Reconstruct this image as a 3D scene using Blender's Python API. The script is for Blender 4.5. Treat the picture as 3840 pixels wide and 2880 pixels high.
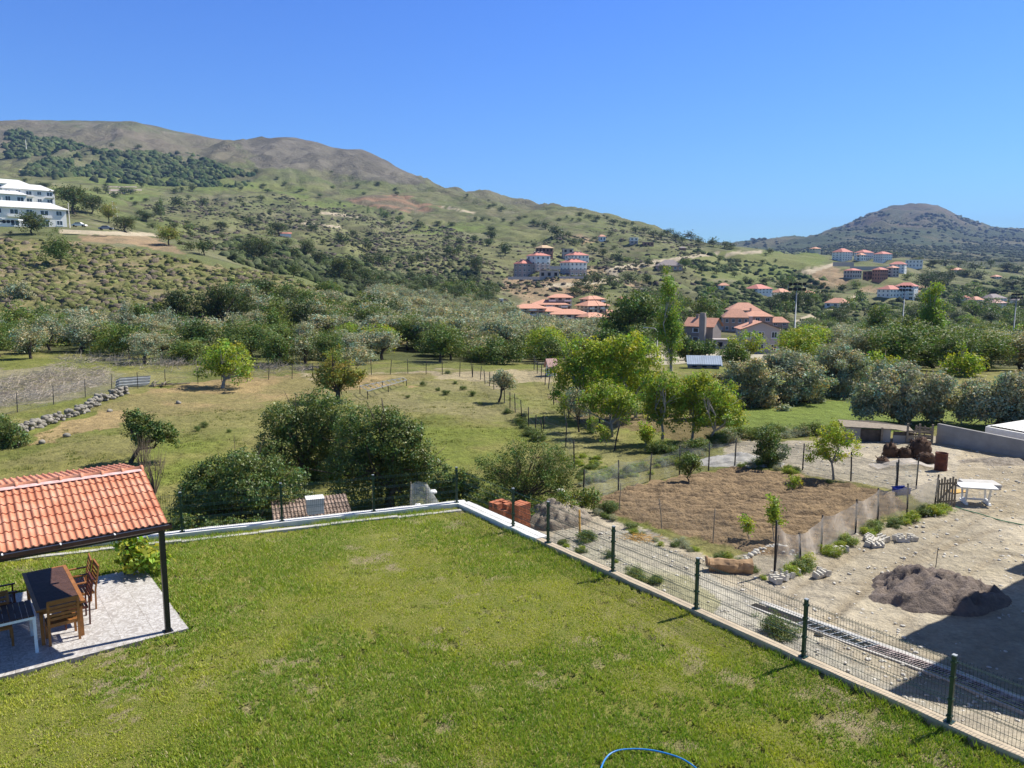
import bpy, math, random
import numpy as np
from mathutils import Vector
R = math.radians
scene = bpy.context.scene
for o in list(bpy.data.objects): bpy.data.objects.remove(o)

# ------------------------------------------------------------------ camera
CAMH = 7.2
PITCH = R(8.0)
cam = bpy.data.cameras.new('camera'); camo = bpy.data.objects.new('camera', cam)
scene.collection.objects.link(camo); scene.camera = camo
camo.location = (0, 0, CAMH); camo.rotation_euler = (R(90) - PITCH, 0, 0)
cam.sensor_width = 36; cam.lens = 27.0; cam.clip_start = 0.2; cam.clip_end = 40000

# ------------------------------------------------------------------ world, sun, exposure
HAZE = 0.00007
SUN_EL, SUN_AZ = R(50), R(61)          # azimuth measured from +Y towards +X
world = bpy.data.worlds.new('World'); scene.world = world; world.use_nodes = True
wn = world.node_tree.nodes; wl = world.node_tree.links
for n in list(wn): wn.remove(n)
sky = wn.new('ShaderNodeTexSky'); sky.sky_type = 'NISHITA'; sky.sun_disc = False
sky.sun_elevation = SUN_EL; sky.sun_rotation = SUN_AZ
sky.altitude = 100; sky.air_density = 1.15; sky.dust_density = 0.15; sky.ozone_density = 3.0
bg = wn.new('ShaderNodeBackground'); bg.inputs['Strength'].default_value = 0.115
wo = wn.new('ShaderNodeOutputWorld')
hs = wn.new('ShaderNodeHueSaturation'); hs.inputs['Saturation'].default_value = 1.12; hs.inputs['Hue'].default_value = .515
tc = wn.new('ShaderNodeTexCoord'); sx = wn.new('ShaderNodeSeparateXYZ'); rp = wn.new('ShaderNodeValToRGB'); mx = wn.new('ShaderNodeMix'); mx.data_type = 'RGBA'; mx.blend_type = 'MULTIPLY'; mx.inputs[0].default_value = 1
rp.color_ramp.elements[0].position = 0; rp.color_ramp.elements[0].color = (.36, .62, .88, 1)      # clear dry spring air: a less bright horizon band
rp.color_ramp.elements[1].position = .36; rp.color_ramp.elements[1].color = (.31, .57, .93, 1)
e_ = rp.color_ramp.elements.new(.8); e_.color = (.50, .44, .33, 1)
wl.new(tc.outputs['Generated'], sx.inputs[0]); wl.new(sx.outputs['Z'], rp.inputs['Fac'])
wl.new(sky.outputs[0], hs.inputs['Color']); wl.new(hs.outputs[0], mx.inputs[6]); wl.new(rp.outputs[0], mx.inputs[7]); wl.new(mx.outputs[2], bg.inputs['Color']); wl.new(bg.outputs[0], wo.inputs['Surface'])
sl = bpy.data.lights.new('sun', 'SUN'); sl.energy = 4.9; sl.angle = R(0.5); sl.color = (1.0, 0.955, 0.88)
so = bpy.data.objects.new('sun', sl); scene.collection.objects.link(so)
sd = Vector((math.sin(SUN_AZ) * math.cos(SUN_EL), math.cos(SUN_AZ) * math.cos(SUN_EL), math.sin(SUN_EL)))
so.rotation_euler = sd.to_track_quat('Z', 'Y').to_euler(); so.location = (30, 20, 60)
scene.view_settings.view_transform = 'Standard'; scene.view_settings.look = 'None'
scene.view_settings.exposure = 0.70; scene.view_settings.gamma = 1.0

# ------------------------------------------------------------------ helpers
COL = scene.collection
def tag(o, label=None, cat=None, group=None, kind=None):
    if label: o['label'] = label
    if cat: o['category'] = cat
    if group: o['group'] = group
    if kind: o['kind'] = kind
    return o
def empty(name, loc=(0, 0, 0), rz=0.0, label=None, cat=None, group=None):
    o = bpy.data.objects.new(name, None); COL.objects.link(o)
    o.location = loc; o.rotation_euler = (0, 0, rz); o.empty_display_size = 0.2
    return tag(o, label, cat, group)
def link(name, me, parent=None, loc=None, rz=None, scale=None):
    o = bpy.data.objects.new(name, me); COL.objects.link(o)
    if parent is not None: o.parent = parent
    if loc is not None: o.location = loc
    if rz is not None: o.rotation_euler = (0, 0, rz)
    if scale is not None: o.scale = scale
    return o
def kids(o): return [c for c in o.children]
def copy_tree(o, parent=None):
    ks = kids(o)
    c = o.copy(); COL.objects.link(c)
    if parent is not None: c.parent = parent
    for k in ks: copy_tree(k, c)
    return c

class MB:
    """collects primitive shapes with material slots, builds one mesh"""
    def __init__(s): s.v = []; s.f = []; s.m = []; s.sm = []
    def add(s, vs, fs, mi=0, smooth=False):
        b = len(s.v); s.v += [tuple(p) for p in vs]
        for f in fs: s.f.append(tuple(b + i for i in f)); s.m.append(mi); s.sm.append(smooth)
    def box(s, x0, y0, z0, x1, y1, z1, mi=0, rz=0, c=None):
        vs = [(x0, y0, z0), (x1, y0, z0), (x1, y1, z0), (x0, y1, z0), (x0, y0, z1), (x1, y0, z1), (x1, y1, z1), (x0, y1, z1)]
        if rz:
            cx, cy = c if c else ((x0 + x1) / 2, (y0 + y1) / 2); ca, sa = math.cos(rz), math.sin(rz)
            vs = [(cx + (a - cx) * ca - (b - cy) * sa, cy + (a - cx) * sa + (b - cy) * ca, z) for a, b, z in vs]
        s.add(vs, [(3, 2, 1, 0), (4, 5, 6, 7), (0, 1, 5, 4), (1, 2, 6, 5), (2, 3, 7, 6), (3, 0, 4, 7)], mi)
    def beam(s, p, q, w, h, mi=0, up=(0, 0, 1)):
        p = Vector(p); q = Vector(q); d = (q - p).normalized(); u = Vector(up)
        sx = d.cross(u)
        if sx.length < 1e-4: sx = d.cross(Vector((0, 1, 0)))
        sx.normalize(); uu = sx.cross(d).normalized(); sx *= w / 2; uu *= h / 2
        vs = [p - sx - uu, p + sx - uu, p + sx + uu, p - sx + uu, q - sx - uu, q + sx - uu, q + sx + uu, q - sx + uu]
        s.add(vs, [(0, 1, 2, 3), (7, 6, 5, 4), (4, 5, 1, 0), (5, 6, 2, 1), (6, 7, 3, 2), (7, 4, 0, 3)], mi)
    def tube(s, pts, rad, n=8, mi=0, smooth=True, cap=True):
        pts = [Vector(p) for p in pts]
        if not hasattr(rad, '__len__'): rad = [rad] * len(pts)
        vs = []; fs = []
        ref = Vector((0.31, 0.17, 0.93)).normalized()
        for i, p in enumerate(pts):
            d = (pts[min(i + 1, len(pts) - 1)] - pts[max(i - 1, 0)]).normalized()
            a = d.cross(ref)
            if a.length < .05: a = d.cross(Vector((1, 0, 0)))
            a.normalize(); b = d.cross(a)
            for k in range(n):
                t = 2 * math.pi * k / n
                vs.append(p + (a * math.cos(t) + b * math.sin(t)) * rad[i])
        for i in range(len(pts) - 1):
            for k in range(n):
                k2 = (k + 1) % n
                fs.append((i * n + k, i * n + k2, (i + 1) * n + k2, (i + 1) * n + k))
        if cap:
            fs.append(tuple(range(n))); fs.append(tuple(range((len(pts) - 1) * n, len(pts) * n)))
        s.add(vs, fs, mi, smooth)
    def poly(s, vs, mi=0): s.add(vs, [tuple(range(len(vs)))], mi)
    def mesh(s, name, mats):
        me = bpy.data.meshes.new(name); me.from_pydata(s.v, [], s.f)
        if not isinstance(mats, (list, tuple)): mats = [mats]
        for m in mats: me.materials.append(m)
        me.polygons.foreach_set('material_index', s.m); me.polygons.foreach_set('use_smooth', s.sm)
        me.update(); return me
    def build(s, name, mats, parent=None, loc=None, rz=None):
        return link(name, s.mesh(name, mats), parent, loc, rz)

def np_mesh(name, V, F, mats, col=None, smooth=False, mi=None):
    """V (n,3), F (m,k) fixed size faces, col (n,3) point colours"""
    me = bpy.data.meshes.new(name); V = np.asarray(V, np.float32); F = np.asarray(F, np.int32)
    m, k = F.shape
    me.vertices.add(len(V)); me.vertices.foreach_set('co', V.ravel())
    me.loops.add(m * k); me.loops.foreach_set('vertex_index', F.ravel())
    me.polygons.add(m); me.polygons.foreach_set('loop_start', np.arange(0, m * k, k, dtype=np.int32))
    try: me.polygons.foreach_set('loop_total', np.full(m, k, np.int32))
    except Exception: pass
    if smooth: me.polygons.foreach_set('use_smooth', np.ones(m, bool))
    if not isinstance(mats, (list, tuple)): mats = [mats]
    for mm in mats: me.materials.append(mm)
    if mi is not None: me.polygons.foreach_set('material_index', np.asarray(mi, np.int32))
    if col is not None:
        a = me.attributes.new('Col', 'FLOAT_COLOR', 'POINT')
        c4 = np.ones((len(V), 4), np.float32); c4[:, :3] = col
        a.data.foreach_set('color', c4.ravel())
    me.update(calc_edges=True); return me

# numpy value noise
def _h(ix, iy, seed):
    n = (ix.astype(np.int64) * 374761393 + iy.astype(np.int64) * 668265263 + seed * 1442695041) & 0x7fffffff
    n = ((n ^ (n >> 13)) * 1274126177) & 0x7fffffff
    n = n ^ (n >> 16)
    return (n & 0xffff) / 65535.0
def vnoise(x, y, seed=0):
    x = np.asarray(x, float); y = np.asarray(y, float)
    ix = np.floor(x); iy = np.floor(y); fx = x - ix; fy = y - iy
    fx = fx * fx * (3 - 2 * fx); fy = fy * fy * (3 - 2 * fy)
    a = _h(ix, iy, seed); b = _h(ix + 1, iy, seed); c = _h(ix, iy + 1, seed); d = _h(ix + 1, iy + 1, seed)
    return (a * (1 - fx) + b * fx) * (1 - fy) + (c * (1 - fx) + d * fx) * fy
def fbm(x, y, oct=4, seed=0, gain=.5):
    s = 0; a = 1; t = 0
    for i in range(oct):
        s = s + a * vnoise(x * 2 ** i + i * 17.3, y * 2 ** i - i * 9.1, seed + i); t += a; a *= gain
    return s / t
def sstep(a, b, x):
    t = np.clip((x - a) / (b - a), 0, 1); return t * t * (3 - 2 * t)

# ------------------------------------------------------------------ image <-> world
CP, SP = math.cos(PITCH), math.sin(PITCH)
def v2t(v): return np.tan(np.arctan((384 - np.asarray(v, float)) / 768) - PITCH)
def px2u(px, t): return (np.asarray(px, float) - 512) / 768 * (CP - t * SP)
def proj(x, y, z):
    dz = z - CAMH; dep = y * CP - dz * SP; up = y * SP + dz * CP
    return 512 + 768 * x / dep, 384 - 768 * up / dep
def unproj(px, v, z):
    t = float(v2t(v)); Y = (z - CAMH) / t; return (float(px2u(px, t)) * Y, Y, z)

# ------------------------------------------------------------------ terrain surface
STA = np.array([3., 10, 16, 22, 30, 45, 60, 80, 110, 150, 200, 250, 300, 370, 450, 560, 700, 900, 1200, 1600, 2100, 2800, 3600, 4600, 6500, 12000])
NEAR = {  # z at the first 7 stations
 -300: [-2.2, -2.3, -2.5, -2.8, -3.0, -2.7, -2.4], 0: [-2.0, -2.2, -2.5, -2.8, -3.0, -2.9, -2.7], 100: [-2.0, -2.2, -2.5, -2.8, -3.0, -3.0, -2.8],
 200: [-2.0, -2.2, -2.5, -2.8, -3.0, -3.0, -3.0], 300: [-1.8, -2.1, -2.4, -2.7, -3.0, -3.1, -3.1], 400: [-1.6, -1.9, -2.2, -2.5, -3.0, -3.1, -3.1],
 500: [-1.5, -1.7, -1.9, -2.1, -2.7, -3.1, -3.1], 600: [-1.4, -1.5, -1.7, -1.9, -2.35, -2.9, -3.1], 700: [-1.3, -1.4, -1.6, -1.8, -2.2, -2.7, -3.0],
 800: [-1.2, -1.3, -1.5, -1.8, -2.1, -2.6, -3.0], 900: [-1.2, -1.3, -1.5, -1.8, -2.0, -2.5, -3.0], 1024: [-1.2, -1.3, -1.5, -1.7, -1.9, -2.4, -2.9],
 1324: [-1.2, -1.3, -1.5, -1.7, -1.9, -2.3, -2.8]}
FARV = {  # image row of the ground at the remaining stations
 #        80   110  150  200  250  300  370  450  560  700  900  1200 1600 2100 2800 3600 4600 6500 12000
 -300: [362, 336, 306, 262, 232, 216, 208, 200, 190, 180, 172, 160, 140, 126, 134, 150, 170, 200, 250],
 0:    [365, 340, 312, 266, 231, 226, 214, 205, 196, 188, 180, 168, 146, 121, 130, 150, 170, 200, 250],
 100:  [366, 341, 312, 271, 235, 230, 224, 214, 205, 197, 189, 174, 150, 121, 130, 150, 170, 200, 250],
 200:  [371, 344, 310, 272, 247, 256, 250, 240, 228, 216, 202, 184, 158, 133, 146, 160, 180, 205, 250],
 300:  [373, 347, 315, 276, 284, 283, 268, 254, 240, 226, 210, 190, 163, 138, 152, 170, 190, 210, 250],
 400:  [371, 352, 333, 319, 308, 299, 286, 272, 256, 240, 222, 200, 180, 167, 182, 200, 210, 225, 255],
 500:  [372, 357, 342, 331, 322, 314, 302, 285, 264, 245, 227, 211, 199.5, 214, 226, 235, 240, 250, 262],
 550:  [372, 358, 345, 336, 328, 324, 322, 279, 264, 246, 226, 208.5, 214, 226, 234, 240, 244, 250, 262],
 600:  [371, 359, 349, 342, 335, 329, 322, 287, 270, 250, 228, 217.5, 226, 236, 242, 246, 248, 252, 262],
 700:  [371, 361, 355, 349, 340, 330, 316, 298, 278, 258, 244, 242, 250, 254, 252, 250, 246, 245, 262],
 800:  [372, 363, 358, 352, 344, 335, 322, 308, 290, 268, 252, 259, 259, 254, 248, 240.5, 244, 250, 262],
 850:  [372, 364, 359, 352, 344, 336, 323, 310, 291, 270, 257, 260, 257, 249, 240, 230, 222, 240, 262],
 900:  [373, 364, 359, 352, 344, 336, 324, 312, 295, 275, 259, 262, 258, 250, 239, 223, 207, 236, 262],
 950:  [374, 365, 359, 352, 344, 336, 324, 313, 299, 283, 268, 265, 259, 252, 243, 232, 217, 236, 262],
 1024: [375, 366, 360, 352, 344, 336, 325, 314, 303, 290, 277, 268, 262, 256, 250, 243, 231, 229, 262],
 1324: [376, 367, 360, 352, 344, 336, 326, 316, 306, 294, 282, 270, 262, 256, 248, 238, 228, 224, 262]}
def _lerp_col(px, **over):
    ks = sorted(FARV); a = max(k for k in ks if k < px); b = min(k for k in ks if k > px); f = (px - a) / (b - a)
    r = [FARV[a][i] * (1 - f) + FARV[b][i] * f for i in range(19)]
    names = ['80', '110', '150', '200', '250', '300', '370', '450', '560', '700', '900', '1200', '1600', '2100', '2800', '3600', '4600', '6500', '12000']
    for k, v_ in over.items(): r[names.index(k[1:])] = v_
    return r
_new = {150: _lerp_col(150, s2100=122.5, s1600=148, s2800=136), 235: _lerp_col(235, s2100=140, s1600=158, s2800=150), 262: _lerp_col(262, s2100=141.5, s1600=160, s2800=152),
        283: _lerp_col(283, s2100=137.5, s1600=160, s2800=152), 322: _lerp_col(322, s2100=142, s1600=164), 340: _lerp_col(340, s2100=148, s1600=168), 372: _lerp_col(372, s2100=151.5, s1600=172), 386: _lerp_col(386, s2100=159, s1600=176),
        403: _lerp_col(403, s2100=169), 425: _lerp_col(425, s2100=181, s1600=186, s2800=195), 444: _lerp_col(444, s2100=194, s1600=192, s2800=205), 470: _lerp_col(470, s2100=206, s1600=198.5, s2800=216)}
_new.update({835: _lerp_col(835, s3600=231.5, s4600=231), 860: _lerp_col(860, s3600=224, s4600=217), 878: _lerp_col(878, s3600=220, s4600=209.5), 915: _lerp_col(915, s3600=220, s4600=206), 934: _lerp_col(934, s3600=222, s4600=208), 962: _lerp_col(962, s3600=234, s4600=221), 980: _lerp_col(980, s3600=238, s4600=226.5)})
FARV.update(_new)
_cols = sorted(FARV)
_nk = sorted(NEAR); _na = np.array([NEAR[k] for k in _nk])
TT = np.zeros((len(_cols), len(STA)))
for i, c in enumerate(_cols):
    for j in range(7):
        zz = np.interp(c, _nk, _na[:, j]); TT[i, j] = (zz - CAMH) / STA[j]
    TT[i, 7:] = v2t(np.array(FARV[c]))
UC = (np.array(_cols) - 512) / 768.0
LS = np.log(STA)
def _cat(y0, y1, y2, y3, f):
    return y1 + .5 * f * (y2 - y0 + f * (2 * y0 - 5 * y1 + 4 * y2 - y3 + f * (3 * (y1 - y2) + y3 - y0)))
def _mono(y0, y1, y2, y3, f):
    w = f * f * (3 - 2 * f); lin = y1 * (1 - f) + y2 * f
    return .6 * _cat(y0, y1, y2, y3, f) + .4 * lin
# dense resample so that lookups are cheap
GU = np.linspace(-1.3, 1.3, 521); GL = np.linspace(LS[0], LS[-1], 800)
def _dense():
    j = np.clip(np.searchsorted(LS, GL, 'right') - 1, 0, len(LS) - 2); f = (GL - LS[j]) / (LS[j + 1] - LS[j])
    g = lambda k: TT[:, np.clip(k, 0, len(LS) - 1)]
    A = _mono(g(j - 1), g(j), g(j + 1), g(j + 2), f[None, :])
    uu = np.clip(GU, UC[0], UC[-1])
    i = np.clip(np.searchsorted(UC, uu, 'right') - 1, 0, len(UC) - 2); f = ((uu - UC[i]) / (UC[i + 1] - UC[i]))[:, None]
    g = lambda k: A[np.clip(k, 0, len(UC) - 1), :]
    B = _mono(g(i - 1), g(i), g(i + 1), g(i + 2), f)
    K = np.array([1, 2, 3, 2, 1.]); K /= K.sum()     # soften the creases
    for ax in (0,):
        P = np.pad(B, ((2, 2), (0, 0)), 'edge'); B = sum(K[k] * P[k:k + B.shape[0]] for k in range(5))
    return B
GT = _dense()
def ground_base(x, y):
    y = np.maximum(np.asarray(y, float), 3.01); u = np.asarray(x, float) / y
    fu = np.clip((u - GU[0]) / (GU[1] - GU[0]), 0, len(GU) - 1.001); fl = np.clip((np.log(y) - GL[0]) / (GL[1] - GL[0]), 0, len(GL) - 1.001)
    i = fu.astype(int); j = fl.astype(int); a = fu - i; b = fl - j
    t = (GT[i, j] * (1 - a) + GT[i + 1, j] * a) * (1 - b) + (GT[i, j + 1] * (1 - a) + GT[i + 1, j + 1] * a) * b
    return CAMH + y * t
def ground(x, y):
    x = np.asarray(x, float); y = np.asarray(y, float)
    z = ground_base(x, y)
    z = z + (fbm(x / 6, y / 6, 3, 3) - .5) * .25 * sstep(28, 50, y)
    z = z + (fbm(x / 45, y / 45, 4, 5) - .5) * 4.5 * sstep(150, 420, y)
    # gullies and rock ribs of the far mountains
    rid = 1 - np.abs(2 * fbm(x / 330 + .2 * y / 330, y / 600, 5, 11, .55) - 1)
    left = 1 - sstep(.12, .3, x / np.maximum(y, 1))
    mA = sstep(900, 1500, y) * (1 - sstep(1850, 2080, y)) * left
    mB = sstep(2600, 3500, y) * (1 - sstep(4300, 4600, y)) * (1 - left)
    z = z + (rid - .72) * (58 * mA + 90 * mB)
    rib = np.abs(2 * fbm(x / 75 + y / 210, y / 170 - x / 300, 4, 27, .55) - 1)
    z = z - np.clip(.28 - rib, 0, 1) * 20 * sstep(330, 560, y) * (1 - sstep(1500, 1900, y))
    z = z + (fbm(x / 34, y / 60, 4, 29, .6) - .5) * 15 * sstep(900, 1500, y) * (.3 + .7 * np.maximum(mA, mB))
    z = z + (fbm(x / 120, y / 160, 4, 21, .6) - .5) * (22 * sstep(500, 1300, y) * (.18 + .82 * np.maximum(mA, mB)))
    return z
def g1(x, y): return float(ground(np.array([x]), np.array([y]))[0])
_YS = np.exp(np.linspace(math.log(9), math.log(6000), 2400))
def hit(px, v, ymin=9):
    t = float(v2t(v)); u = float(px2u(px, t)); ys = _YS[_YS >= ymin]
    gt = (ground(u * ys, ys) - CAMH) / ys
    k = np.argmax(gt >= t) if (gt >= t).any() else len(ys) - 1
    Y = ys[k]; return (u * Y, Y, float(ground(np.array([u * Y]), np.array([Y]))[0]))
def at(px, Y):
    """ground point at depth Y in the image column px"""
    u = (px - 512) / 768.0
    for _ in range(3):
        z = g1(u * Y, Y); t = (z - CAMH) / Y; u = float(px2u(px, t))
    return (u * Y, Y, z)
def in_poly(px, py, poly):
    px = np.asarray(px); py = np.asarray(py); r = np.zeros(px.shape, bool); n = len(poly)
    for i in range(n):
        x0, y0 = poly[i]; x1, y1 = poly[(i + 1) % n]
        if y0 == y1: continue
        c = ((y0 > py) != (y1 > py)) & (px < (x1 - x0) * (py - y0) / (y1 - y0) + x0)
        r ^= c
    return r
# ------------------------------------------------------------------ materials
class NT:
    def __init__(s, name):
        s.m = bpy.data.materials.new(name); s.m.use_nodes = True; s.n = s.m.node_tree.nodes; s.l = s.m.node_tree.links
        s.b = s.n['Principled BSDF']; s.o = s.n['Material Output']
    def node(s, t, **kw):
        n = s.n.new(t)
        for k, v in kw.items(): setattr(n, k, v)
        return n
    def val(s, sock, v):
        if hasattr(v, 'outputs') or hasattr(v, 'links'): s.l.new(v.outputs[0] if hasattr(v, 'outputs') else v, sock)
        else: sock.default_value = v
    def coords(s, space='Object'): return s.node('ShaderNodeTexCoord').outputs[space]
    def world(s): return s.node('ShaderNodeNewGeometry').outputs['Position']
    def noise(s, vec, scale, detail=4, rough=.55, dist=0):
        n = s.node('ShaderNodeTexNoise'); s.l.new(vec, n.inputs['Vector']); n.inputs['Scale'].default_value = scale
        n.inputs['Detail'].default_value = detail; n.inputs['Roughness'].default_value = rough; n.inputs['Distortion'].default_value = dist
        return n.outputs['Fac']
    def ramp(s, fac, stops):
        r = s.node('ShaderNodeValToRGB'); s.l.new(fac, r.inputs['Fac']); e = r.color_ramp.elements
        while len(e) < len(stops): e.new(.5)
        for i, (p, c) in enumerate(stops):
            e[i].position = p; e[i].color = (c[0], c[1], c[2], 1) if hasattr(c, '__len__') else (c, c, c, 1)
        return r.outputs['Color']
    def mix(s, fac, a, b, mode='MIX'):
        n = s.node('ShaderNodeMix', data_type='RGBA', blend_type=mode)
        s.val(n.inputs[0], fac)
        for i, x in ((6, a), (7, b)):
            if hasattr(x, '__len__') and not hasattr(x, 'links'): n.inputs[i].default_value = (x[0], x[1], x[2], 1)
            else: s.val(n.inputs[i], x)
        return n.outputs[2]
    def bump(s, h, strength=.5, dist=.05):
        n = s.node('ShaderNodeBump'); s.l.new(h, n.inputs['Height']); n.inputs['Strength'].default_value = strength
        n.inputs['Distance'].default_value = dist; s.l.new(n.outputs[0], s.b.inputs['Normal'])
    def math(s, op, a, b=None):
        n = s.node('ShaderNodeMath', operation=op); s.val(n.inputs[0], a)
        if b is not None: s.val(n.inputs[1], b)
        return n.outputs[0]
    def scale(s, vec, xyz):
        n = s.node('ShaderNodeMapping'); s.l.new(vec, n.inputs['Vector']); n.inputs['Scale'].default_value = xyz; return n.outputs[0]

def plain(name, col, rough=.7, var=.12, scale=6, bump=.0, spec=.3, metal=0, space='Object', bs=None):
    t = NT(name); c = t.coords(space)
    f = t.noise(c, scale, 5, .6)
    lo = [max(0, k * (1 - var)) for k in col]; hi = [min(1, k * (1 + var)) for k in col]
    t.l.new(t.ramp(f, [(.3, lo), (.7, hi)]), t.b.inputs['Base Color'])
    t.b.inputs['Roughness'].default_value = rough; t.b.inputs['Specular IOR Level'].default_value = spec; t.b.inputs['Metallic'].default_value = metal
    if bump: t.bump(t.noise(c, bs or scale * 6, 4, .6), bump, .01)
    return t.m

def leaf_mat(name, col, trans=.35, var=.25, rough=.55, spec=.25):
    """leaf colour x per-leaf attribute x per-tree variation, with translucency"""
    t = NT(name)
    a = t.node('ShaderNodeAttribute', attribute_name='Col')
    oi = t.node('ShaderNodeObjectInfo')
    c0 = t.mix(1.0, (col[0], col[1], col[2]), a.outputs['Color'], 'MULTIPLY')
    hv = t.ramp(oi.outputs['Random'], [(0, [1 - var, 1 - var * .9, 1 - var * .6]), (.5, [1, 1, 1]), (1, [1 + var * .8, 1 + var * .45, 1 - var * .2])])
    c1 = t.mix(1.0, c0, hv, 'MULTIPLY')
    t.l.new(c1, t.b.inputs['Base Color']); t.b.inputs['Roughness'].default_value = rough; t.b.inputs['Specular IOR Level'].default_value = spec
    tr = t.node('ShaderNodeBsdfTranslucent'); t.l.new(t.mix(1.0, c1, (1.15, 1.25, .55), 'MULTIPLY'), tr.inputs['Color'])
    ms = t.node('ShaderNodeMixShader'); ms.inputs[0].default_value = trans
    t.l.new(t.b.outputs[0], ms.inputs[1]); t.l.new(tr.outputs[0], ms.inputs[2]); t.l.new(ms.outputs[0], t.o.inputs['Surface'])
    return t.m

def attr_ground(name, scales, amp=.35, bumps=None, rough=.95):
    """ground: vertex albedo x layered procedural noise"""
    t = NT(name); p = t.world()
    a = t.node('ShaderNodeAttribute', attribute_name='Col')
    c = a.outputs['Color']
    for sc, am in scales:
        n = t.noise(p, sc, 5, .62)
        c = t.mix(1.0, c, t.ramp(n, [(.28, [1 - am] * 3), (.72, [1 + am, 1 + am * .95, 1 + am * .7])]), 'MULTIPLY')
    t.l.new(c, t.b.inputs['Base Color']); t.b.inputs['Roughness'].default_value = rough; t.b.inputs['Specular IOR Level'].default_value = .1
    return t

M = {}
# terrain sheet: fine grit, clumps, and large patches
t = attr_ground('terrain_ground', [(9.0, .20), (1.6, .22), (.22, .16)])
p = t.world()
cd = t.node('ShaderNodeCameraData')
h = t.math('ADD', t.math('MULTIPLY', t.noise(p, 14, 5, .7), .35), t.noise(p, 2.3, 6, .68))
h = t.math('ADD', h, t.math('MULTIPLY', t.noise(p, .12, 6, .66), 9.0))
sxyz = t.node('ShaderNodeSeparateXYZ'); t.l.new(p, sxyz.inputs[0]); mr = t.node('ShaderNodeMapRange'); t.l.new(sxyz.outputs['Y'], mr.inputs[0]); mr.inputs[1].default_value = 600; mr.inputs[2].default_value = 1500
far = t.math('MULTIPLY', t.math('ADD', t.math('MULTIPLY', t.noise(p, .018, 8, .68, .4), 90.0), t.math('MULTIPLY', t.noise(p, .09, 5, .7), 22.0)), mr.outputs[0])
h = t.math('ADD', h, far)
t.bump(h, .9, .16)
M['ground'] = t.m
t = NT('lawn_soil'); p = t.world()
big = t.noise(p, .35, 4, .6); med = t.noise(p, 2.2, 5, .65); fine = t.noise(p, 30, 4, .7)
g = t.ramp(med, [(.3, (.14, .17, .035)), (.5, (.19, .20, .05)), (.7, (.26, .245, .075))])
g = t.mix(t.ramp(big, [(.4, 0.0), (.62, 1.0)]), g, (.19, .19, .045))
a = t.node('ShaderNodeAttribute', attribute_name='Col')     # r = bare soil
bare = t.mix(t.ramp(fine, [(.35, 0.0), (.65, 1.0)]), (.20, .155, .09), (.34, .28, .19))
c = t.mix(a.outputs['Color'], g, bare)
c = t.mix(1.0, c, t.ramp(fine, [(.3, [.6] * 3), (.7, [1.3] * 3)]), 'MULTIPLY')
t.l.new(c, t.b.inputs['Base Color']); t.b.inputs['Roughness'].default_value = .95; t.b.inputs['Specular IOR Level'].default_value = .1
t.bump(t.math('ADD', fine, t.noise(p, 6, 4, .7)), .9, .04)
M['lawn'] = t.m
M['blade'] = leaf_mat('grass_blade', (1, 1, 1), .3, 0, .5, .3)

M['white_wall'] = plain('white_render', (.72, .71, .67), .8, .12, 3, .3)
M['beige_wall'] = plain('beige_concrete', (.46, .38, .27), .9, .16, 4, .4)
M['concrete'] = plain('grey_concrete', (.30, .29, .27), .9, .18, 1.2, .4)
M['concrete_pale'] = plain('pale_concrete', (.47, .45, .41), .9, .15, 2, .4)
M['green_paint'] = plain('dark_green_paint', (.012, .045, .03), .35, .15, 8, 0, .5)
M['rust'] = plain('rusty_iron', (.07, .035, .022), .85, .4, 9, .4)
M['dark_iron'] = plain('dark_iron', (.025, .022, .02), .7, .3, 9)
M['wire'] = plain('galvanised_wire', (.16, .16, .15), .6, .2, 9)
M['bark'] = plain('bark', (.09, .07, .05), .95, .35, 5, .6)
M['bark_pale'] = plain('pale_bark', (.30, .27, .22), .9, .25, 5, .5)
M['branch_dry'] = plain('dry_branch', (.46, .39, .31), .9, .25, 5, .2)
M['wood'] = plain('varnished_wood', (.30, .125, .035), .5, .25, 7, .1)
M['weathered_wood'] = plain('weathered_wood', (.24, .20, .15), .9, .3, 6, .3)
M['yellow_wood'] = plain('yellow_painted_wood', (.55, .33, .08), .7, .15, 6)
M['plastic_white'] = plain('white_plastic', (.78, .77, .73), .45, .06, 5, 0, .4)
M['plastic_blue'] = plain('blue_plastic', (.02, .05, .30), .4, .15, 5, 0, .5)
M['hose_blue'] = plain('blue_hose', (.02, .20, .55), .35, .1, 5, 0, .5)
M['hose_green'] = plain('green_hose', (.03, .22, .10), .45, .1, 5, 0, .4)
M['stone'] = plain('field_stone', (.25, .23, .19), .95, .35, 3, .5)
M['stone_white'] = plain('white_stone', (.56, .53, .46), .9, .2, 4, .3)
M['steel'] = plain('grey_steel', (.30, .32, .33), .5, .15, 3, 0, .5, .2)
M['brick'] = plain('hollow_brick', (.50, .175, .085), .85, .25, 5, .3)
M['black'] = plain('black_metal', (.012, .011, .012), .4, .2, 5, 0, .5)
M['tarp'] = plain('grey_cloth', (.42, .40, .35), .85, .2, 3, .4)
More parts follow.
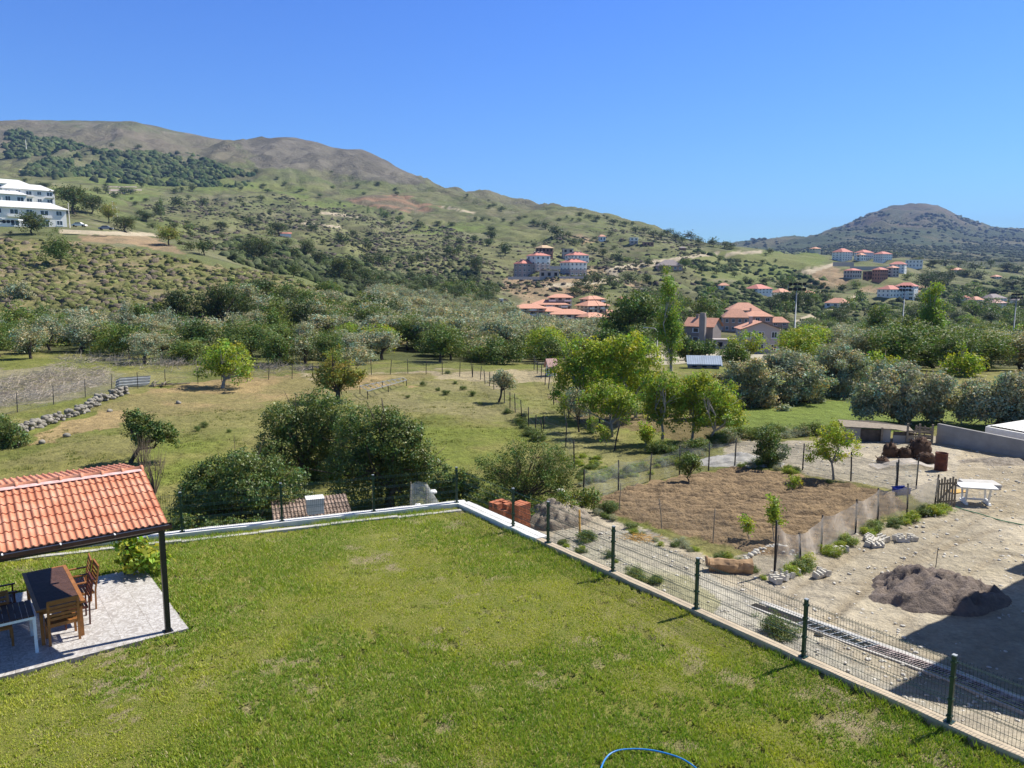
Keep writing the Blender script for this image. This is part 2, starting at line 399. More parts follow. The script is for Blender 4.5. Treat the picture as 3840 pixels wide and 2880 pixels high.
# ------------------------------------------------------------------ the terrain sheet
def edge_noise(x, y, s=1.0): return (fbm(x / (3 * s), y / (3 * s), 3, 31) - .5) * 2
def make_terrain():
    us = np.linspace(-1.25, 1.25, 640)
    ys = np.concatenate([np.exp(np.linspace(math.log(3.5), math.log(18), 60))[:-1], np.exp(np.linspace(math.log(18), math.log(90), 330))[:-1],
                         np.exp(np.linspace(math.log(90), math.log(5200), 400))[:-1], np.exp(np.linspace(math.log(5200), math.log(12000), 24))])
    U, Y = np.meshgrid(us, ys); X = U * Y; Z = ground(X, Y)
    nr, nc = U.shape
    PX, PV = proj(X, Y, Z)
    # ragged zone edges: displaced image coordinates, noise laid out on the ground
    n1 = (fbm(X / 2.2, Y / 2.2, 4, 41) - .5); n2 = (fbm(X / 2.2 + 50, Y / 2.2, 4, 43) - .5)
    f1 = (fbm(X / 40, Y / 40, 4, 45) - .5); f2 = (fbm(X / 40 + 50, Y / 40, 4, 47) - .5)
    near = Y < 95
    qx = PX + np.where(near, n1 * 26, f1 * 26); qv = PV + np.where(near, n2 * 13, f2 * 9)
    nz = fbm(X / 5, Y / 5, 4, 51); nf = fbm(X / 60, Y / 60, 5, 53); nv = fbm(X / 300, Y / 300, 4, 55)
    def C(r, g, b): return np.array([r, g, b])
    col = np.zeros(U.shape + (3,))
    def lay(mask, a, b=None, n=None, w=1.0):
        m = np.asarray(mask, float)[..., None] * w
        tgt = a if b is None else a * (1 - n[..., None]) + b * n[..., None]
        col[:] = col * (1 - m) + tgt * m
    def P(poly): return in_poly(qx, qv, poly)
    s01 = lambda n, lo=.35, hi=.65: sstep(lo, hi, n)
    grass = C(.150, .165, .045); dry = C(.25, .215, .10); olive = C(.155, .15, .07); dgreen = C(.075, .095, .035)
    # default hillside: mixed green and dry, greener in the middle distance
    lay(np.ones(U.shape), C(.125, .15, .055), C(.175, .18, .085), s01(nf))
    lay(s01(nv, .45, .62) * 1.0, C(.14, .15, .075), w=.5)
    ng = np.abs(2 * fbm(X / 75 + Y / 210, Y / 170 - X / 300, 4, 27, .55) - 1)          # damp gullies grow dark scrub
    lay((1 - sstep(.0, .12, ng)) * (Y > 260), C(.065, .075, .035), C(.11, .10, .06), s01(fbm(X / 14, Y / 20, 3, 57)), .8)
    lay(sstep(.60, .68, fbm(X / 26, Y / 40, 4, 58)) * (Y > 230), C(.22, .205, .15), C(.18, .16, .10), s01(nz), .5)      # bare stony patches
    lay(sstep(.57, .66, fbm(X / 18, Y / 11, 4, 59)) * (Y > 230), C(.075, .085, .04), w=.65)                              # dark low scrub
    lay(sstep(.62, .66, fbm(X / 90, Y / 9, 3, 60)) * (Y > 300), C(.10, .095, .055), w=.7)                                # terrace edges
    # high slopes of the left mountain
    hi = sstep(1150, 1700, Y) * (X / Y < .25)
    lay(hi, C(.125, .135, .08), C(.165, .155, .11), s01(nf), .85)
    lay(hi * sstep(.56, .66, fbm(X / 55, Y / 120, 5, 62, .6)), C(.105, .10, .075), w=.7)
    lay(hi * sstep(.62, .70, fbm(X / 40, Y / 70, 5, 64, .6)), C(.26, .235, .20), w=.6)
    lay(P([(-400, 90), (0, 118), (230, 140), (250, 165), (120, 150), (0, 152), (-400, 160)]), C(.175, .15, .115), C(.15, .14, .095), s01(nf), .8)
    # grey rock of the second summit
    lay(P([(235, 140), (300, 134), (375, 150), (430, 185), (400, 186), (330, 172), (262, 168)]), C(.17, .155, .13), C(.115, .105, .09), s01(fbm(X / 30, Y / 90, 4, 61)), .85)
    # right far mountain
    rm = (Y > 1150) & (X / Y > .22)
    lay(rm, C(.055, .075, .035), C(.12, .115, .065), s01(fbm(X / 130, Y / 220, 5, 63), .45, .68))
    lay(rm & P([(840, 200), (905, 195), (960, 200), (985, 224), (940, 228), (880, 226), (845, 232)]), C(.14, .115, .085), C(.08, .085, .05), s01(nf), .8)
    # terraced plough on the mid slope
    lay(P([(352, 197), (402, 194), (412, 199), (440, 208), (430, 212), (380, 208), (352, 206)]), C(.27, .17, .115), C(.16, .13, .09), (np.sin(Y / 9) > 0).astype(float), .9)
    # bright meadows
    for pl in ([(405, 226), (482, 224), (486, 228), (440, 235), (408, 234)], [(285, 189), (325, 203), (362, 204), (330, 214), (300, 205)], [(60, 172), (330, 186), (300, 194), (180, 190), (60, 182)],
               [(685, 252), (735, 250), (825, 250), (822, 264), (780, 276), (700, 268)], [(700, 268), (780, 276), (770, 284), (690, 278)], [(0, 186), (160, 190), (150, 200), (60, 196)]):
        lay(P(pl), C(.135, .175, .05), C(.17, .185, .07), s01(nf), .8)
    # bare banks: cut under the road on the left, cliff by the grey buildings, site earth, gully face
    bank = (C(.33, .235, .15), C(.24, .185, .12), s01(nz))
    for pl in ([(74, 233), (140, 236), (166, 245), (186, 254), (160, 250), (120, 243), (74, 239)], [(330, 286), (342, 298), (346, 318), (334, 312), (326, 296)], [(0, 236), (20, 238), (22, 252), (0, 250)],
               [(505, 278), (600, 277), (602, 284), (560, 300), (540, 322), (508, 318), (520, 300), (504, 290)], [(578, 268), (640, 268), (622, 274), (585, 276)], [(625, 282), (642, 284), (700, 330), (690, 334), (650, 306)],
               [(810, 272), (835, 262), (850, 278), (846, 288), (812, 288)], [(572, 235), (586, 234), (596, 242), (582, 243)], [(860, 285), (925, 285), (925, 292), (860, 292)]):
        lay(P(pl), *bank, .9)
    # valley floor under the groves
    lay((Y > 84) & (PV > 300) & (Y < 380), C(.075, .085, .035), C(.14, .125, .065), s01(fbm(X / 7, Y / 7, 4, 71)), .85)
    # scrub hill: olive green with tan gaps
    lay(P([(-300, 240), (60, 238), (140, 250), (200, 262), (280, 276), (345, 300), (345, 320), (200, 322), (60, 322), (-300, 330)]), C(.17, .165, .07), C(.28, .225, .135), s01(fbm(X / 4, Y / 4, 4, 73), .45, .65), .9)
    # roads as worn pale earth
    for pl in ([(60, 229), (150, 233), (158, 237), (60, 233)], [(608, 267), (630, 264), (700, 254), (760, 250), (760, 253), (700, 257), (640, 268), (625, 270), (615, 277), (606, 275)],
               [(608, 279), (540, 285), (540, 288), (612, 283), (624, 274), (618, 273)], [(800, 272), (834, 262), (838, 264), (808, 275)], [(770, 334), (800, 318), (856, 294), (862, 297), (810, 320), (780, 336)],
               [(318, 214), (318, 211), (360, 216), (362, 218)], [(440, 205), (475, 212), (475, 214), (440, 207)], [(300, 222), (340, 226), (340, 228), (300, 224)]):
        lay(in_poly(PX + f1 * 6, PV + f2 * 1.5, pl), C(.42, .36, .27), w=.95)
    for pl in ([(640, 352), (672, 350), (675, 358), (742, 350), (745, 354), (690, 364), (650, 366)], [(752, 354), (800, 350), (812, 356), (790, 362), (752, 366)],
               [(515, 376), (530, 368), (548, 362), (558, 368), (548, 376), (520, 384)]):
        lay(P(pl), C(.42, .38, .31), w=.9)
    # near ground --------------------------------------------------
    lay(near, grass, dry, s01(nz, .38, .62) * .55, 1)
    # the pasture: green low, tan upper left
    lay(near & P([(0, 470), (170, 445), (300, 440), (470, 420), (540, 440), (470, 510), (0, 520)]), C(.155, .185, .04), C(.20, .19, .065), s01(nz), .9)
    lay(near & P([(95, 412), (150, 388), (260, 378), (330, 376), (450, 372), (420, 382), (330, 392), (280, 402), (240, 412), (190, 414), (120, 424), (20, 445), (60, 425)]), C(.32, .235, .125), C(.22, .19, .085), s01(nz, .4, .62), .9)
    lay(near & P([(350, 388), (500, 378), (530, 420), (430, 415), (350, 405)]), C(.19, .185, .075), C(.22, .20, .10), s01(nz), .85)
    lay(near & P([(460, 371), (500, 371), (560, 368), (558, 380), (500, 388), (480, 384), (420, 374), (300, 378), (300, 374)]), C(.36, .30, .20), w=.85)
    # brush covered corner upper left
    lay(near & P([(-80, 372), (60, 366), (130, 372), (118, 392), (60, 400), (-80, 415)]), C(.25, .22, .15), C(.17, .17, .08), s01(nz), .8)
    # lane between the two wire fences
    lay(near & P([(500, 396), (545, 394), (575, 425), (600, 440), (640, 460), (600, 480), (575, 470), (540, 432), (512, 404)]), C(.17, .205, .05), C(.22, .21, .09), s01(nz), .9)
    # orchard soil
    lay(near & P([(548, 392), (600, 395), (640, 412), (740, 418), (750, 450), (690, 442), (640, 432), (600, 428), (570, 412)]), C(.13, .095, .055), C(.20, .15, .09), s01(nz), .8)
    lay(near & P([(730, 405), (900, 400), (1100, 405), (1100, 430), (860, 430), (760, 438), (730, 432)]), C(.14, .19, .045), C(.16, .20, .05), s01(nz), .9)
    # dirt yard
    yard = [(845, 438), (1300, 430), (1500, 900), (700, 900), (640, 620), (560, 560), (515, 530), (545, 505), (585, 500), (620, 520), (720, 560), (800, 545), (935, 505), (905, 492), (735, 462), (700, 468), (740, 442)]
    lay(near & P(yard), C(.43, .38, .305), C(.34, .30, .235), s01(nz), 1)
    lay(near & P([(640, 530), (700, 566), (760, 600), (900, 690), (1100, 820), (1100, 900), (760, 720), (640, 620), (540, 560), (560, 530)]), C(.40, .385, .345), C(.33, .31, .26), s01(nz), .8)
    lay(near & P([(700, 640), (720, 600), (690, 575), (640, 560), (600, 545), (580, 556), (640, 600), (690, 650)]), C(.27, .26, .14), C(.36, .34, .27), s01(nz, .45, .6), .7)
    # tyre tracks, damp earth
    lay(near & P([(960, 445), (1100, 450), (1100, 500), (1000, 520), (960, 500)]), C(.36, .30, .21), w=.5)
    # ploughed plot
    plot = [(584, 503), (620, 491), (680, 477), (735, 467), (800, 476), (896, 494), (905, 508), (868, 520), (800, 560), (765, 556), (730, 548), (662, 530), (612, 514)]
    inplot = in_poly(PX + n1 * 8, PV + n2 * 4, plot)
    lay(near & inplot, C(.15, .102, .062), C(.21, .145, .09), s01(nz), 1)
    lay(near & inplot, C(.29, .22, .14), w=(.5 + .5 * np.sin((X * .28 + Y * .96) * 2 * math.pi / .75 + 1))[..., None] * .55)
    # furrows and clods
    Z += np.where(inplot & near, .10 * np.sin((X * .28 + Y * .96) * 2 * math.pi / .75) + (fbm(X / .35, Y / .35, 3, 81) - .5) * .22, 0)
    Z += np.where(near, (fbm(X / .8, Y / .8, 3, 83) - .5) * .12, 0)
    # tyre tracks worn into the yard
    for pl in ([(1060, 505), (990, 520), (930, 540), (880, 560), (830, 590), (800, 615)], [(1060, 560), (985, 545), (900, 590), (860, 625), (960, 655), (1080, 700)], [(1060, 480), (1000, 492), (900, 545), (840, 575)]):
        W_ = [hit(a_, b_, 12)[:2] for a_, b_ in pl]; dd = np.full(X.shape, 1e9)
        for (ax_, ay_), (bx_, by_) in zip(W_[:-1], W_[1:]):
            l2 = (bx_ - ax_) ** 2 + (by_ - ay_) ** 2; tt = np.clip(((X - ax_) * (bx_ - ax_) + (Y - ay_) * (by_ - ay_)) / l2, 0, 1); dd = np.minimum(dd, np.hypot(X - ax_ - tt * (bx_ - ax_), Y - ay_ - tt * (by_ - ay_)))
        dd = dd + (fbm(X / 1.5, Y / 1.5, 3, 131) - .5) * .5
        tr = (np.exp(-((dd - .75) / .16) ** 2)) * sstep(.3, .55, fbm(X / 2.2, Y / 2.2, 3, 133)) * near
        lay(tr, C(.27, .225, .165), w=.55); Z += -.035 * tr + .02 * np.exp(-((dd - 1.05) / .12) ** 2) * near
    lay(near & P(yard) * 1.0 * sstep(.60, .68, fbm(X / .9, Y / .9, 4, 135)), C(.26, .22, .165), w=.5) if False else None
    # ditch by the lane fence and gully at the corner by the bricks
    a = np.array(unproj(512, 412, -3.1)); b = np.array(unproj(538, 436, -3.1))
    V = np.stack([X.ravel(), Y.ravel(), Z.ravel()], 1)
    k = np.arange(nr * nc).reshape(nr, nc)
    F = np.stack([k[:-1, :-1], k[:-1, 1:], k[1:, 1:], k[1:, :-1]], -1).reshape(-1, 4)
    me = np_mesh('terrain', V, F, M['ground'], col.reshape(-1, 3), smooth=True)
    o = link('ground', me); tag(o, kind='structure')
    return o
terrain = make_terrain()

# ------------------------------------------------------------------ the lawn terrace
ZW = .12                                  # top of the low boundary walls
K = unproj(458, 503.5, ZW)[:2]            # far corner of the terrace
WL = unproj(0, 553, ZW)[:2]
dL = Vector((WL[0] - K[0], WL[1] - K[1])).normalized()      # along the back wall, leftwards
WR = unproj(946, 722.5, ZW)[:2]
dR = Vector((WR[0] - K[0], WR[1] - K[1])).normalized()      # along the right wall, towards us
nL = Vector((-dL.y, dL.x)); nL = nL if nL.y > 0 else -nL     # outwards normals
nR = Vector((dR.y, -dR.x)); nR = nR if nR.x > 0 else -nR
Kv = Vector(K)
def pL(s, o=0): p = Kv + dL * s + nL * o; return (p.x, p.y)
def pR(s, o=0): p = Kv + dR * s + nR * o; return (p.x, p.y)
LP = [pL(0), pL(30), (-34, -6), (16, -6), pR(24)]            # lawn outline
E1 = Vector((.80, .60)); E2 = Vector((-.60, .80))            # house axes (patio, pergola)
PC = Vector(unproj(188.7, 629.6, .0)[:2])                   # near right patio corner
PATIO = [tuple(PC), tuple(PC + E2 * 4.2), tuple(PC + E2 * 4.2 - E1 * 7), tuple(PC - E1 * 7)]
def lawn_bare(X, Y):
    """0..1 share of bare soil"""
    n = fbm(X / .55, Y / .55, 3, 91); b = sstep(.70, .84, n) * .55
    n3 = fbm(X / 1.7, Y / 1.7, 3, 95)
    b = np.maximum(b, sstep(.60, .72, n3) * sstep(.50, .66, fbm(X / .14, Y / .14, 3, 93)) * .8)
    s = (X - Kv.x) * nR.x + (Y - Kv.y) * nR.y                 # distance to the right wall (negative inside)
    al = (X - Kv.x) * dR.x + (Y - Kv.y) * dR.y
    tr = np.exp(-((s + 1.25) / .7) ** 2) * sstep(6, 13, al) * sstep(.42, .66, fbm(X / .5, Y / .5, 4, 97, .65)) * .85
    return np.clip(np.maximum(b, tr * .95), 0, 1)
def lawn_z(X, Y): return (fbm(X / 1.6, Y / 1.6, 3, 99) - .5) * .09
def make_lawn():
    x = np.arange(-34, 18, .11); y = np.arange(-6, 25, .11)
    X, Y = np.meshgrid(x, y)
    Z = lawn_z(X, Y) + (fbm(X / .3, Y / .3, 2, 101) - .5) * .03
    hole = sstep(.65, .71, fbm(X / .16, Y / .16, 2, 121)) * sstep(.36, .52, fbm(X / 1.3, Y / 1.3, 3, 123))
    Z -= hole * .06
    bare = lawn_bare(X, Y)
    ins = in_poly(X, Y, [pL(0, .1), pL(30, .1), (-34, -6), (16, -6), pR(24, .1)]) & ~in_poly(X, Y, [tuple(PC + (Vector(p) - PC) * .985) for p in PATIO])
    k = np.arange(X.size).reshape(X.shape)
    ok = ins[:-1, :-1] & ins[:-1, 1:] & ins[1:, 1:] & ins[1:, :-1]
    F = np.stack([k[:-1, :-1], k[:-1, 1:], k[1:, 1:], k[1:, :-1]], -1)[ok]
    used = np.unique(F); mp = np.zeros(X.size, int); mp[used] = np.arange(len(used))
    V = np.stack([X.ravel(), Y.ravel(), Z.ravel()], 1)[used]
    c = np.repeat(bare.ravel()[used][:, None], 3, 1)
    tag(link('lawn', np_mesh('lawn', V, mp[F], M['lawn'], c, smooth=True)), kind='structure')
make_lawn()
def make_blades():
    rng = np.random.default_rng(5)
    N = 720000
    # more blades where the photograph looks down closely
    Y = 8.8 + 15.4 * rng.random(N) ** 1.25; X = (rng.random(N) * 1.75 - .98) * Y
    z0 = lawn_z(X, Y)
    keep = in_poly(X, Y, [pL(0, -.03), pL(30, -.03), (-34, -6), (16, -6), pR(24, -.03)]) & ~in_poly(X, Y, PATIO) & (rng.random(N) > lawn_bare(X, Y) * 1.02) & (rng.random(N) > .95 * sstep(.64, .70, fbm(X / .16, Y / .16, 2, 121)) * sstep(.36, .52, fbm(X / 1.3, Y / 1.3, 3, 123)))
    X = X[keep]; Y = Y[keep]; z0 = z0[keep]; n = len(X)
    big = fbm(X / 3.2, Y / 3.2, 4, 105); sm = fbm(X / .5, Y / .5, 3, 107)
    lush = sstep(.42, .62, big)
    h = (.022 + .034 * rng.random(n)) * (.75 + .7 * lush) * (.55 + .9 * sm)
    s = (X - Kv.x) * nL.x + (Y - Kv.y) * nL.y
    sr = (X - Kv.x) * nR.x + (Y - Kv.y) * nR.y
    edge = (s > -.45) | (sr > -.14)
    h = np.where(edge, h * (1.3 + 1.8 * rng.random(n) * fbm(X / .6, Y / .6, 2, 109)), h)
    w = .006 + .008 * rng.random(n)
    a = rng.random(n) * 2 * np.pi; le = h * (.3 + .7 * rng.random(n)); b = rng.random(n) * 2 * np.pi
    P0 = np.stack([X - np.cos(a) * w, Y - np.sin(a) * w, z0 - .01], 1); P1 = np.stack([X + np.cos(a) * w, Y + np.sin(a) * w, z0 - .01], 1)
    P2 = np.stack([X + np.cos(b) * le, Y + np.sin(b) * le, z0 + h], 1)
    V = np.stack([P0, P1, P2], 1).reshape(-1, 3)
    F = np.arange(3 * n).reshape(-1, 3)
    r = rng.random(n)
    gre = np.array([.19, .31, .034]); yel = np.array([.50, .50, .075]); st = np.array([.58, .50, .27])
    k = np.clip(.55 - .55 * (lush - .3) + (r - .5) * .7 + (sm - .5) * .8, 0, 1)[:, None]
    c = gre * (1 - k) + yel * k
    c = np.where((rng.random(n) < .07)[:, None], st, c)
    c = np.repeat(c, 3, 0)
    tag(link('lawn_grass', np_mesh('lawn_grass', V, F, M['blade'], c)), 'short patchy green and yellow grass of the fenced lawn', 'grass', kind='stuff')
make_blades()
# tufts on the pasture
def make_tufts(name, label, n, ymin, ymax, umin, umax, polys, hh, cols, seed, wid=.02, ng=12):
    rng = np.random.default_rng(seed)
    Y = ymin + (ymax - ymin) * rng.random(n); X = (umin + (umax - umin) * rng.random(n)) * Y
    Z = ground(X, Y); px, pv = proj(X, Y, Z)
    keep = np.zeros(n, bool)
    for p in polys: keep |= in_poly(px, pv, p)
    keep &= fbm(X / 3, Y / 3, 3, seed) > .42 + .1 * rng.random(n)
    X = X[keep]; Y = Y[keep]; Z = Z[keep]; m = len(X)
    X = np.repeat(X, ng) + rng.normal(0, .10, m * ng); Y = np.repeat(Y, ng) + rng.normal(0, .10, m * ng); Z = np.repeat(Z, ng)
    h = np.repeat(hh * (.5 + rng.random(m) ** 2 * 1.5), ng) * (.6 + .5 * rng.random(m * ng)); n2 = m * ng
    a = rng.random(n2) * 6.283; b = rng.random(n2) * 6.283; le = h * .5 * rng.random(n2); w = wid * (.6 + rng.random(n2))
    V = np.stack([np.stack([X - np.cos(a) * w, Y - np.sin(a) * w, Z - .05], 1), np.stack([X + np.cos(a) * w, Y + np.sin(a) * w, Z - .05], 1),
                  np.stack([X + np.cos(b) * le, Y + np.sin(b) * le, Z + h], 1)], 1).reshape(-1, 3)
    cc = np.array(cols)[rng.integers(0, len(cols), m)]; c = np.repeat(np.repeat(cc, ng, 0) * (.75 + .5 * rng.random(n2))[:, None], 3, 0)
    tag(link(name, np_mesh(name, V, np.arange(3 * n2).reshape(-1, 3), M['blade'], c)), label, 'grass', kind='stuff')
PAST = [[(0, 440), (110, 420), (280, 400), (360, 378), (470, 380), (540, 440), (470, 520), (0, 560)], [(500, 396), (545, 394), (640, 460), (575, 480), (512, 404)]]
make_tufts('pasture_grass', 'low tufts of grass dotting the open pasture beyond the lawn', 15000, 30, 82, -.7, .12, PAST, .06, [(.22, .24, .07), (.26, .25, .09), (.16, .19, .05), (.32, .28, .13)], 7, .02)
# ------------------------------------------------------------------ foliage
M['oak'] = leaf_mat('oak_leaves', (.085, .112, .036), .25, .22)
M['olive'] = leaf_mat('olive_leaves', (.34, .35, .235), .22, .14, .6, .15)
M['fresh'] = leaf_mat('fresh_leaves', (.29, .35, .045), .38, .2)
M['mid'] = leaf_mat('green_leaves', (.135, .185, .045), .28, .22)
M['bushy'] = leaf_mat('glossy_leaves', (.135, .18, .048), .3, .1, .45, .3)
M['gold'] = leaf_mat('yellow_green_leaves', (.26, .26, .065), .35, .1)
M['scrub'] = plain('scrub_cushions', (.14, .145, .06), .95, .45, .35, .8, .1, bs=3, space='Object')
M['drytwig'] = plain('dry_twigs', (.36, .30, .24), .9, .25, 3)

def dome_lobes(rng, n=13, cb=.22, flat=1.0, spread=.27):
    L = []
    for i in range(n):
        a = rng.random() * 6.283; r = spread * math.sqrt(rng.random()); z = cb + .2 + (.78 - cb - .2) * rng.random()
        s = .17 + .10 * rng.random()
        k = 1 - .35 * max(0, (z - .55) / .4)
        L.append((math.cos(a) * r * k, math.sin(a) * r * k, z, s * 1.1, s * 1.1, s * .85 * flat))
    return L
def poplar_lobes(rng, n=16):
    L = []
    for i in range(n):
        f = (i + .5) / n; z = .12 + .84 * f; w = .5 * math.sin(math.pi * min(1, (f * .85 + .12))) ** .7
        for k in range(2):
            a = rng.random() * 6.283; r = w * .45
            L.append((math.cos(a) * r, math.sin(a) * r, z + rng.normal(0, .02), w * .55 + .04, w * .55 + .04, .055 + .02 * rng.random()))
    return L
def olive_lobes(rng, n=17):
    L = []
    for i in range(n):
        a = rng.random() * 6.283; r = .33 * math.sqrt(rng.random()); z = .42 + .40 * rng.random() - .25 * (r / .33) ** 2 * rng.random()
        s = .12 + .08 * rng.random(); L.append((math.cos(a) * r, math.sin(a) * r, z, s, s, s * .9))
    return L
def bush_lobes(rng, n=14):
    L = []
    for i in range(n):
        a = rng.random() * 6.283; r = .33 * math.sqrt(rng.random()); z = .15 + .62 * rng.random() * (1 - .5 * r / .33)
        s = .15 + .08 * rng.random(); L.append((math.cos(a) * r, math.sin(a) * r, z, s * 1.1, s * 1.1, s))
    return L
def crown_arrays(rng, lobes, n, leaf, per=10, clump=2.2, asp=.6, shell=.45, up=.35, hue=.25, droop=0):
    L = np.array(lobes); wt = L[:, 3] * L[:, 5]; wt /= wt.sum()
    K = max(8, n // per); li = rng.choice(len(L), K, p=wt)
    d = rng.normal(size=(K, 3)); d /= np.linalg.norm(d, axis=1)[:, None]
    rr = 1 - shell * rng.random(K) ** 1.6
    cpos = L[li, :3] + d * L[li, 3:6] * rr[:, None]
    ci = np.repeat(np.arange(K), per); m = len(ci)
    pos = cpos[ci] + rng.normal(size=(m, 3)) * leaf * clump * np.array([1, 1, .75])
    nn = d[ci] * .75 + rng.normal(size=(m, 3)) * .6 + np.array([0, 0, up]); nn /= np.linalg.norm(nn, axis=1)[:, None]
    t = rng.normal(size=(m, 3)) + np.array([0, 0, -droop]); a = np.cross(nn, t); a /= np.linalg.norm(a, axis=1)[:, None]; b = np.cross(nn, a)
    s = leaf * (.55 + .9 * rng.random(m))[:, None]
    a = a * s * asp; b = b * s
    V = np.stack([pos - b, pos + a, pos + b, pos - a], 1).reshape(-1, 3)
    cl = rng.normal(1, hue * .6, K).clip(.5, 1.6)[ci] * (1 + hue * rng.normal(size=m) * .7).clip(.45, 1.7)
    yel = (1 + .22 * rng.normal(size=K)).clip(.6, 1.5)[ci]
    c = np.stack([cl * yel, cl, cl * (1.6 - .6 * yel)], 1); c = np.repeat(c, 4, 0)
    F = np.arange(4 * m).reshape(-1, 4)
    return V, F, c
def trunk_mesh(seed, lobes, mat, r=.035, lean=0, nb=6, seg=8, wob=.03, rt=.3):
    rng = np.random.default_rng(seed); mb = MB(); L = np.array(lobes)
    top = Vector(L[:, :3].mean(0)); top.z = max(top.z, .45)
    p0 = Vector((0, 0, -.08)); fork = Vector((top.x * .5 + lean, top.y * .5, top.z * .5))
    pts = [p0, Vector((0, 0, .02)), Vector((fork.x * .5 + rng.normal(0, wob), rng.normal(0, wob), fork.z * .5)), fork]
    mb.tube(pts, [r * 1.5, r * 1.15, r * .9, r * .75], seg)
    for i in rng.permutation(len(L))[:nb]:
        q = Vector(L[i, :3]); mid = (fork + q) / 2 + Vector(rng.normal(0, wob * 1.4, 3))
        mb.tube([fork - Vector((0, 0, r)), mid, q], [r * .6, r * .4, r * .15], max(4, seg - 3))
        for k in range(2):
            q2 = q + Vector(rng.normal(0, .09, 3)); mb.tube([mid, (mid + q2) / 2 + Vector(rng.normal(0, wob, 3)), q2], [r * .3, r * .2, r * .07], 4)
    return mb.mesh('trunk', mat)
KIND = {  # lobes, leaf material, bark, trunk radius, options
 'oak': (lambda g: dome_lobes(g), 'oak', 'bark', .035, dict()),
 'oaklow': (lambda g: dome_lobes(g, 12, .05, 1.1, .3), 'oak', 'bark', .03, dict()),
 'olive': (olive_lobes, 'olive', 'bark', .04, dict(asp=.5, up=.3, hue=.3, shell=.6)),
 'mid': (lambda g: dome_lobes(g, 14, .12), 'mid', 'bark', .025, dict()),
 'fresh': (lambda g: dome_lobes(g, 14, .15, 1.0, .28), 'fresh', 'bark_pale', .022, dict()),
 'poplar': (poplar_lobes, 'mid', 'bark_pale', .03, dict(up=.1)),
 'bush': (bush_lobes, 'bushy', 'bark', .02, dict()),
 'freshbush': (bush_lobes, 'fresh', 'bark', .02, dict()),
 'oliveb': (bush_lobes, 'olive', 'bark', .02, dict(asp=.45)),
 'midb': (bush_lobes, 'mid', 'bark', .02, dict()),
 'gold': (lambda g: dome_lobes(g, 13, .25), 'gold', 'bark', .03, dict())}
_lib = {}
def tree_meshes(kind, lod, var):
    """lod 0: far, one merged mesh; 1: middle; 2: near"""
    k = (kind, lod, var)
    if k in _lib: return _lib[k]
    lf, leaf, bark, tr, opt = KIND[kind]
    sd = (sum(map(ord, kind)) * 13 + lod * 7 + var * 101) % 99991
    rng = np.random.default_rng(sd); L = lf(rng)
    n, ls, per = [(520, .055, 6), (3300, .0245, 11), (9000, .0165, 11), (20000, .0115, 12)][lod]
    V, F, c = crown_arrays(rng, L + [(l[0] + rng.normal(0, l[3] * .75), l[1] + rng.normal(0, l[3] * .75), l[2] + rng.normal(0, l[3] * .6), l[3] * .5, l[3] * .5, l[3] * .5) for l in L], n, ls, per, **opt)
    tm = trunk_mesh(sd, L, M[bark], tr, seg=6 if lod < 2 else 9, nb=4 if lod == 0 else 8)
    cm = np_mesh('crown', V, F, M[leaf], c)
    _lib[k] = (tm, cm); return _lib[k]
def merged(kind, var):
    k = (kind, 'm', var)
    if k in _lib: return _lib[k]
    tm, cm = tree_meshes(kind, 0, var); lf, leaf, bark, tr, opt = KIND[kind]
    tv = np.zeros(len(tm.vertices) * 3); tm.vertices.foreach_get('co', tv); tv = tv.reshape(-1, 3)
    cv = np.zeros(len(cm.vertices) * 3); cm.vertices.foreach_get('co', cv); cv = cv.reshape(-1, 3)
    cc = np.zeros(len(cv) * 4); cm.attributes['Col'].data.foreach_get('color', cc); cc = cc.reshape(-1, 4)[:, :3]
    f1 = [tuple(p.vertices) for p in tm.polygons if len(p.vertices) == 4]
    F = np.concatenate([np.array(f1), np.arange(len(cv)).reshape(-1, 4) + len(tv)])
    me = np_mesh('tree', np.concatenate([tv, cv]), F, [M[bark], M[leaf]], np.concatenate([np.full((len(tv), 3), .5), cc]),
                 mi=[0] * len(f1) + [1] * (len(cv) // 4))
    _lib[k] = me; return me
TREES = []      # (object, label) for the ordinal pass
KNAME = {'oak': ('oak_tree', 'oak tree', 'tree'), 'oaklow': ('oak_tree', 'oak tree', 'tree'), 'olive': ('olive_tree', 'olive tree', 'tree'), 'mid': ('leafy_tree', 'green tree', 'tree'),
         'fresh': ('leafy_tree', 'bright green tree', 'tree'), 'poplar': ('poplar_tree', 'poplar', 'tree'), 'bush': ('shrub', 'shrub', 'shrub'), 'freshbush': ('shrub', 'bright green shrub', 'shrub'),
         'oliveb': ('shrub', 'grey shrub', 'shrub'), 'midb': ('shrub', 'green shrub', 'shrub'), 'gold': ('leafy_tree', 'yellowish tree', 'tree')}
_vr = random.Random(77)
def plant(kind, x, y, w, h, label, group=None, lod=None, z=None, var=None, uniq=True, name=None, cat=None):
    if z is None: z = g1(x, y)
    nm, _, ct = KNAME[kind]; nm = name or nm; ct = cat or ct
    size_px = max(w, h) / y * 768
    if lod is None: lod = 0 if size_px < 17 else (1 if size_px < 46 else 2)
    nv = 7 if lod == 0 else (6 if lod == 1 else 4)
    var = _vr.randrange(nv) if var is None else var
    rz = _vr.random() * 6.283
    if lod == 0:
        o = link(nm, merged(kind, var), None, (x, y, z), rz, (w, w, h)); tag(o, label, ct, group)
    else:
        o = empty(nm, (x, y, z), rz, label, ct, group); o.scale = (w, w * (.9 + .2 * _vr.random()), h)
        tm, cm = tree_meshes(kind, lod, var); link('trunk', tm, o); link('crown', cm, o)
    if uniq: TREES.append(o)
    return o
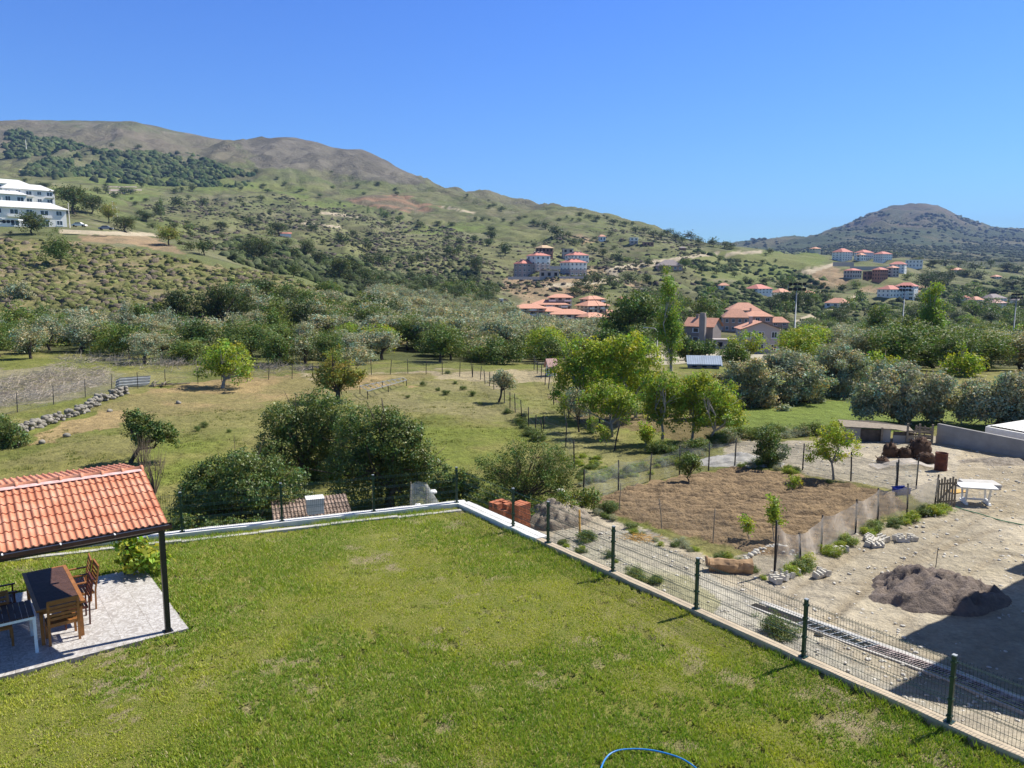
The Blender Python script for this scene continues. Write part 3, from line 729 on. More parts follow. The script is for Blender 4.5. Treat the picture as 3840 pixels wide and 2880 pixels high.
LAND = [(31, 205, 'the white apartment blocks'), (170, 165, 'the hillside wood'), (110, 285, 'the scrub slope'), (385, 202, 'the terraced plough field'), (450, 229, 'the bright green meadow'),
        (550, 268, 'the grey unfinished houses'), (567, 315, 'the orange-roofed villas'), (338, 305, 'the pale gully face'), (284, 237, 'the red-roofed hillside shed'), (640, 228, 'the bare saddle skyline'),
        (695, 258, 'the grey-roofed hill house'), (875, 252, 'the white hilltop blocks'), (760, 340, 'the grey gabled house'), (765, 300, 'the orange terraced houses'), (875, 290, 'the pale diagonal road'), (1000, 300, 'the far right houses')]
def where(px, v):
    best = min(LAND, key=lambda l: (l[0] - px) ** 2 + ((l[1] - v) * 1.6) ** 2)
    dx = px - best[0]; dy = (v - best[1]) * 1.6
    if abs(dx) + abs(dy) < 14: return 'beside ' + best[2]
    if abs(dx) > abs(dy) * 1.8: return ('right of ' if dx > 0 else 'left of ') + best[2]
    if abs(dy) > abs(dx) * 1.8: return ('below ' if dy > 0 else 'above ') + best[2]
    return ('below and ' if dy > 0 else 'above and ') + ('right of ' if dx > 0 else 'left of ') + best[2]
def sizew(w): return 'small' if w < 5 else ('medium-sized' if w < 9 else 'large')
def px_tree(kind, px, vb, wpx, hpx, label=None, group=None, **k):
    x, y, z = hit(px, vb, 60); w = wpx / 768 * y * 1.05; h = hpx / 768 * y * 1.08
    if label is None: label = f"{sizew(w)} {'dark' if kind.startswith('oak') else ''} {KNAME[kind][1]} {where(px, vb)}".replace('  ', ' ')
    return plant(kind, x, y, w, h, label, group or 'scattered trees on the hillsides', **k)

def crops(cx, cy, f, items):
    for it in items:
        k = 'oaklow' if len(it) < 5 else it[4]
        X, Y, W, H = it[:4]; px_tree(k, cx + X * f, cy + Y * f, W * f, H * f)
A = .11574
crops(0, 101.3, A, [(640, 975, 330, 225), (790, 975, 190, 150), (275, 1150, 250, 180), (540, 1420, 260, 260, 'mid'), (1090, 1135, 220, 130), (1460, 1245, 220, 150, 'gold'), (1655, 1290, 90, 80), (1765, 1330, 135, 120, 'oak'),
 (940, 1055, 150, 150, 'gold'), (220, 868, 90, 60), (440, 880, 70, 60, 'gold'), (965, 400, 45, 30), (1195, 418, 60, 35), (790, 430, 90, 35), (210, 698, 60, 30), (380, 745, 140, 40), (455, 820, 60, 40), (845, 800, 75, 55), (910, 800, 60, 50), (912, 748, 50, 35),
 (1000, 840, 90, 55), (1060, 800, 80, 52), (1130, 800, 90, 48), (1225, 745, 60, 40), (1505, 803, 75, 50), (1570, 788, 50, 45), (1665, 785, 70, 55), (1550, 912, 130, 90), (1630, 850, 50, 40), (1745, 915, 85, 70), (1210, 1000, 90, 60),
 (1265, 1040, 140, 70), (1345, 985, 60, 70), (1400, 995, 50, 130, 'poplar'), (1370, 985, 40, 110, 'poplar'), (1165, 900, 55, 30), (1255, 868, 60, 30), (1140, 852, 40, 22), (1320, 1100, 80, 50), (1615, 1070, 55, 40), (1510, 1110, 90, 60),
 (1630, 1120, 110, 60, 'mid'), (1650, 1180, 70, 60), (1775, 1135, 100, 55), (1915, 1110, 150, 60), (2020, 1000, 45, 40), (2080, 772, 40, 30), (2070, 880, 60, 40), (2110, 912, 55, 35), (2160, 1070, 90, 70), (1925, 1190, 60, 35),
 (2050, 1200, 80, 40), (2160, 1185, 60, 30), (2160, 1330, 150, 150), (75, 1195, 60, 30), (95, 1150, 40, 25), (1465, 1050, 40, 25), (1550, 1240, 50, 30), (700, 880, 60, 50)])
crops(256, 128, A, [(200, 935, 170, 110), (140, 938, 80, 60), (300, 848, 50, 40), (380, 840, 45, 50), (475, 888, 110, 60), (540, 752, 60, 40), (675, 730, 50, 22), (727, 667, 30, 28), (800, 755, 32, 20), (112, 747, 50, 38), (50, 632, 70, 45),
 (245, 502, 42, 30), (190, 452, 45, 25), (870, 518, 55, 35), (1065, 505, 60, 32), (1200, 547, 45, 28), (1215, 582, 45, 32), (932, 578, 40, 25), (650, 388, 28, 18), (968, 738, 22, 58, 'poplar'), (1080, 768, 25, 70, 'poplar'),
 (1120, 792, 80, 70, 'mid'), (1240, 810, 80, 50, 'mid'), (1120, 847, 60, 30), (1165, 847, 70, 42), (1425, 857, 95, 42), (1560, 845, 75, 35), (1695, 842, 75, 32), (1895, 800, 35, 38), (1955, 800, 45, 35), (2010, 803, 30, 22), (2010, 692, 40, 30),
 (2050, 685, 60, 28), (2120, 722, 75, 40), (2015, 632, 26, 14), (1820, 592, 28, 22), (715, 948, 70, 45), (760, 1005, 120, 85), (835, 932, 70, 55), (970, 1068, 100, 95), (960, 1000, 60, 50), (265, 1024, 120, 65), (435, 1115, 160, 145), (330, 1122, 120, 90),
 (60, 1145, 250, 190), (165, 1242, 100, 85), (325, 1292, 90, 120, 'oak'), (545, 1182, 150, 110), (580, 1012, 60, 45), (720, 1325, 250, 190), (640, 1230, 90, 70), (800, 1183, 85, 80, 'oak'), (970, 1190, 130, 110), (1070, 1190, 130, 120), (1130, 1172, 90, 60, 'mid'),
 (1265, 1103, 50, 40), (1430, 1148, 90, 60), (1340, 1184, 90, 70), (1680, 1113, 130, 85), (1750, 1090, 80, 70), (1660, 965, 80, 38), (1755, 1000, 60, 35), (1890, 995, 60, 65, 'oak'), (2010, 1025, 80, 65, 'oak'), (2040, 955, 90, 58), (2030, 893, 70, 35),
 (2150, 1105, 95, 95, 'oak'), (1900, 1255, 135, 145), (1855, 1083, 80, 50), (1345, 1315, 90, 80), (1430, 1303, 90, 60), (1665, 1203, 50, 50), (960, 1335, 90, 70), (1225, 1404, 130, 90), (1460, 1443, 90, 60), (1480, 1373, 80, 35),
 (870, 960, 45, 30), (960, 925, 30, 20), (1300, 908, 40, 16), (1480, 1110, 60, 35), (1560, 1150, 70, 40), (30, 838, 40, 30), (0, 400, 55, 45), (60, 520, 60, 40), (100, 555, 80, 30, 'mid'), (395, 545, 80, 22, 'mid'), (555, 598, 50, 25, 'mid'), (660, 530, 50, 30, 'mid')])
crops(485.3, 208, A, [(170, 388, 90, 85, 'oak'), (50, 268, 100, 62), (30, 325, 80, 52, 'oak'), (60, 207, 70, 42), (290, 107, 50, 32), (228, 152, 60, 34), (165, 122, 45, 28), (420, 160, 100, 48), (460, 158, 50, 38), (520, 184, 95, 60), (620, 262, 135, 95), (590, 205, 70, 50),
 (420, 337, 50, 40), (770, 327, 90, 55), (835, 322, 60, 48, 'oak'), (945, 272, 50, 32), (815, 120, 50, 32), (750, 110, 25, 22), (705, 90, 30, 22), (1055, 92, 35, 22), (955, 118, 75, 48), (830, 72, 80, 34), (895, 85, 80, 34), (1110, 147, 90, 52), (1210, 160, 80, 48),
 (1270, 157, 45, 38), (1300, 215, 90, 52), (1370, 222, 90, 55), (1450, 252, 110, 55), (1520, 262, 70, 50), (1570, 244, 110, 62), (1640, 285, 110, 68), (1700, 300, 80, 50), (1775, 286, 115, 72), (1855, 315, 90, 60), (1970, 335, 110, 66), (2060, 345, 90, 50), (2130, 350, 90, 45),
 (900, 372, 60, 42), (940, 392, 70, 45), (1010, 420, 90, 60), (1120, 352, 50, 30), (1150, 463, 95, 80), (1230, 474, 80, 50, 'mid'), (1300, 495, 70, 45), (1400, 500, 90, 60), (1730, 524, 150, 95, 'mid'), (1870, 556, 78, 70), (2020, 473, 50, 42), (2105, 514, 50, 42), (2090, 564, 60, 48),
 (1540, 563, 80, 75), (1260, 650, 125, 95), (1390, 654, 110, 78), (800, 700, 110, 80), (870, 660, 120, 90), (960, 640, 120, 80), (1060, 660, 120, 80), (1110, 700, 90, 60), (900, 730, 130, 70), (1000, 745, 130, 80), (800, 760, 90, 60), (760, 740, 80, 60), (720, 250, 60, 40),
 (1080, 235, 70, 30), (640, 110, 60, 20), (350, 85, 40, 20), (1020, 70, 30, 12), (1525, 420, 40, 25), (2180, 480, 60, 40), (2150, 600, 70, 50), (2000, 570, 60, 40)])
B = .12778
crops(741.3, 186.7, B, [(225, 528, 62, 42), (190, 540, 40, 20), (165, 603, 60, 32), (270, 590, 25, 22), (590, 497, 52, 26), (60, 640, 40, 20), (890, 800, 80, 60, 'mid'), (780, 820, 90, 50), (560, 800, 60, 30), (640, 795, 60, 40), (340, 800, 60, 40), (450, 790, 60, 40), (200, 770, 110, 55),
 (320, 960, 130, 130), (420, 975, 150, 150), (520, 970, 110, 130), (640, 900, 130, 60), (790, 1005, 120, 90), (1010, 1030, 120, 80), (1440, 800, 180, 120), (1530, 770, 170, 110), (1620, 770, 150, 100), (1480, 740, 120, 70), (1300, 730, 90, 50, 'mid'), (1640, 650, 90, 30, 'mid'),
 (1500, 625, 130, 50), (1600, 620, 120, 50), (1700, 630, 130, 50), (1830, 650, 120, 60), (1760, 700, 130, 55), (1880, 720, 110, 50), (2080, 660, 140, 60), (2160, 680, 120, 60), (2120, 800, 150, 70), (2190, 790, 90, 70), (2060, 780, 100, 60), (1950, 630, 60, 60), (1820, 800, 110, 50, 'mid'),
 (1850, 850, 90, 55, 'mid'), (1670, 830, 60, 30), (2150, 850, 70, 35), (1360, 610, 90, 50), (1210, 550, 90, 40), (1300, 545, 90, 35), (1390, 580, 60, 30), (1130, 500, 90, 25), (2030, 590, 60, 25), (2110, 570, 50, 15), (700, 500, 60, 25), (80, 760, 60, 40), (20, 760, 60, 60)])

# ------------------------------------------------------------------ orchards and groves on the valley floor
_rr = random.Random(4242)
def fill(n, Y0, Y1, p0, p1, kinds, wr, hr, label, group, minpx=3.2, poly=None, avoid=(), lod=None, cond=None):
    """scatter individual trees; spacing grows with their size"""
    got = []; tries = 0
    while len(got) < n and tries < n * 60:
        tries += 1
        Y = math.exp(_rr.uniform(math.log(Y0), math.log(Y1))); px = _rr.uniform(p0, p1)
        x, y, z = at(px, Y)
        v = float(proj(x, y, z)[1])
        if poly and not bool(in_poly(np.array([px]), np.array([v]), poly)[0]): continue
        if any(in_poly(np.array([px]), np.array([v]), a)[0] for a in avoid): continue
        k = _rr.choices([a for a, _ in kinds], [b for _, b in kinds])[0]
        w = _rr.uniform(*wr); h = _rr.uniform(*hr)
        if any((x - a) ** 2 + (y - b) ** 2 < (.33 * (w + c)) ** 2 for a, b, c in got): continue
        got.append((x, y, w))
        lab = label[k] if isinstance(label, dict) else label
        plant(k, x, y, w, h, lab, group, lod=lod, z=z - .1, uniq=False)
ROADS = [[(600, 345), (680, 342), (740, 330), (840, 344), (840, 368), (690, 368), (600, 378)], [(770, 334), (800, 318), (856, 294), (862, 297), (810, 320), (780, 336)]]
VILL = [(508, 328), (522, 312), (560, 300), (640, 300), (640, 330), (560, 335)]
HOUS = [(680, 350), (680, 296), (800, 296), (805, 356), (690, 360)]
# olive grove below the villas
fill(165, 112, 330, 372, 640, [('olive', 1)], (5.8, 8.6), (4.8, 6.6), 'silvery olive tree in the dense grove between the pasture and the orange-roofed villas', 'olive trees of the valley grove', avoid=[VILL] + ROADS, cond=None)
fill(36, 92, 160, 372, 560, [('mid', 3), ('olive', 2), ('midb', 3), ('fresh', 1)], (4.5, 7.5), (3.5, 5.5),
     {'mid': 'green broadleaf tree in the belt just behind the pasture fence', 'olive': 'silvery olive tree in the belt just behind the pasture fence', 'midb': 'rounded green shrub in the belt just behind the pasture fence', 'fresh': 'bright green tree in the belt just behind the pasture fence'}, 'trees behind the pasture fence')
# thicket at the foot of the scrub slope
fill(95, 84, 150, -20, 372, [('mid', 4.5), ('midb', 3), ('olive', 3), ('fresh', .5), ('oliveb', 1.5)], (4.0, 7.5), (3.0, 5.2),
     {'mid': 'leafy green tree in the thicket at the foot of the scrub slope', 'midb': 'dense green shrub in the thicket at the foot of the scrub slope', 'olive': 'grey-green olive tree in the thicket at the foot of the scrub slope',
      'fresh': 'bright yellow-green tree in the thicket at the foot of the scrub slope', 'oliveb': 'low grey shrub in the thicket at the foot of the scrub slope'}, 'thicket along the foot of the scrub slope',
     poly=[(-30, 366), (-30, 326), (120, 326), (200, 322), (380, 322), (380, 371), (250, 368), (150, 366), (100, 352)])
fill(60, 130, 240, 215, 395, [('mid', 3), ('oaklow', 3), ('olive', 2), ('midb', 2)], (5, 8.5), (4, 6.5),
     {'mid': 'green tree in the gully below the pale rock face', 'oaklow': 'dark oak in the gully below the pale rock face', 'olive': 'olive tree in the gully below the pale rock face', 'midb': 'green shrub in the gully below the pale rock face'}, 'gully trees',
     poly=[(215, 330), (235, 306), (330, 300), (345, 322), (395, 318), (395, 340), (215, 345)])
# ravine behind the scrub hill
fill(40, 300, 430, 330, 500, [('oaklow', 4), ('mid', 1)], (6, 11), (5, 8), {'oaklow': 'dark oak in the wooded ravine below the unfinished houses', 'mid': 'green tree in the wooded ravine below the unfinished houses'}, 'ravine oaks',
     poly=[(330, 300), (345, 270), (400, 285), (500, 290), (505, 318), (420, 312), (350, 315)])
# right hand side: olives and fresh green trees
fill(52, 84, 150, 745, 1100, [('olive', 5), ('fresh', .8), ('mid', 3)], (6.0, 9.5), (4.4, 6.0),
     {'olive': 'grey-green olive tree in the near right-hand grove', 'fresh': 'yellow-green tree among the olives of the near right-hand grove', 'mid': 'green tree among the olives of the near right-hand grove'}, 'trees of the near right grove',
     avoid=[[(740, 348), (815, 346), (830, 366), (740, 372)]])
fill(170, 150, 330, 800, 1110, [('olive', 3), ('mid', 5), ('fresh', .5), ('oaklow', 2), ('poplar', .3)], (6, 9.5), (5, 8.0),
     {'olive': 'olive tree on the valley floor beyond the near right-hand grove', 'mid': 'broad green tree on the valley floor beyond the near right-hand grove', 'fresh': 'bright tree on the valley floor beyond the near right-hand grove',
      'oaklow': 'dark oak on the valley floor beyond the near right-hand grove', 'poplar': 'slim poplar on the valley floor beyond the near right-hand grove'}, 'valley floor trees on the right', avoid=ROADS)
fill(90, 340, 620, 770, 1110, [('mid', 4), ('oaklow', 3)], (7, 12), (6, 9),
     {'mid': 'green tree between the far houses on the right', 'oaklow': 'dark tree between the far houses on the right', 'olive': 'olive tree between the far houses on the right'}, 'trees between the far houses', avoid=ROADS + [[(800, 240), (935, 240), (935, 300), (800, 300)], [(862, 290), (905, 280), (905, 325), (862, 325)]])
fill(90, 230, 430, 635, 800, [('mid', 4), ('oaklow', 3), ('midb', 2)], (6, 10), (5, 8),
     {'mid': 'green tree on the slope behind the orange terraced houses', 'oaklow': 'dark oak on the slope behind the orange terraced houses', 'midb': 'green shrub on the slope behind the orange terraced houses'}, 'trees behind the orange terraced houses', avoid=[HOUS])
fill(30, 105, 190, 600, 745, [('mid', 3), ('midb', 2), ('fresh', 1)], (5, 8), (4.5, 6.5),
     {'mid': 'green tree in the gardens around the tall poplar', 'midb': 'green shrub in the gardens around the tall poplar', 'fresh': 'bright tree in the gardens around the tall poplar'}, 'garden trees round the poplar', avoid=[[(680, 330), (748, 330), (748, 372), (680, 372)], [(640, 345), (680, 345), (745, 345), (745, 372), (640, 372)], [(700, 335), (800, 330), (800, 362), (700, 362)]])

# ------------------------------------------------------------------ uncountable cover
def blob_cover(name, label, pts, sizes, mat, cols, seed, hfac=.75, seg=7, rings=4):
    rng = np.random.default_rng(seed); n = len(pts)
    th = np.linspace(0, 2 * np.pi, seg, endpoint=False); ph = np.linspace(.0, np.pi * .55, rings)
    base = np.array([[math.sin(p) * math.cos(t), math.sin(p) * math.sin(t), math.cos(p)] for p in ph[1:] for t in th]); base = np.concatenate([[[0, 0, 1]], base])
    F = []
    for k in range(seg): F.append([0, 1 + k, 1 + (k + 1) % seg, 1 + (k + 1) % seg])
    for r in range(rings - 2):
        for k in range(seg): F.append([1 + r * seg + k, 1 + (r + 1) * seg + k, 1 + (r + 1) * seg + (k + 1) % seg, 1 + r * seg + (k + 1) % seg])
    F = np.array(F); nb = len(base)
    s = sizes[:, None, None]; rot = rng.random(n) * 6.28; ca = np.cos(rot)[:, None]; sa = np.sin(rot)[:, None]
    B = np.repeat(base[None], n, 0) * (1 + rng.normal(0, .17, (n, nb, 1)))
    bx = B[..., 0] * ca - B[..., 1] * sa; by = B[..., 0] * sa + B[..., 1] * ca
    V = np.stack([bx * (1 + .3 * rng.random((n, 1))), by, B[..., 2] * hfac], -1) * s + pts[:, None, :]
    tri = F[:, :3][F[:, 2] == F[:, 3]]; qd = F[F[:, 2] != F[:, 3]]
    tr2 = np.concatenate([tri, qd[:, [0, 1, 2]], qd[:, [0, 2, 3]]])
    FF = (tr2[None] + (np.arange(n) * nb)[:, None, None]).reshape(-1, 3)
    c = np.array(cols)[rng.integers(0, len(cols), n)] * (.75 + .5 * rng.random((n, 1)))
    c = np.repeat(c, nb, 0)
    return tag(link(name, np_mesh(name, V.reshape(-1, 3), FF, mat, c, smooth=False)), label, 'vegetation', kind='stuff')
t = NT('cushion'); a = t.node('ShaderNodeAttribute', attribute_name='Col'); p = t.world()
c = t.mix(1.0, a.outputs['Color'], t.ramp(t.noise(p, 2.5, 4, .7), [(.3, [.55] * 3), (.7, [1.4] * 3)]), 'MULTIPLY')
t.l.new(c, t.b.inputs['Base Color']); t.b.inputs['Roughness'].default_value = 1; t.b.inputs['Specular IOR Level'].default_value = .05
t.bump(t.noise(p, 4, 4, .7), 1.0, .4); M['cushion'] = t.m
def scatter_region(n, poly, Y0, Y1, seed, dens=None):
    rng = np.random.default_rng(seed); out = []
    while sum(map(len, out)) < n:
        Y = np.exp(rng.uniform(math.log(Y0), math.log(Y1), n * 2)) ; px = rng.uniform(min(p[0] for p in poly), max(p[0] for p in poly), n * 2)
        X = (px - 512) / 768 * Y; Z = ground(X, Y); pp, vv = proj(X, Y, Z)
        ok = in_poly(pp, vv, poly)
        if dens is not None: ok &= dens(X, Y) > rng.random(len(X))
        out.append(np.stack([X, Y, Z], 1)[ok])
        if len(out) > 60: break
    return np.concatenate(out)[:n]
SC = [(-250, 240), (10, 240), (60, 240), (140, 251), (200, 262), (280, 276), (346, 300), (345, 320), (250, 330), (200, 322), (60, 326), (-250, 330)]
pts = scatter_region(8500, SC, 100, 262, 3, lambda X, Y: .16 + sstep(.38, .56, fbm(X / 7, Y / 9, 3, 83)))
rng = np.random.default_rng(9); blob_cover('scrub_cushions', 'low olive-green cushion scrub covering the near hillside on the left', pts + [0, 0, -.1], .28 + 1.0 * rng.random(len(pts)) ** 2.4, M['cushion'], [(.19, .20, .075), (.23, .215, .10), (.16, .175, .06), (.20, .165, .12), (.14, .15, .06)], 4, .8)
WOOD = [(2, 150), (8, 132), (22, 130), (40, 137), (75, 143), (96, 150), (72, 152), (60, 151), (130, 152), (185, 153), (225, 168), (262, 178), (262, 188), (215, 187), (160, 186), (100, 182), (60, 180), (25, 176), (30, 165), (45, 156), (10, 160)]
pts = scatter_region(3000, WOOD, 600, 2000, 6, lambda X, Y: .06 + sstep(.34, .5, fbm(X / 70, Y / 110, 4, 87)))
rng = np.random.default_rng(10); blob_cover('hillside_wood', 'dark green wood spread across the upper left mountain slope', pts, 2.0 + 4.6 * rng.random(len(pts)) ** 1.4, M['cushion'], [(.06, .09, .035), (.05, .08, .035), (.09, .12, .05), (.07, .085, .045), (.11, .13, .055)], 5, 1.1, 8, 5)
# low scrub tufts over the mid slopes
MID = [(140, 205), (330, 190), (470, 235), (505, 245), (620, 225), (700, 245), (690, 330), (500, 300), (350, 300), (290, 270), (180, 245)]
pts = scatter_region(14000, MID, 260, 1100, 8, lambda X, Y: .15 + sstep(.45, .62, fbm(X / 45, Y / 45, 3, 77)))
rng = np.random.default_rng(11); blob_cover('slope_scrub', 'patchy low scrub dotted over the middle slopes', pts, (.3 + 1.5 * rng.random(len(pts)) ** 3.2) * (pts[:, 1] / 420) ** .6, M['cushion'], [(.10, .11, .055), (.08, .09, .045), (.14, .13, .08), (.12, .10, .08)], 6, .7, 6, 4)
RS = [(690, 250), (800, 270), (860, 295), (930, 290), (1100, 265), (1100, 335), (960, 340), (860, 345), (800, 340), (700, 320)]
pts = scatter_region(3600, RS, 200, 1200, 28, lambda X, Y: .04 + sstep(.44, .58, fbm(X / 38, Y / 50, 3, 78)))
rng = np.random.default_rng(13); blob_cover('slope_scrub', 'dark bushes spread between the houses on the right-hand slopes', pts, (.7 + 1.9 * rng.random(len(pts)) ** 1.6) * (pts[:, 1] / 420) ** .5, M['cushion'], [(.07, .09, .04), (.10, .13, .05), (.055, .07, .035), (.13, .16, .06)], 16, .95, 7, 4)
RV = [(215, 250), (260, 232), (330, 245), (420, 258), (500, 280), (500, 318), (420, 308), (350, 296), (300, 280), (240, 266)]
pts = scatter_region(2200, RV, 200, 520, 38, lambda X, Y: .03 + sstep(.46, .58, fbm(X / 26, Y / 34, 3, 88)))
rng = np.random.default_rng(23); blob_cover('ravine_scrub', 'dark merging thickets lining the ravine behind the scrub slope', pts, (.6 + 2.1 * rng.random(len(pts)) ** 1.8) * (pts[:, 1] / 380) ** .5, M['cushion'], [(.06, .08, .035), (.09, .115, .045), (.05, .065, .03), (.12, .14, .07)], 26, 1.0, 7, 5)
RM = [(741, 239), (800, 240), (834, 232), (860, 218), (880, 212), (960, 216), (990, 228), (1100, 232), (1100, 262), (880, 262), (741, 252)]
pts = scatter_region(5000, RM, 1500, 4700, 12, lambda X, Y: .1 + sstep(.42, .6, fbm(X / 160, Y / 260, 3, 79)))
rng = np.random.default_rng(12); blob_cover('mountain_wood', 'wooded cover over the far blue-grey mountain on the right', pts, (4 + 5 * rng.random(len(pts))) * (pts[:, 1] / 3000), M['cushion'], [(.05, .065, .035), (.065, .08, .04), (.09, .10, .06)], 7, .8, 6, 4)
# ------------------------------------------------------------------ trees with a shape of their own
def own_tree(kind, px, vb, lobes, label, n, leaf, Y=None, name=None, cat=None, group=None, rtrunk=.12, dep=.55, lean=None, branches=8, per=11, fork=.42, multi=1, bark=None, clump=2.2, z=None):
    """lobes: (px, row, radius px) laid out round the trunk in metres at the tree's own distance; depth offsets are random"""
    if Y is None: x, y, zz = hit(px, vb, 25)
    else: x, y, zz = at(px, Y)
    if z is not None: zz = z
    lf, lm, bk, tr, opt = KIND[kind]; seed = int(px * 31 + vb) % 99991; rng = np.random.default_rng(seed)
    L = []; zmin = 1e9
    for i, l in enumerate(lobes):
        t = float(v2t(l[1])); r = l[2] / 768 * y * (1.28 if kind == 'fresh' else 1.1); cx = float(px2u(l[0], t)) * y - x; cz = CAMH + t * y - zz
        spread = max(abs(q[0] - px) for q in lobes) / 768 * y
        dy = (rng.random() * 2 - 1) * spread * dep
        dy *= math.sqrt(max(0.05, 1 - min(1, abs(cx) / max(spread, .1)) ** 2))
        k = (y + dy) / y; L.append((cx * k, dy, (cz + zz - CAMH) * k + CAMH - zz, r, r, r * .85))
    # a few inner lobes so that the crown has body front to back
    for i in range(max(2, len(lobes) // 2)):
        a, b = L[rng.integers(len(lobes))], L[rng.integers(len(lobes))]
        L.append(tuple((np.array(a) + np.array(b)) / 2))
    if kind in ('fresh', 'mid', 'gold', 'olive', 'midb'):
        clump *= .95; per = 20; n = int(n * (.7 if kind == 'fresh' else 1)); leaf *= 1.12 if kind != 'midb' else 1; L = L + [(l[0] + rng.normal(0, l[3] * .7), l[1] + rng.normal(0, l[3] * .7), l[2] + rng.normal(0, l[3] * .6), l[3] * .42, l[3] * .42, l[3] * .42) for l in L + L]
    V, F, c = crown_arrays(rng, L, n, leaf, per, clump=clump, **opt)
    zfl = V[:, 2] > -.05; ok = zfl.reshape(-1, 4).all(1)
    F = F[ok]; used = F.ravel(); V = V[used]; c = c[used]; F = np.arange(len(V)).reshape(-1, 4)
    nm = name or KNAME[kind][0]; o = empty(nm, (x, y, zz), 0, label, cat or KNAME[kind][2], group)
    link('crown', np_mesh('crown', V, F, M[lm], c), o)
    mb = MB(); A_ = np.array(L); cen = Vector(A_[:, :3].mean(0)); low = A_[:, 2].min()
    for q in range(multi):
        off = Vector((rng.normal(0, .25), rng.normal(0, .2), 0)) if multi > 1 else Vector((0, 0, 0))
        fk = Vector((cen.x * fork, cen.y * fork, max(.25 * cen.z, cen.z * fork))) + off * 1.5
        mb.tube([off + Vector((0, 0, -.2)), off * 1.1 + Vector((0, 0, .05)), (off + fk) / 2 + Vector((rng.normal(0, .06), rng.normal(0, .06), 0)), fk], [rtrunk * 1.5, rtrunk * 1.1, rtrunk * .9, rtrunk * .75], 9)
        for i in rng.permutation(len(L))[:branches]:
            e = Vector(L[i][:3]); mid = (fk + e) / 2 + Vector(rng.normal(0, .07 * e.length, 3)); mb.tube([fk - Vector((0, 0, rtrunk)), mid, e], [rtrunk * .6, rtrunk * .38, rtrunk * .12], 6)
            for k in range(4):
                e2 = e + Vector(rng.normal(0, L[i][3] * .8, 3)); mb.tube([mid, (mid + e2) / 2 + Vector(rng.normal(0, .05, 3)), e2], [rtrunk * .28, rtrunk * .18, rtrunk * .06], 4)
    mb.build('trunk', M[bark or bk], o)
    return o
M['poplar_leaf'] = leaf_mat('poplar_leaves', (.23, .31, .05), .38, .1)
KIND['tallpoplar'] = (poplar_lobes, 'poplar_leaf', 'bark_pale', .03, dict(up=.1)); KNAME['tallpoplar'] = KNAME['poplar']
T = own_tree
T('mid', 131, 463, [(129, 415, 7), (136, 424, 9), (146, 421, 8), (154, 430, 10), (165, 433, 9), (172, 440, 6), (127, 432, 8), (143, 436, 9), (158, 440, 7)], 'small windswept tree leaning right on the open pasture', 7000, .055, rtrunk=.13, fork=.5, clump=1.9)
T('gold', 337, 401, [(322, 375, 10), (333, 367, 11), (345, 368, 10), (353, 377, 9), (327, 385, 8), (342, 382, 10)], 'round yellow-green tree with a stout dark trunk in the pasture', 7000, .075, rtrunk=.22, bark='bark')
T('fresh', 223, 388, [(210, 360, 10), (220, 350, 11), (232, 350, 10), (242, 360, 9), (206, 371, 8), (228, 366, 12), (244, 372, 6)], 'bright green spreading tree at the left pasture fence', 7500, .09, rtrunk=.16)
T('olive', 499, 402, [(494, 380, 5), (501, 376, 6), (508, 378, 5.5), (512, 384, 4), (502, 385, 4)], 'little grey-leaved tree leaning beside the lane fence', 3200, .06, rtrunk=.09, fork=.6)
T('bush', 300, 482, [(300, 408, 18), (318, 400, 14), (335, 412, 18), (282, 420, 18), (272, 438, 14), (300, 435, 24), (328, 435, 22), (348, 430, 14), (285, 456, 20), (315, 462, 22), (340, 458, 18), (264, 452, 8), (300, 475, 18)],
  'big rounded leafy tree behind the pergola, left of a darker one', 34000, .052, Y=38, rtrunk=.16, multi=2, branches=7)
T('bush', 385, 497, [(345, 428, 14), (362, 420, 16), (380, 418, 13), (396, 424, 14), (410, 434, 12), (352, 448, 20), (376, 440, 22), (402, 444, 20), (422, 453, 16), (434, 462, 9), (388, 412, 9), (416, 428, 8), (428, 470, 14), (405, 468, 22), (380, 468, 22), (355, 472, 18), (392, 488, 20), (428, 486, 13), (365, 490, 18), (335, 470, 14), (340, 492, 12), (410, 500, 12)],
  'tall dark wind-combed tree above the tiled shed', 44000, .05, Y=34, rtrunk=.15, multi=3, branches=7)
T('bush', 240, 530, [(186, 492, 13), (200, 478, 13), (216, 468, 13), (234, 462, 14), (252, 464, 14), (270, 470, 15), (288, 480, 14), (205, 498, 20), (230, 488, 22), (258, 490, 22), (284, 498, 17), (186, 515, 14), (212, 518, 18), (240, 515, 20), (268, 515, 18), (296, 512, 12), (304, 498, 9)],
  'broad glossy shrub just behind the back wall beside the pergola', 46000, .045, Y=27.5, rtrunk=.09, multi=4, branches=6, name='shrub', cat='shrub', z=-3.2)
T('midb', 513, 500, [(482, 475, 9), (494, 464, 11), (508, 456, 11), (524, 450, 11), (540, 450, 11), (554, 456, 11), (564, 468, 10), (570, 482, 8), (500, 480, 16), (525, 472, 18), (548, 476, 16), (488, 492, 12), (515, 492, 17), (542, 494, 15), (562, 495, 9)],
  'wispy olive-green shrub with upright twigs beyond the lawn corner', 26000, .032, Y=32, rtrunk=.04, multi=6, branches=7, name='shrub', cat='shrub', clump=3)
T('midb', 500, 520, [(470, 505, 11), (482, 515, 12), (498, 505, 13), (514, 515, 13), (530, 508, 13), (548, 512, 12), (565, 506, 11), (580, 500, 9), (592, 496, 7), (560, 520, 9), (540, 524, 8)],
  'dense low shrub filling the ditch behind the brick stacks', 30000, .045, Y=31, rtrunk=.04, multi=4, branches=5, name='shrub', cat='shrub', clump=3, z=-2.9)
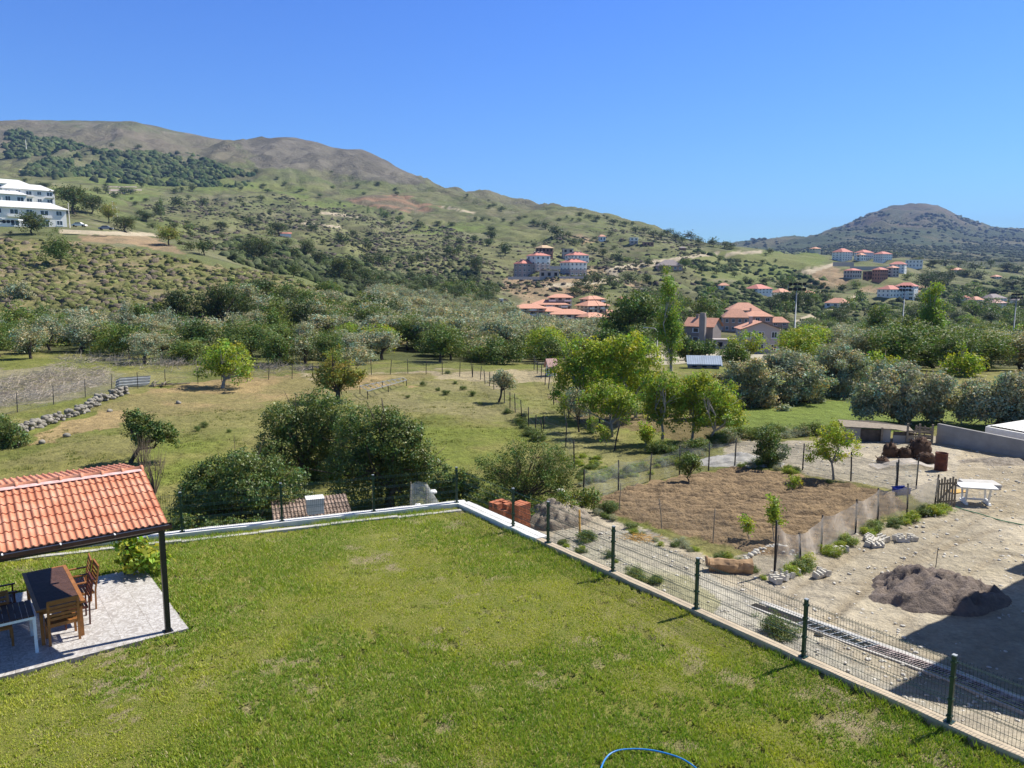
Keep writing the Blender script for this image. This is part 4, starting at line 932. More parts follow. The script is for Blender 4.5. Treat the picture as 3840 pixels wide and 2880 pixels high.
T('midb', 455, 500, [(436, 488, 9), (446, 480, 9), (458, 478, 9), (470, 484, 9), (442, 498, 10), (456, 494, 11), (470, 498, 9)], 'tangled green shrub behind the corner post of the lawn fence', 12000, .045, Y=31, rtrunk=.04, multi=4, branches=5, name='shrub', cat='shrub')
T('bush', 200, 545, [(180, 530, 9), (192, 524, 9), (206, 528, 9), (222, 530, 9), (240, 528, 9), (256, 526, 8)], 'low dark shrub right against the back wall beside the pergola post', 12000, .045, Y=25.5, rtrunk=.04, multi=4, branches=4, name='shrub', cat='shrub', z=-3.1)
T('bush', 12, 440, [(-8, 425, 14), (6, 428, 12), (16, 438, 10), (0, 445, 12), (14, 450, 7)], 'dark leafy shrub at the left end of the dry-stone wall', 9000, .055, Y=45, name='shrub', cat='shrub', rtrunk=.05, multi=3)
# orchard
T('fresh', 582, 412, [(562, 372, 10), (572, 358, 12), (584, 350, 11), (596, 352, 9), (566, 388, 10), (582, 372, 14), (592, 382, 10), (574, 396, 8)], 'tall yellow-green walnut tree at the left edge of the orchard', 13000, .075, Y=56, rtrunk=.12)
T('fresh', 636, 419, [(604, 352, 10), (618, 345, 11), (632, 345, 12), (645, 354, 11), (652, 368, 9), (610, 368, 12), (628, 366, 15), (644, 380, 11), (616, 386, 11), (632, 390, 12), (650, 392, 8)], 'tallest yellow-green walnut tree in the middle of the orchard', 18000, .075, Y=55, rtrunk=.13)
T('fresh', 612, 428, [(588, 398, 8), (598, 392, 9), (610, 396, 10), (622, 400, 9), (630, 409, 7), (602, 408, 9), (616, 412, 8)], 'low spreading yellow-green tree at the front of the orchard', 9000, .06, Y=48, rtrunk=.09)
T('fresh', 662, 433, [(648, 396, 8), (656, 384, 9), (666, 380, 9), (674, 392, 9), (652, 408, 9), (664, 402, 11), (676, 406, 8), (662, 418, 8)], 'upright yellow-green tree between the orchard walnuts and the near olives', 10000, .06, Y=46, rtrunk=.09)
T('fresh', 692, 432, [(684, 398, 8), (690, 384, 9), (699, 378, 9), (708, 388, 9), (690, 412, 9), (702, 402, 11), (696, 422, 6)], 'slender yellow-green tree right of centre in the orchard', 9000, .06, Y=46, rtrunk=.08)
T('fresh', 708, 433, [(714, 392, 8), (724, 400, 9), (732, 410, 8), (718, 412, 10), (708, 418, 8), (728, 420, 7), (737, 420, 5)], 'rightmost yellow-green tree of the orchard in front of the olives', 9000, .06, Y=45, rtrunk=.08)
T('olive', 579, 424, [(573, 393, 6), (580, 398, 7), (576, 408, 7), (583, 410, 5)], 'narrow grey olive bush at the orchard fence', 3500, .05, Y=50, rtrunk=.06)
T('fresh', 566, 414, [(564, 398, 5), (568, 405, 4), (562, 408, 4)], 'pale little shrub in the orchard fence beside the lane', 1500, .05, Y=52, rtrunk=.03)
T('fresh', 645, 451, [(643, 425, 5), (648, 431, 5), (642, 436, 4), (646, 441, 3)], 'bright staked sapling in front of the orchard', 2200, .05, rtrunk=.035)
T('fresh', 606, 446, [(604, 432, 4), (609, 437, 3), (601, 439, 3)], 'thin vine plant tied to a stake by the orchard fence', 900, .05, rtrunk=.025)
T('fresh', 596, 433, [(590, 424, 4), (596, 421, 4), (594, 429, 4)], 'small yellow sprout bush by the orchard corner post', 1000, .05, rtrunk=.025)
for (px, vt, w_, Y_, lb) in ((602, 352, 24, 64, 'yellow-green tree filling the back left of the orchard'), (628, 362, 26, 60, 'yellow-green tree just behind the middle of the orchard'), (650, 372, 24, 58, 'yellow-green tree behind the upright orchard tree'), (676, 380, 24, 56, 'yellow-green tree behind the slender orchard tree'),
                              (700, 384, 22, 54, 'light green tree behind the rightmost orchard tree'), (722, 390, 22, 52, 'light green tree at the back right corner of the orchard'), (618, 384, 18, 52, 'small light green tree between the two tall walnuts')):
    x_, y_, z_ = at(px, Y_); vb_ = float(proj(x_, y_, z_)[1]); h_ = vb_ - vt
    T('fresh', px, vb_, [(px - w_ * .3, vt + h_ * .3, w_ * .28), (px, vt + h_ * .2, w_ * .3), (px + w_ * .3, vt + h_ * .32, w_ * .28), (px - w_ * .2, vt + h_ * .5, w_ * .3), (px + w_ * .22, vt + h_ * .52, w_ * .28), (px, vt + h_ * .66, w_ * .24)], lb, 8000, .07, Y=Y_, rtrunk=.09)
# poplars and garden trees behind
T('tallpoplar', 671, 372, [(667, 270, 3.2), (668, 279, 4.7), (671, 288, 6.1), (668, 298, 7.0), (673, 307, 7.9), (667, 316, 8.8), (674, 325, 9.4), (667, 334, 9.4), (674, 343, 8.5), (669, 352, 6.5), (672, 360, 3.8)], 'tall slender poplar rising above the orchard', 12000, .085, Y=80, rtrunk=.16, dep=.9, branches=10, name='poplar_tree', fork=.3)
T('mid', 636, 360, [(612, 322, 12), (622, 308, 12), (636, 302, 13), (650, 308, 12), (660, 320, 10), (615, 340, 13), (632, 324, 17), (650, 334, 14), (628, 346, 12)], 'broad green tree directly left of the tall poplar', 11000, .16, Y=118, rtrunk=.25)
T('mid', 612, 362, [(606, 340, 10), (620, 348, 10), (598, 350, 8)], 'dark green fig tree behind the orchard shed', 4000, .12, Y=90, rtrunk=.15)
T('mid', 696, 352, [(684, 344, 8), (696, 348, 7), (708, 348, 7), (678, 338, 8), (690, 352, 7)], 'green bushy tree in front of the brown chimney house', 6000, .14, Y=112, rtrunk=.15)
T('fresh', 748, 352, [(742, 343, 8), (750, 338, 8), (757, 345, 7), (746, 350, 6)], 'rounded green tree in front of the grey gabled house', 4000, .11, Y=112, rtrunk=.12)
T('mid', 734, 362, [(728, 354, 8), (736, 350, 8), (742, 357, 6)], 'dark green tree below the grey gabled house', 4000, .10, Y=92, rtrunk=.12)
T('mid', 708, 330, [(690, 306, 11), (703, 301, 11), (718, 304, 10), (697, 312, 11), (712, 311, 10)], 'pale green broad tree between the poplar and the chimney house', 6000, .22, Y=255, rtrunk=.25)
T('tallpoplar', 928, 352, [(934, 288, 5.1), (931, 296, 6.8), (935, 305, 7.6), (929, 314, 7.6), (933, 323, 8.5), (927, 332, 7.6), (931, 341, 6.8), (929, 349, 5.1)], 'tall poplar standing among the olives on the right', 10000, .14, Y=118, rtrunk=.2, dep=.8, name='poplar_tree', fork=.3)
T('poplar', 879, 340, [(874, 318, 7), (880, 312, 8), (884, 325, 8), (876, 332, 7)], 'dark ragged poplar pair right of the bright tree', 5000, .16, Y=150, rtrunk=.2, name='poplar_tree')
T('mid', 803, 358, [(792, 346, 8), (803, 338, 10), (814, 345, 9), (806, 352, 9), (820, 352, 7)], 'large green tree right of the grey gabled house', 6500, .14, Y=118, rtrunk=.18)
T('poplar', 905, 352, [(905, 322, 6), (902, 332, 8), (910, 340, 9), (903, 348, 9)], 'pointed dark tree left of the right-hand poplar', 5000, .14, Y=118, rtrunk=.2, name='leafy_tree')
# near olives on the right
kw = dict(rtrunk=.28, leaf=.085, bark='bark')
T('olive', 745, 421, [(728, 382, 11), (740, 372, 12), (753, 372, 12), (764, 382, 11), (730, 396, 11), (745, 390, 14), (760, 396, 12), (742, 406, 10), (768, 404, 8)], 'leafy olive tree directly behind the orchard walnuts', 30000, Y=60, **kw)
T('olive', 779, 411, [(776, 366, 10), (788, 358, 11), (800, 362, 11), (810, 374, 11), (817, 388, 9), (776, 380, 12), (794, 380, 14), (768, 392, 9), (803, 394, 10), (784, 394, 9), (818, 399, 6)], 'olive tree with a dark open trunk, second from the orchard', 30000, Y=62, **kw)
T('olive', 825, 407, [(812, 364, 11), (824, 356, 11), (838, 354, 12), (851, 361, 11), (859, 374, 10), (818, 378, 12), (838, 375, 15), (854, 388, 10), (828, 392, 9), (842, 392, 10)], 'tall olive tree on the grass above the timber pen', 30000, Y=66, **kw)
T('olive', 905, 424.6, [(862, 402, 10), (872, 391, 12), (886, 382, 13), (901, 375, 13), (917, 375, 13), (932, 382, 12), (945, 392, 11), (954, 404, 8), (882, 402, 14), (904, 394, 17), (926, 400, 15), (868, 413, 6), (893, 413, 8), (940, 412, 8)], 'great spreading olive tree above the timber pen gate', 42000, Y=51, rtrunk=.4, leaf=.078, bark='bark')
T('olive', 1000, 428, [(962, 406, 10), (974, 397, 11), (989, 390, 12), (1005, 385, 13), (1022, 382, 13), (1040, 384, 14), (980, 410, 12), (1000, 405, 15), (1020, 402, 15), (1042, 404, 15), (966, 416, 7), (1010, 418, 10), (1035, 420, 10)], 'wide dark olive hedge tree behind the concrete yard wall', 38000, Y=50, rtrunk=.3, leaf=.078, bark='bark')
T('fresh', 880, 378, [(866, 366, 8), (878, 360, 8), (890, 364, 8), (872, 374, 8), (886, 373, 8)], 'bright lime-green tree between the tall olive and the great olive', 5000, .09, Y=80, rtrunk=.15)
T('fresh', 965, 380, [(952, 366, 8), (964, 360, 9), (976, 366, 8), (960, 374, 8)], 'green tree behind the great spreading olive', 5000, .10, Y=78, rtrunk=.15)
# young trees in and round the ploughed plot
T('mid', 768, 467, [(760, 440, 7), (768, 434, 7), (776, 443, 7), (784, 451, 6), (764, 450, 7), (774, 457, 5)], 'young apple tree with a grassy foot at the top of the ploughed plot', 4500, .045, rtrunk=.05)
T('fresh', 833.5, 480, [(815, 448, 7), (822, 438, 8), (833, 433, 8), (846, 438, 8), (852, 446, 6), (826, 452, 8), (840, 450, 7), (812, 458, 4)], 'feathery light green peach tree on the edge of the plot', 6500, .04, rtrunk=.055, fork=.55)
T('mid', 689, 482, [(682, 463, 6), (690, 458, 5), (696, 465, 5), (688, 471, 5)], 'waist-high leafy sapling at the back edge of the plot', 2500, .04, rtrunk=.035)
T('fresh', 793, 489, [(793, 482, 3.6), (791, 486, 3), (796, 480, 3)], 'tiny bushy seedling in the middle of the ploughed soil', 900, .035, rtrunk=.02)
T('fresh', 774, 541, [(775, 500, 4), (775, 507, 4), (771, 515, 3.5), (776, 521, 3.5)], 'thin leggy sapling near the front of the plot', 1500, .04, rtrunk=.02, fork=.8)
T('fresh', 749, 539, [(746, 519, 3.5), (751, 522, 3.5), (748, 528, 3)], 'short sapling beside the thin leggy one', 900, .035, rtrunk=.018)
# ivy clad trees and silvery tree at the foot of the scrub slope
T('oak', 176, 342, [(158, 308, 7), (170, 300, 9), (183, 300, 9), (190, 312, 8), (172, 314, 10), (188, 325, 8), (176, 327, 9)], 'column-shaped dark ivy-clad tree below the scrub slope', 8000, .14, Y=125, rtrunk=.3)
T('oak', 228, 340, [(200, 300, 8), (212, 294, 9), (226, 292, 9), (240, 296, 9), (251, 304, 7), (206, 314, 10), (226, 308, 13), (244, 314, 10), (216, 322, 8)], 'broad dark ivy-clad tree clump below the scrub slope', 10000, .14, Y=128, rtrunk=.3)
T('olive', 88, 345, [(76, 318, 7), (86, 314, 7), (97, 320, 7), (103, 328, 6), (84, 326, 7)], 'silvery-white tree behind the green thicket on the left', 6000, .13, Y=112, rtrunk=.2)
T('mid', 140, 344, [(128, 322, 8), (140, 312, 9), (150, 320, 8), (136, 332, 8)], 'ragged green tree left of the ivy-clad column', 5000, .14, Y=122, rtrunk=.2)
T('olive', 20, 300, [(8, 292, 5), (14, 287, 6), (22, 290, 5.5), (26, 296, 4)], 'lone grey olive tree on the scrub slope at the left edge', 2500, .16, rtrunk=.2)
# vine and plants by the back corner post of the pergola
# ------------------------------------------------------------------ low walls of the terrace
def run_wall(name, label, pf, s0, s1, mat, cat, wtop=.30, zt=ZW, drop=3.2, cuts=()):
    """pf(s, outward offset) -> xy; a wall body with a slightly proud coping"""
    mb = MB(); n = max(2, int((s1 - s0) / .5)); mc = MB(); rng = np.random.default_rng(int(s1 * 10))
    def strip(m, o0, o1, za, zb, jit=0):
        vs = []; fs = []
        for i in range(n + 1):
            s = s0 + (s1 - s0) * i / n; a = pf(s, o0); b = pf(s, o1); j = rng.normal(0, jit); k = rng.normal(0, jit)
            vs += [(a[0], a[1], za), (b[0], b[1], za), (b[0], b[1], zb + j), (a[0], a[1], zb + k)]
        for i in range(n):
            p = 4 * i; q = p + 4
            for e in range(4): fs.append((p + e, q + e, q + (e + 1) % 4, p + (e + 1) % 4))
        fs += [(0, 1, 2, 3), (4 * n + 3, 4 * n + 2, 4 * n + 1, 4 * n)]
        m.add(vs, fs)
    strip(mb, .02, wtop - .02, -drop, zt - .06); strip(mc, 0, wtop, zt - .0595, zt, .006)
    o = empty(name, (0, 0, 0), 0, label, cat); mb.build('wall_body', M[mat], o); mc.build('coping', M[mat], o)
    return o
sJ = (Vector(unproj(530, 540, ZW)[:2]) - Kv).length          # where the white part of the right wall ends
run_wall('boundary_wall', 'low white rendered wall with flat coping along the back of the lawn', pL, -.30, 26, 'white_wall', 'wall', .32)
run_wall('boundary_wall', 'short white wall beside the brick stacks at the lawn corner', pR, .003, sJ, 'white_wall', 'wall', .42, ZW - .003)
run_wall('boundary_wall', 'low beige concrete wall running down the right side of the lawn', pR, sJ + .003, 24, 'beige_wall', 'wall', .22, ZW - .02)
# inner kerb under the white wall of the back side
mb = MB()
for a in range(0, 26, 2):
    p = pL(a, -.34); q = pL(a + 1.98, -.34); mb.beam((p[0], p[1], -.10), (q[0], q[1], -.10), .16, .24 + .03 * (a % 3))
tag(mb.build('concrete_footing', M['concrete_pale']), 'rough white footing strip showing along the inside of the back wall', 'kerb')

# ------------------------------------------------------------------ green mesh panel fence
def fence_post(parent, x, y, z, h, rz):
    mb = MB(); w = .03; mb.box(-w, -w, 0, w, w, h); mb.box(-.07, -.07, 0, .07, .07, .012)
    for zz in (.08, h * .33, h * .66, h - .12): mb.box(-w - .012, -w - .012, zz, w + .012, w + .012, zz + .035)
    o = mb.build('post', M['green_paint'], parent, (x, y, z), rz)
    cp = MB(); cp.box(-.034, -.034, h + .002, .034, .034, h + .022); cp.build('cap', M['steel'], o)
def mesh_panel(parent, a, b, z, h, nv=None):
    """welded wire panel with three V folds, built as thin bars"""
    a = Vector((a[0], a[1], z)); b = Vector((b[0], b[1], z)); d = b - a; L = d.length; d.normalize(); nrm = Vector((d.y, -d.x, 0))
    mb = MB(); w = .0058
    n = nv or int(L / .055)
    prof = [(0, 0), (h * .28, 0), (h * .31, .028), (h * .34, 0), (h * .62, 0), (h * .65, .028), (h * .68, 0), (h * .93, 0), (h * .965, .03), (h, 0)]
    for i in range(n + 1):
        s = L * i / n
        for (z0, o0), (z1, o1) in zip(prof[:-1], prof[1:]):
            p = a + d * s + nrm * o0 + Vector((0, 0, z0)); q = a + d * s + nrm * o1 + Vector((0, 0, z1))
            vs = [p - d * w / 2, p + d * w / 2, q + d * w / 2, q - d * w / 2]
            vs2 = [p - nrm * w / 2, p + nrm * w / 2, q + nrm * w / 2, q - nrm * w / 2]
            mb.add(vs, [(0, 1, 2, 3)]); mb.add(vs2, [(0, 1, 2, 3)])
    for z0, o0 in [(.02, 0), (h * .14, 0), (h * .28, 0), (h * .31, .028), (h * .34, 0), (h * .48, 0), (h * .62, 0), (h * .65, .028), (h * .68, 0), (h * .80, 0), (h * .93, 0), (h * .965, .03)]:
        p = a + nrm * (o0 + .004) + Vector((0, 0, z0)); mb.beam(p, p + d * L, w, w)
    return mb.build('mesh_panel', M['green_paint'], parent)
backf = empty('mesh_fence', (K[0], K[1], ZW), 0, 'dark green wire panel fence on the white wall behind the lawn', 'fence')
sb = [(Vector(unproj(px, v, ZW)[:2]) - Kv).dot(dL) for px, v in ((375.3, 513.5), (282.7, 523.6), (182, 533.7), (74.7, 545))]
sb = [0.0] + sb; st = (sb[4] - sb[0]) / 4
sb += [sb[4] + st * k for k in (1, 2, 3, 4)]
HF = 1.12
ang = math.atan2(dL.y, dL.x)
def at_parent(o, p): return (p[0] - o.location[0], p[1] - o.location[1])
for i, s in enumerate(sb):
    q = at_parent(backf, pL(s, .14)); fence_post(backf, q[0], q[1], 0, HF, ang)
    if i: mesh_panel(backf, at_parent(backf, pL(sb[i - 1], .18)), at_parent(backf, pL(s, .18)), .02, HF - .06)
rightf = empty('mesh_fence', (K[0], K[1], ZW - .02), 0, 'dark green wire panel fence on the beige wall between lawn and dirt yard', 'fence')
sr = [(Vector(unproj(px, v, ZW)[:2]) - Kv).dot(dR) for px, v in ((505.5, 527.9), (538, 544.2), (606, 572.5), (689.6, 610), (798, 657.9), (946, 722.5))]
sr = sr + [sr[-1] + 2.55, sr[-1] + 5.1]
ang = math.atan2(dR.y, dR.x); prev = 0.12
for i, s in enumerate(sr):
    q = at_parent(rightf, pR(s, .11)); fence_post(rightf, q[0], q[1], 0, HF, ang)
    mesh_panel(rightf, at_parent(rightf, pR(prev, .15)), at_parent(rightf, pR(s, .15)), .02, HF - .06); prev = s

# ------------------------------------------------------------------ patio, pergola
t = NT('patio_tiles'); c = t.coords()
br = t.node('ShaderNodeTexBrick'); t.l.new(c, br.inputs['Vector']); br.offset = 0; br.inputs['Scale'].default_value = 1
for k, v in (('Brick Width', .6), ('Row Height', .6), ('Mortar Size', .004), ('Mortar Smooth', .1)): br.inputs[k].default_value = v
br.inputs['Color1'].default_value = (1, 1, 1, 1); br.inputs['Color2'].default_value = (.95, .95, .95, 1); br.inputs['Mortar'].default_value = (.55, .52, .48, 1)
mar = t.noise(c, 7.5, 3, .5, 1.6)
col = t.mix(1.0, t.ramp(mar, [(.38, (.36, .33, .30)), (.5, (.45, .425, .39)), (.57, (.62, .60, .57)), (.63, (.41, .38, .35))]), br.outputs['Color'], 'MULTIPLY')
t.l.new(col, t.b.inputs['Base Color']); t.b.inputs['Roughness'].default_value = .55; M['patio'] = t.m
mb = MB(); L0, W0 = 7.0, 4.2
mb.box(-L0, 0, -.25, 0, W0, .03)
ap = math.atan2(E1.y, E1.x)
tag(mb.build('patio', M['patio'], None, (PC.x, PC.y, 0), ap), kind='structure')
def PL(u, v, z=0.03):
    """patio frame: u along E1 from the right edge (negative to the left), v along E2 from the near edge"""
    p = PC + E1 * u + E2 * v; return (p.x, p.y, z)
perg = empty('pergola', PL(0, 0, .03), ap, 'open pergola shelter with a red clay tile roof on black posts', 'pergola')
EH = 2.28; RH = 2.98; BH = 2.66; EV = -.02; RV = 1.98; BV = 4.1; ER = -.30; ELF = -6.9
p0 = Vector(unproj(168, 631, .03)[:2]) - PC; pu, pv_ = p0.dot(E1), p0.dot(E2)
for (u, v, h) in ((pu, pv_, EH - .06), (pu - .02, W0 - .18, BH - .12), (-6.3, pv_, EH - .06), (-6.3, W0 - .18, BH - .12)):
    mb = MB(); mb.box(u - .05, v - .05, 0, u + .05, v + .05, h - .06); mb.box(u - .09, v - .09, 0, u + .09, v + .09, .012); mb.build('post', M['black'], perg)
mb = MB(); mb.beam((ELF, pv_, EH - .12), (ER, pv_, EH - .12), .09, .12); mb.beam((ELF, W0 - .18, BH - .16), (ER, W0 - .18, BH - .16), .09, .12)
mb.beam((ELF, RV, RH - .17), (ER - .05, RV, RH - .17), .08, .14); mb.build('beam', M['black'], perg)
mb = MB()
for k in range(8):
    u = ER - .12 - k * .92; mb.beam((u, EV + .05, EH - .035), (u, RV, RH - .075), .05, .07); mb.beam((u, RV + .002, RH - .075), (u, BV - .03, BH - .035), .05, .07)
mb.build('rafter', M['black'], perg)
t = NT('clay_tile'); c = t.coords()
oi = t.noise(t.scale(c, (3.2, 2.9, 2.9)), 1.0, 2, .4)
colr = t.ramp(oi, [(.25, (.53, .19, .10)), (.5, (.60, .25, .14)), (.75, (.66, .34, .22))])
colr = t.mix(1, colr, t.ramp(t.noise(c, 26, 4, .65), [(.3, [.82] * 3), (.7, [1.12] * 3)]), 'MULTIPLY')
t.l.new(colr, t.b.inputs['Base Color']); t.b.inputs['Roughness'].default_value = .75; M['tile'] = t.m
M['mortar_pink'] = plain('pink_mortar', (.66, .42, .38), .9, .2, 8, .4)
def tile_field(mb, u0, u1, P0, P1, rows, tw_=.122):
    """pantiles: each course a wavy strip with thickness, lapping the next; P0 eave (v,z), P1 ridge (v,z)"""
    v0, z0 = P0; v1, z1 = P1; tw = tw_; ncol = int((u1 - u0) / tw); seg = 8; rng = np.random.default_rng(3)
    dv = (v1 - v0) / rows; dz = (z1 - z0) / rows; ln = math.hypot(dv, dz); nv, nz = -dz / ln, dv / ln
    if nz < 0: nv, nz = -nv, -nz
    for r in range(rows):
        for cidx in range(ncol):
            ub = u1 - (cidx + 1) * tw; j = rng.normal(0, .004, 3); off = rng.normal(0, .008)
            va, za = v0 + dv * r, z0 + dz * r; vb, zb = v0 + dv * (r + 1.12), z0 + dz * (r + 1.12)
            prof = [(0, .006), (.12, .024), (.25, .034), (.38, .034), (.50, .022), (.58, .008), (.78, .002), (.92, .005), (1.03, .014)]
            vs = []
            for (vv, zz, lift) in ((va + off * dv, za, .026), (vb, zb, .0)):
                for q, hgt in prof:
                    H = hgt + lift + abs(j[0]); vs.append((ub + q * tw, vv + nv * H, zz + nz * H))
            # front lip
            for q, hgt in prof:
                H = hgt + .026 - .017; vs.append((ub + q * tw, va + off * dv + nv * H, za + nz * H))
            n = len(prof); fs = [(i, i + 1, n + i + 1, n + i) for i in range(n - 1)] + [(2 * n + i, 2 * n + i + 1, i + 1, i) for i in range(n - 1)]
            mb.add(vs, fs, 0, False)
u1 = ER + .02
roof = MB(); tile_field(roof, ELF, u1, (EV, EH), (RV - .03, RH), 7); tile_field(roof, ELF, u1 - .02, (BV, BH), (RV + .03, RH), 7)
rb = MB(); rb.poly([(ELF, EV + .02, EH - .005), (u1 - .03, EV + .02, EH - .005), (u1 - .03, RV, RH - .01), (ELF, RV, RH - .01)]); rb.poly([(ELF, RV, RH - .011), (u1 - .03, RV, RH - .011), (u1 - .03, BV - .02, BH - .005), (ELF, BV - .02, BH - .005)])
ro = roof.build('roof_tiles', M['tile'], perg); rb.build('roof_deck', M['black'], perg)
rdg = MB(); k = 0; u = u1
while u > ELF:
    pts = []; n = 8
    for (uu, rr) in ((u, .085), (u - .03, .098), (u - .05, .098), (u - .06, .078), (u - .40, .070)):
        pts.append([(uu, RV + rr * 1.1 * math.cos(math.pi * a / n), RH + .015 + rr * math.sin(math.pi * a / n)) for a in range(n + 1)])
    vs = sum(pts, []); m = n + 1
    rdg.add(vs, [(i * m + a, i * m + a + 1, (i + 1) * m + a + 1, (i + 1) * m + a) for i in range(4) for a in range(n)], 0, True); u -= .385
rdg.build('ridge_tiles', M['tile'], perg)
mm = MB(); rng = np.random.default_rng(8); n = 60
for side in (-1, 1):
    vs = []
    for i in range(n + 1):
        u = ELF + (u1 - .05 - ELF) * i / n; vs += [(u, RV + side * .07, RH + .05), (u, RV + side * (.15 + .035 * rng.random()), RH - .01 + .025)]
    mm.add(vs, [(2 * i, 2 * i + 1, 2 * i + 3, 2 * i + 2) for i in range(n)])
mm.build('ridge_mortar', M['mortar_pink'], perg)
M['gutter'] = plain('brown_gutter', (.055, .02, .02), .35, .15, 5, 0, .5); M['gutter_in'] = plain('grey_gutter_lining', (.30, .31, .33), .5, .1, 5)
g = MB(); vs = []; pr = [(0, .02), (0, -.06), (-.03, -.09), (-.09, -.09), (-.125, -.06), (-.125, .01)]
for uu in (ELF, ER + .08): vs += [(uu, EV + .015 + a, EH - .0 + b) for a, b in pr]
n = 6; g.add(vs, [(i, i + 1, n + i + 1, n + i) for i in range(5)] + [(5, 4, 3, 2, 1, 0), tuple(range(6, 12))])
go = g.build('gutter', M['gutter'], perg)
gi = MB(); vs = []
for uu in (ELF, ER + .07): vs += [(uu, EV + .008, EH - .01), (uu, EV + .005, EH - .05), (uu, EV - .1, EH - .055), (uu, EV - .105, EH)]
gi.add(vs, [(i, i + 1, 5 + i, 4 + i) for i in range(3)]); gi.build('gutter_lining', M['gutter_in'], go)
for k in range(7):
    b = MB(); uu = ER - .95 - k * .9; b.box(uu, EV - .125, EH + .002, uu + .025, EV + .03, EH + .012); b.build('bracket', M['plastic_white'], go)
# vine on the back post
q = PL(pu - .05, W0 - .12); o = empty('vine', q, 0, 'leafy climbing vine at the back corner post of the pergola', 'plant')
rng = np.random.default_rng(21)
V, F, c = crown_arrays(rng, [(0, -.1, 1.55, .28, .2, .3), (-.1, 0, 1.15, .2, .2, .3), (.15, -.05, .7, .3, .25, .3), (.5, -.1, .35, .35, .3, .25), (.75, 0, .3, .25, .25, .2), (.2, 0, .25, .3, .3, .2)], 1500, .07, 6, 1.5)
link('crown', np_mesh('crown', V, F, M['fresh'], c), o)
mb = MB(); mb.tube([(0, -.08, 0), (.05, -.12, .6), (-.03, -.1, 1.2), (0, -.08, 1.7)], [.02, .016, .012, .006], 6); mb.tube([(.05, -.12, .2), (.4, -.12, .4), (.8, 0, .35)], [.012, .01, .005], 5); mb.build('stem', M['bark'], o)

# ------------------------------------------------------------------ tables and chairs
def slat_table():
    o = empty('dining_table', (0, 0, 0), 0, 'long wooden dining table with dark slatted top under the pergola', 'table')
    W, L, H = .84, 2.42, .75
    fr = MB(); fr.box(-W / 2, 0, H - .045, -W / 2 + .07, L, H); fr.box(W / 2 - .07, 0, H - .045, W / 2, L, H)
    fr.box(-W / 2 + .071, 0, H - .045, W / 2 - .071, .07, H); fr.box(-W / 2 + .071, L - .07, H - .045, W / 2 - .071, L, H)
    fr.box(-W / 2 + .05, .05, H - .12, W / 2 - .05, .075, H - .046); fr.box(-W / 2 + .05, L - .075, H - .12, W / 2 - .05, L - .05, H - .046)
    fr.box(-W / 2 + .05, .076, H - .12, -W / 2 + .075, L - .076, H - .046); fr.box(W / 2 - .075, .076, H - .12, W / 2 - .05, L - .076, H - .046)
    fr.build('frame', M['wood'], o)
    sl = MB(); n = 28
    for i in range(n):
        y = .073 + (L - .146) * i / n; sl.box(-W / 2 + .072, y, H - .03, W / 2 - .072, y + (L - .146) / n - .008, H - .003)
    sl.build('tabletop', M['slat_dark'], o)
    for x in (-W / 2 + .05, W / 2 - .11):
        for y in (.05, L - .11):
            l = MB(); l.box(x, y, 0, x + .06, y + .06, H - .046); l.build('leg', M['wood'], o)
    return o
M['slat_dark'] = plain('dark_stained_slats', (.095, .050, .038), .6, .25, 9, .1)
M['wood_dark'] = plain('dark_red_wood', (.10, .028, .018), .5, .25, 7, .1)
M['white_metal'] = plain('white_painted_metal', (.78, .80, .80), .4, .05, 5)
tb = slat_table(); nr = Vector(unproj(83.6, 601, .78)[:2]); nl = Vector(unproj(38, 610.2, .78)[:2]); cc = (nr + nl) / 2
tb.location = (cc.x, cc.y, .03); tb.rotation_euler = (0, 0, ap + R(1))
def white_table():
    o = empty('side_table', (0, 0, 0), 0, 'white metal framed table with a dark slatted top at the patio edge', 'table')
    W, L, H = .92, 1.8, .74      # x: -L..0, y: 0..W
    fr = MB(); fr.box(-L, 0, H - .06, 0, .05, H - .012); fr.box(-L, W - .05, H - .06, 0, W, H - .012); fr.box(-.05, .051, H - .06, 0, W - .051, H - .012); fr.box(-L, .051, H - .06, -L + .05, W - .051, H - .012); fr.build('frame', M['white_metal'], o)
    for x in (-L, -.055):
        for y in (0, W - .055):
            l = MB(); l.box(x, y, 0, x + .055, y + .055, H - .061); l.build('leg', M['white_metal'], o)
    t_ = MB(); n = 18
    for i in range(n): x = -L + .01 + (L - .02) * i / n; t_.box(x, .01, H - .011, x + (L - .02) / n - .01, W - .01, H + .012)
    t_.build('tabletop', M['slat_dark'], o); return o
wt = white_table(); q = unproj(36.6, 615.8, .77); wt.location = (q[0] - .02, q[1], .03); wt.rotation_euler = (0, 0, ap)
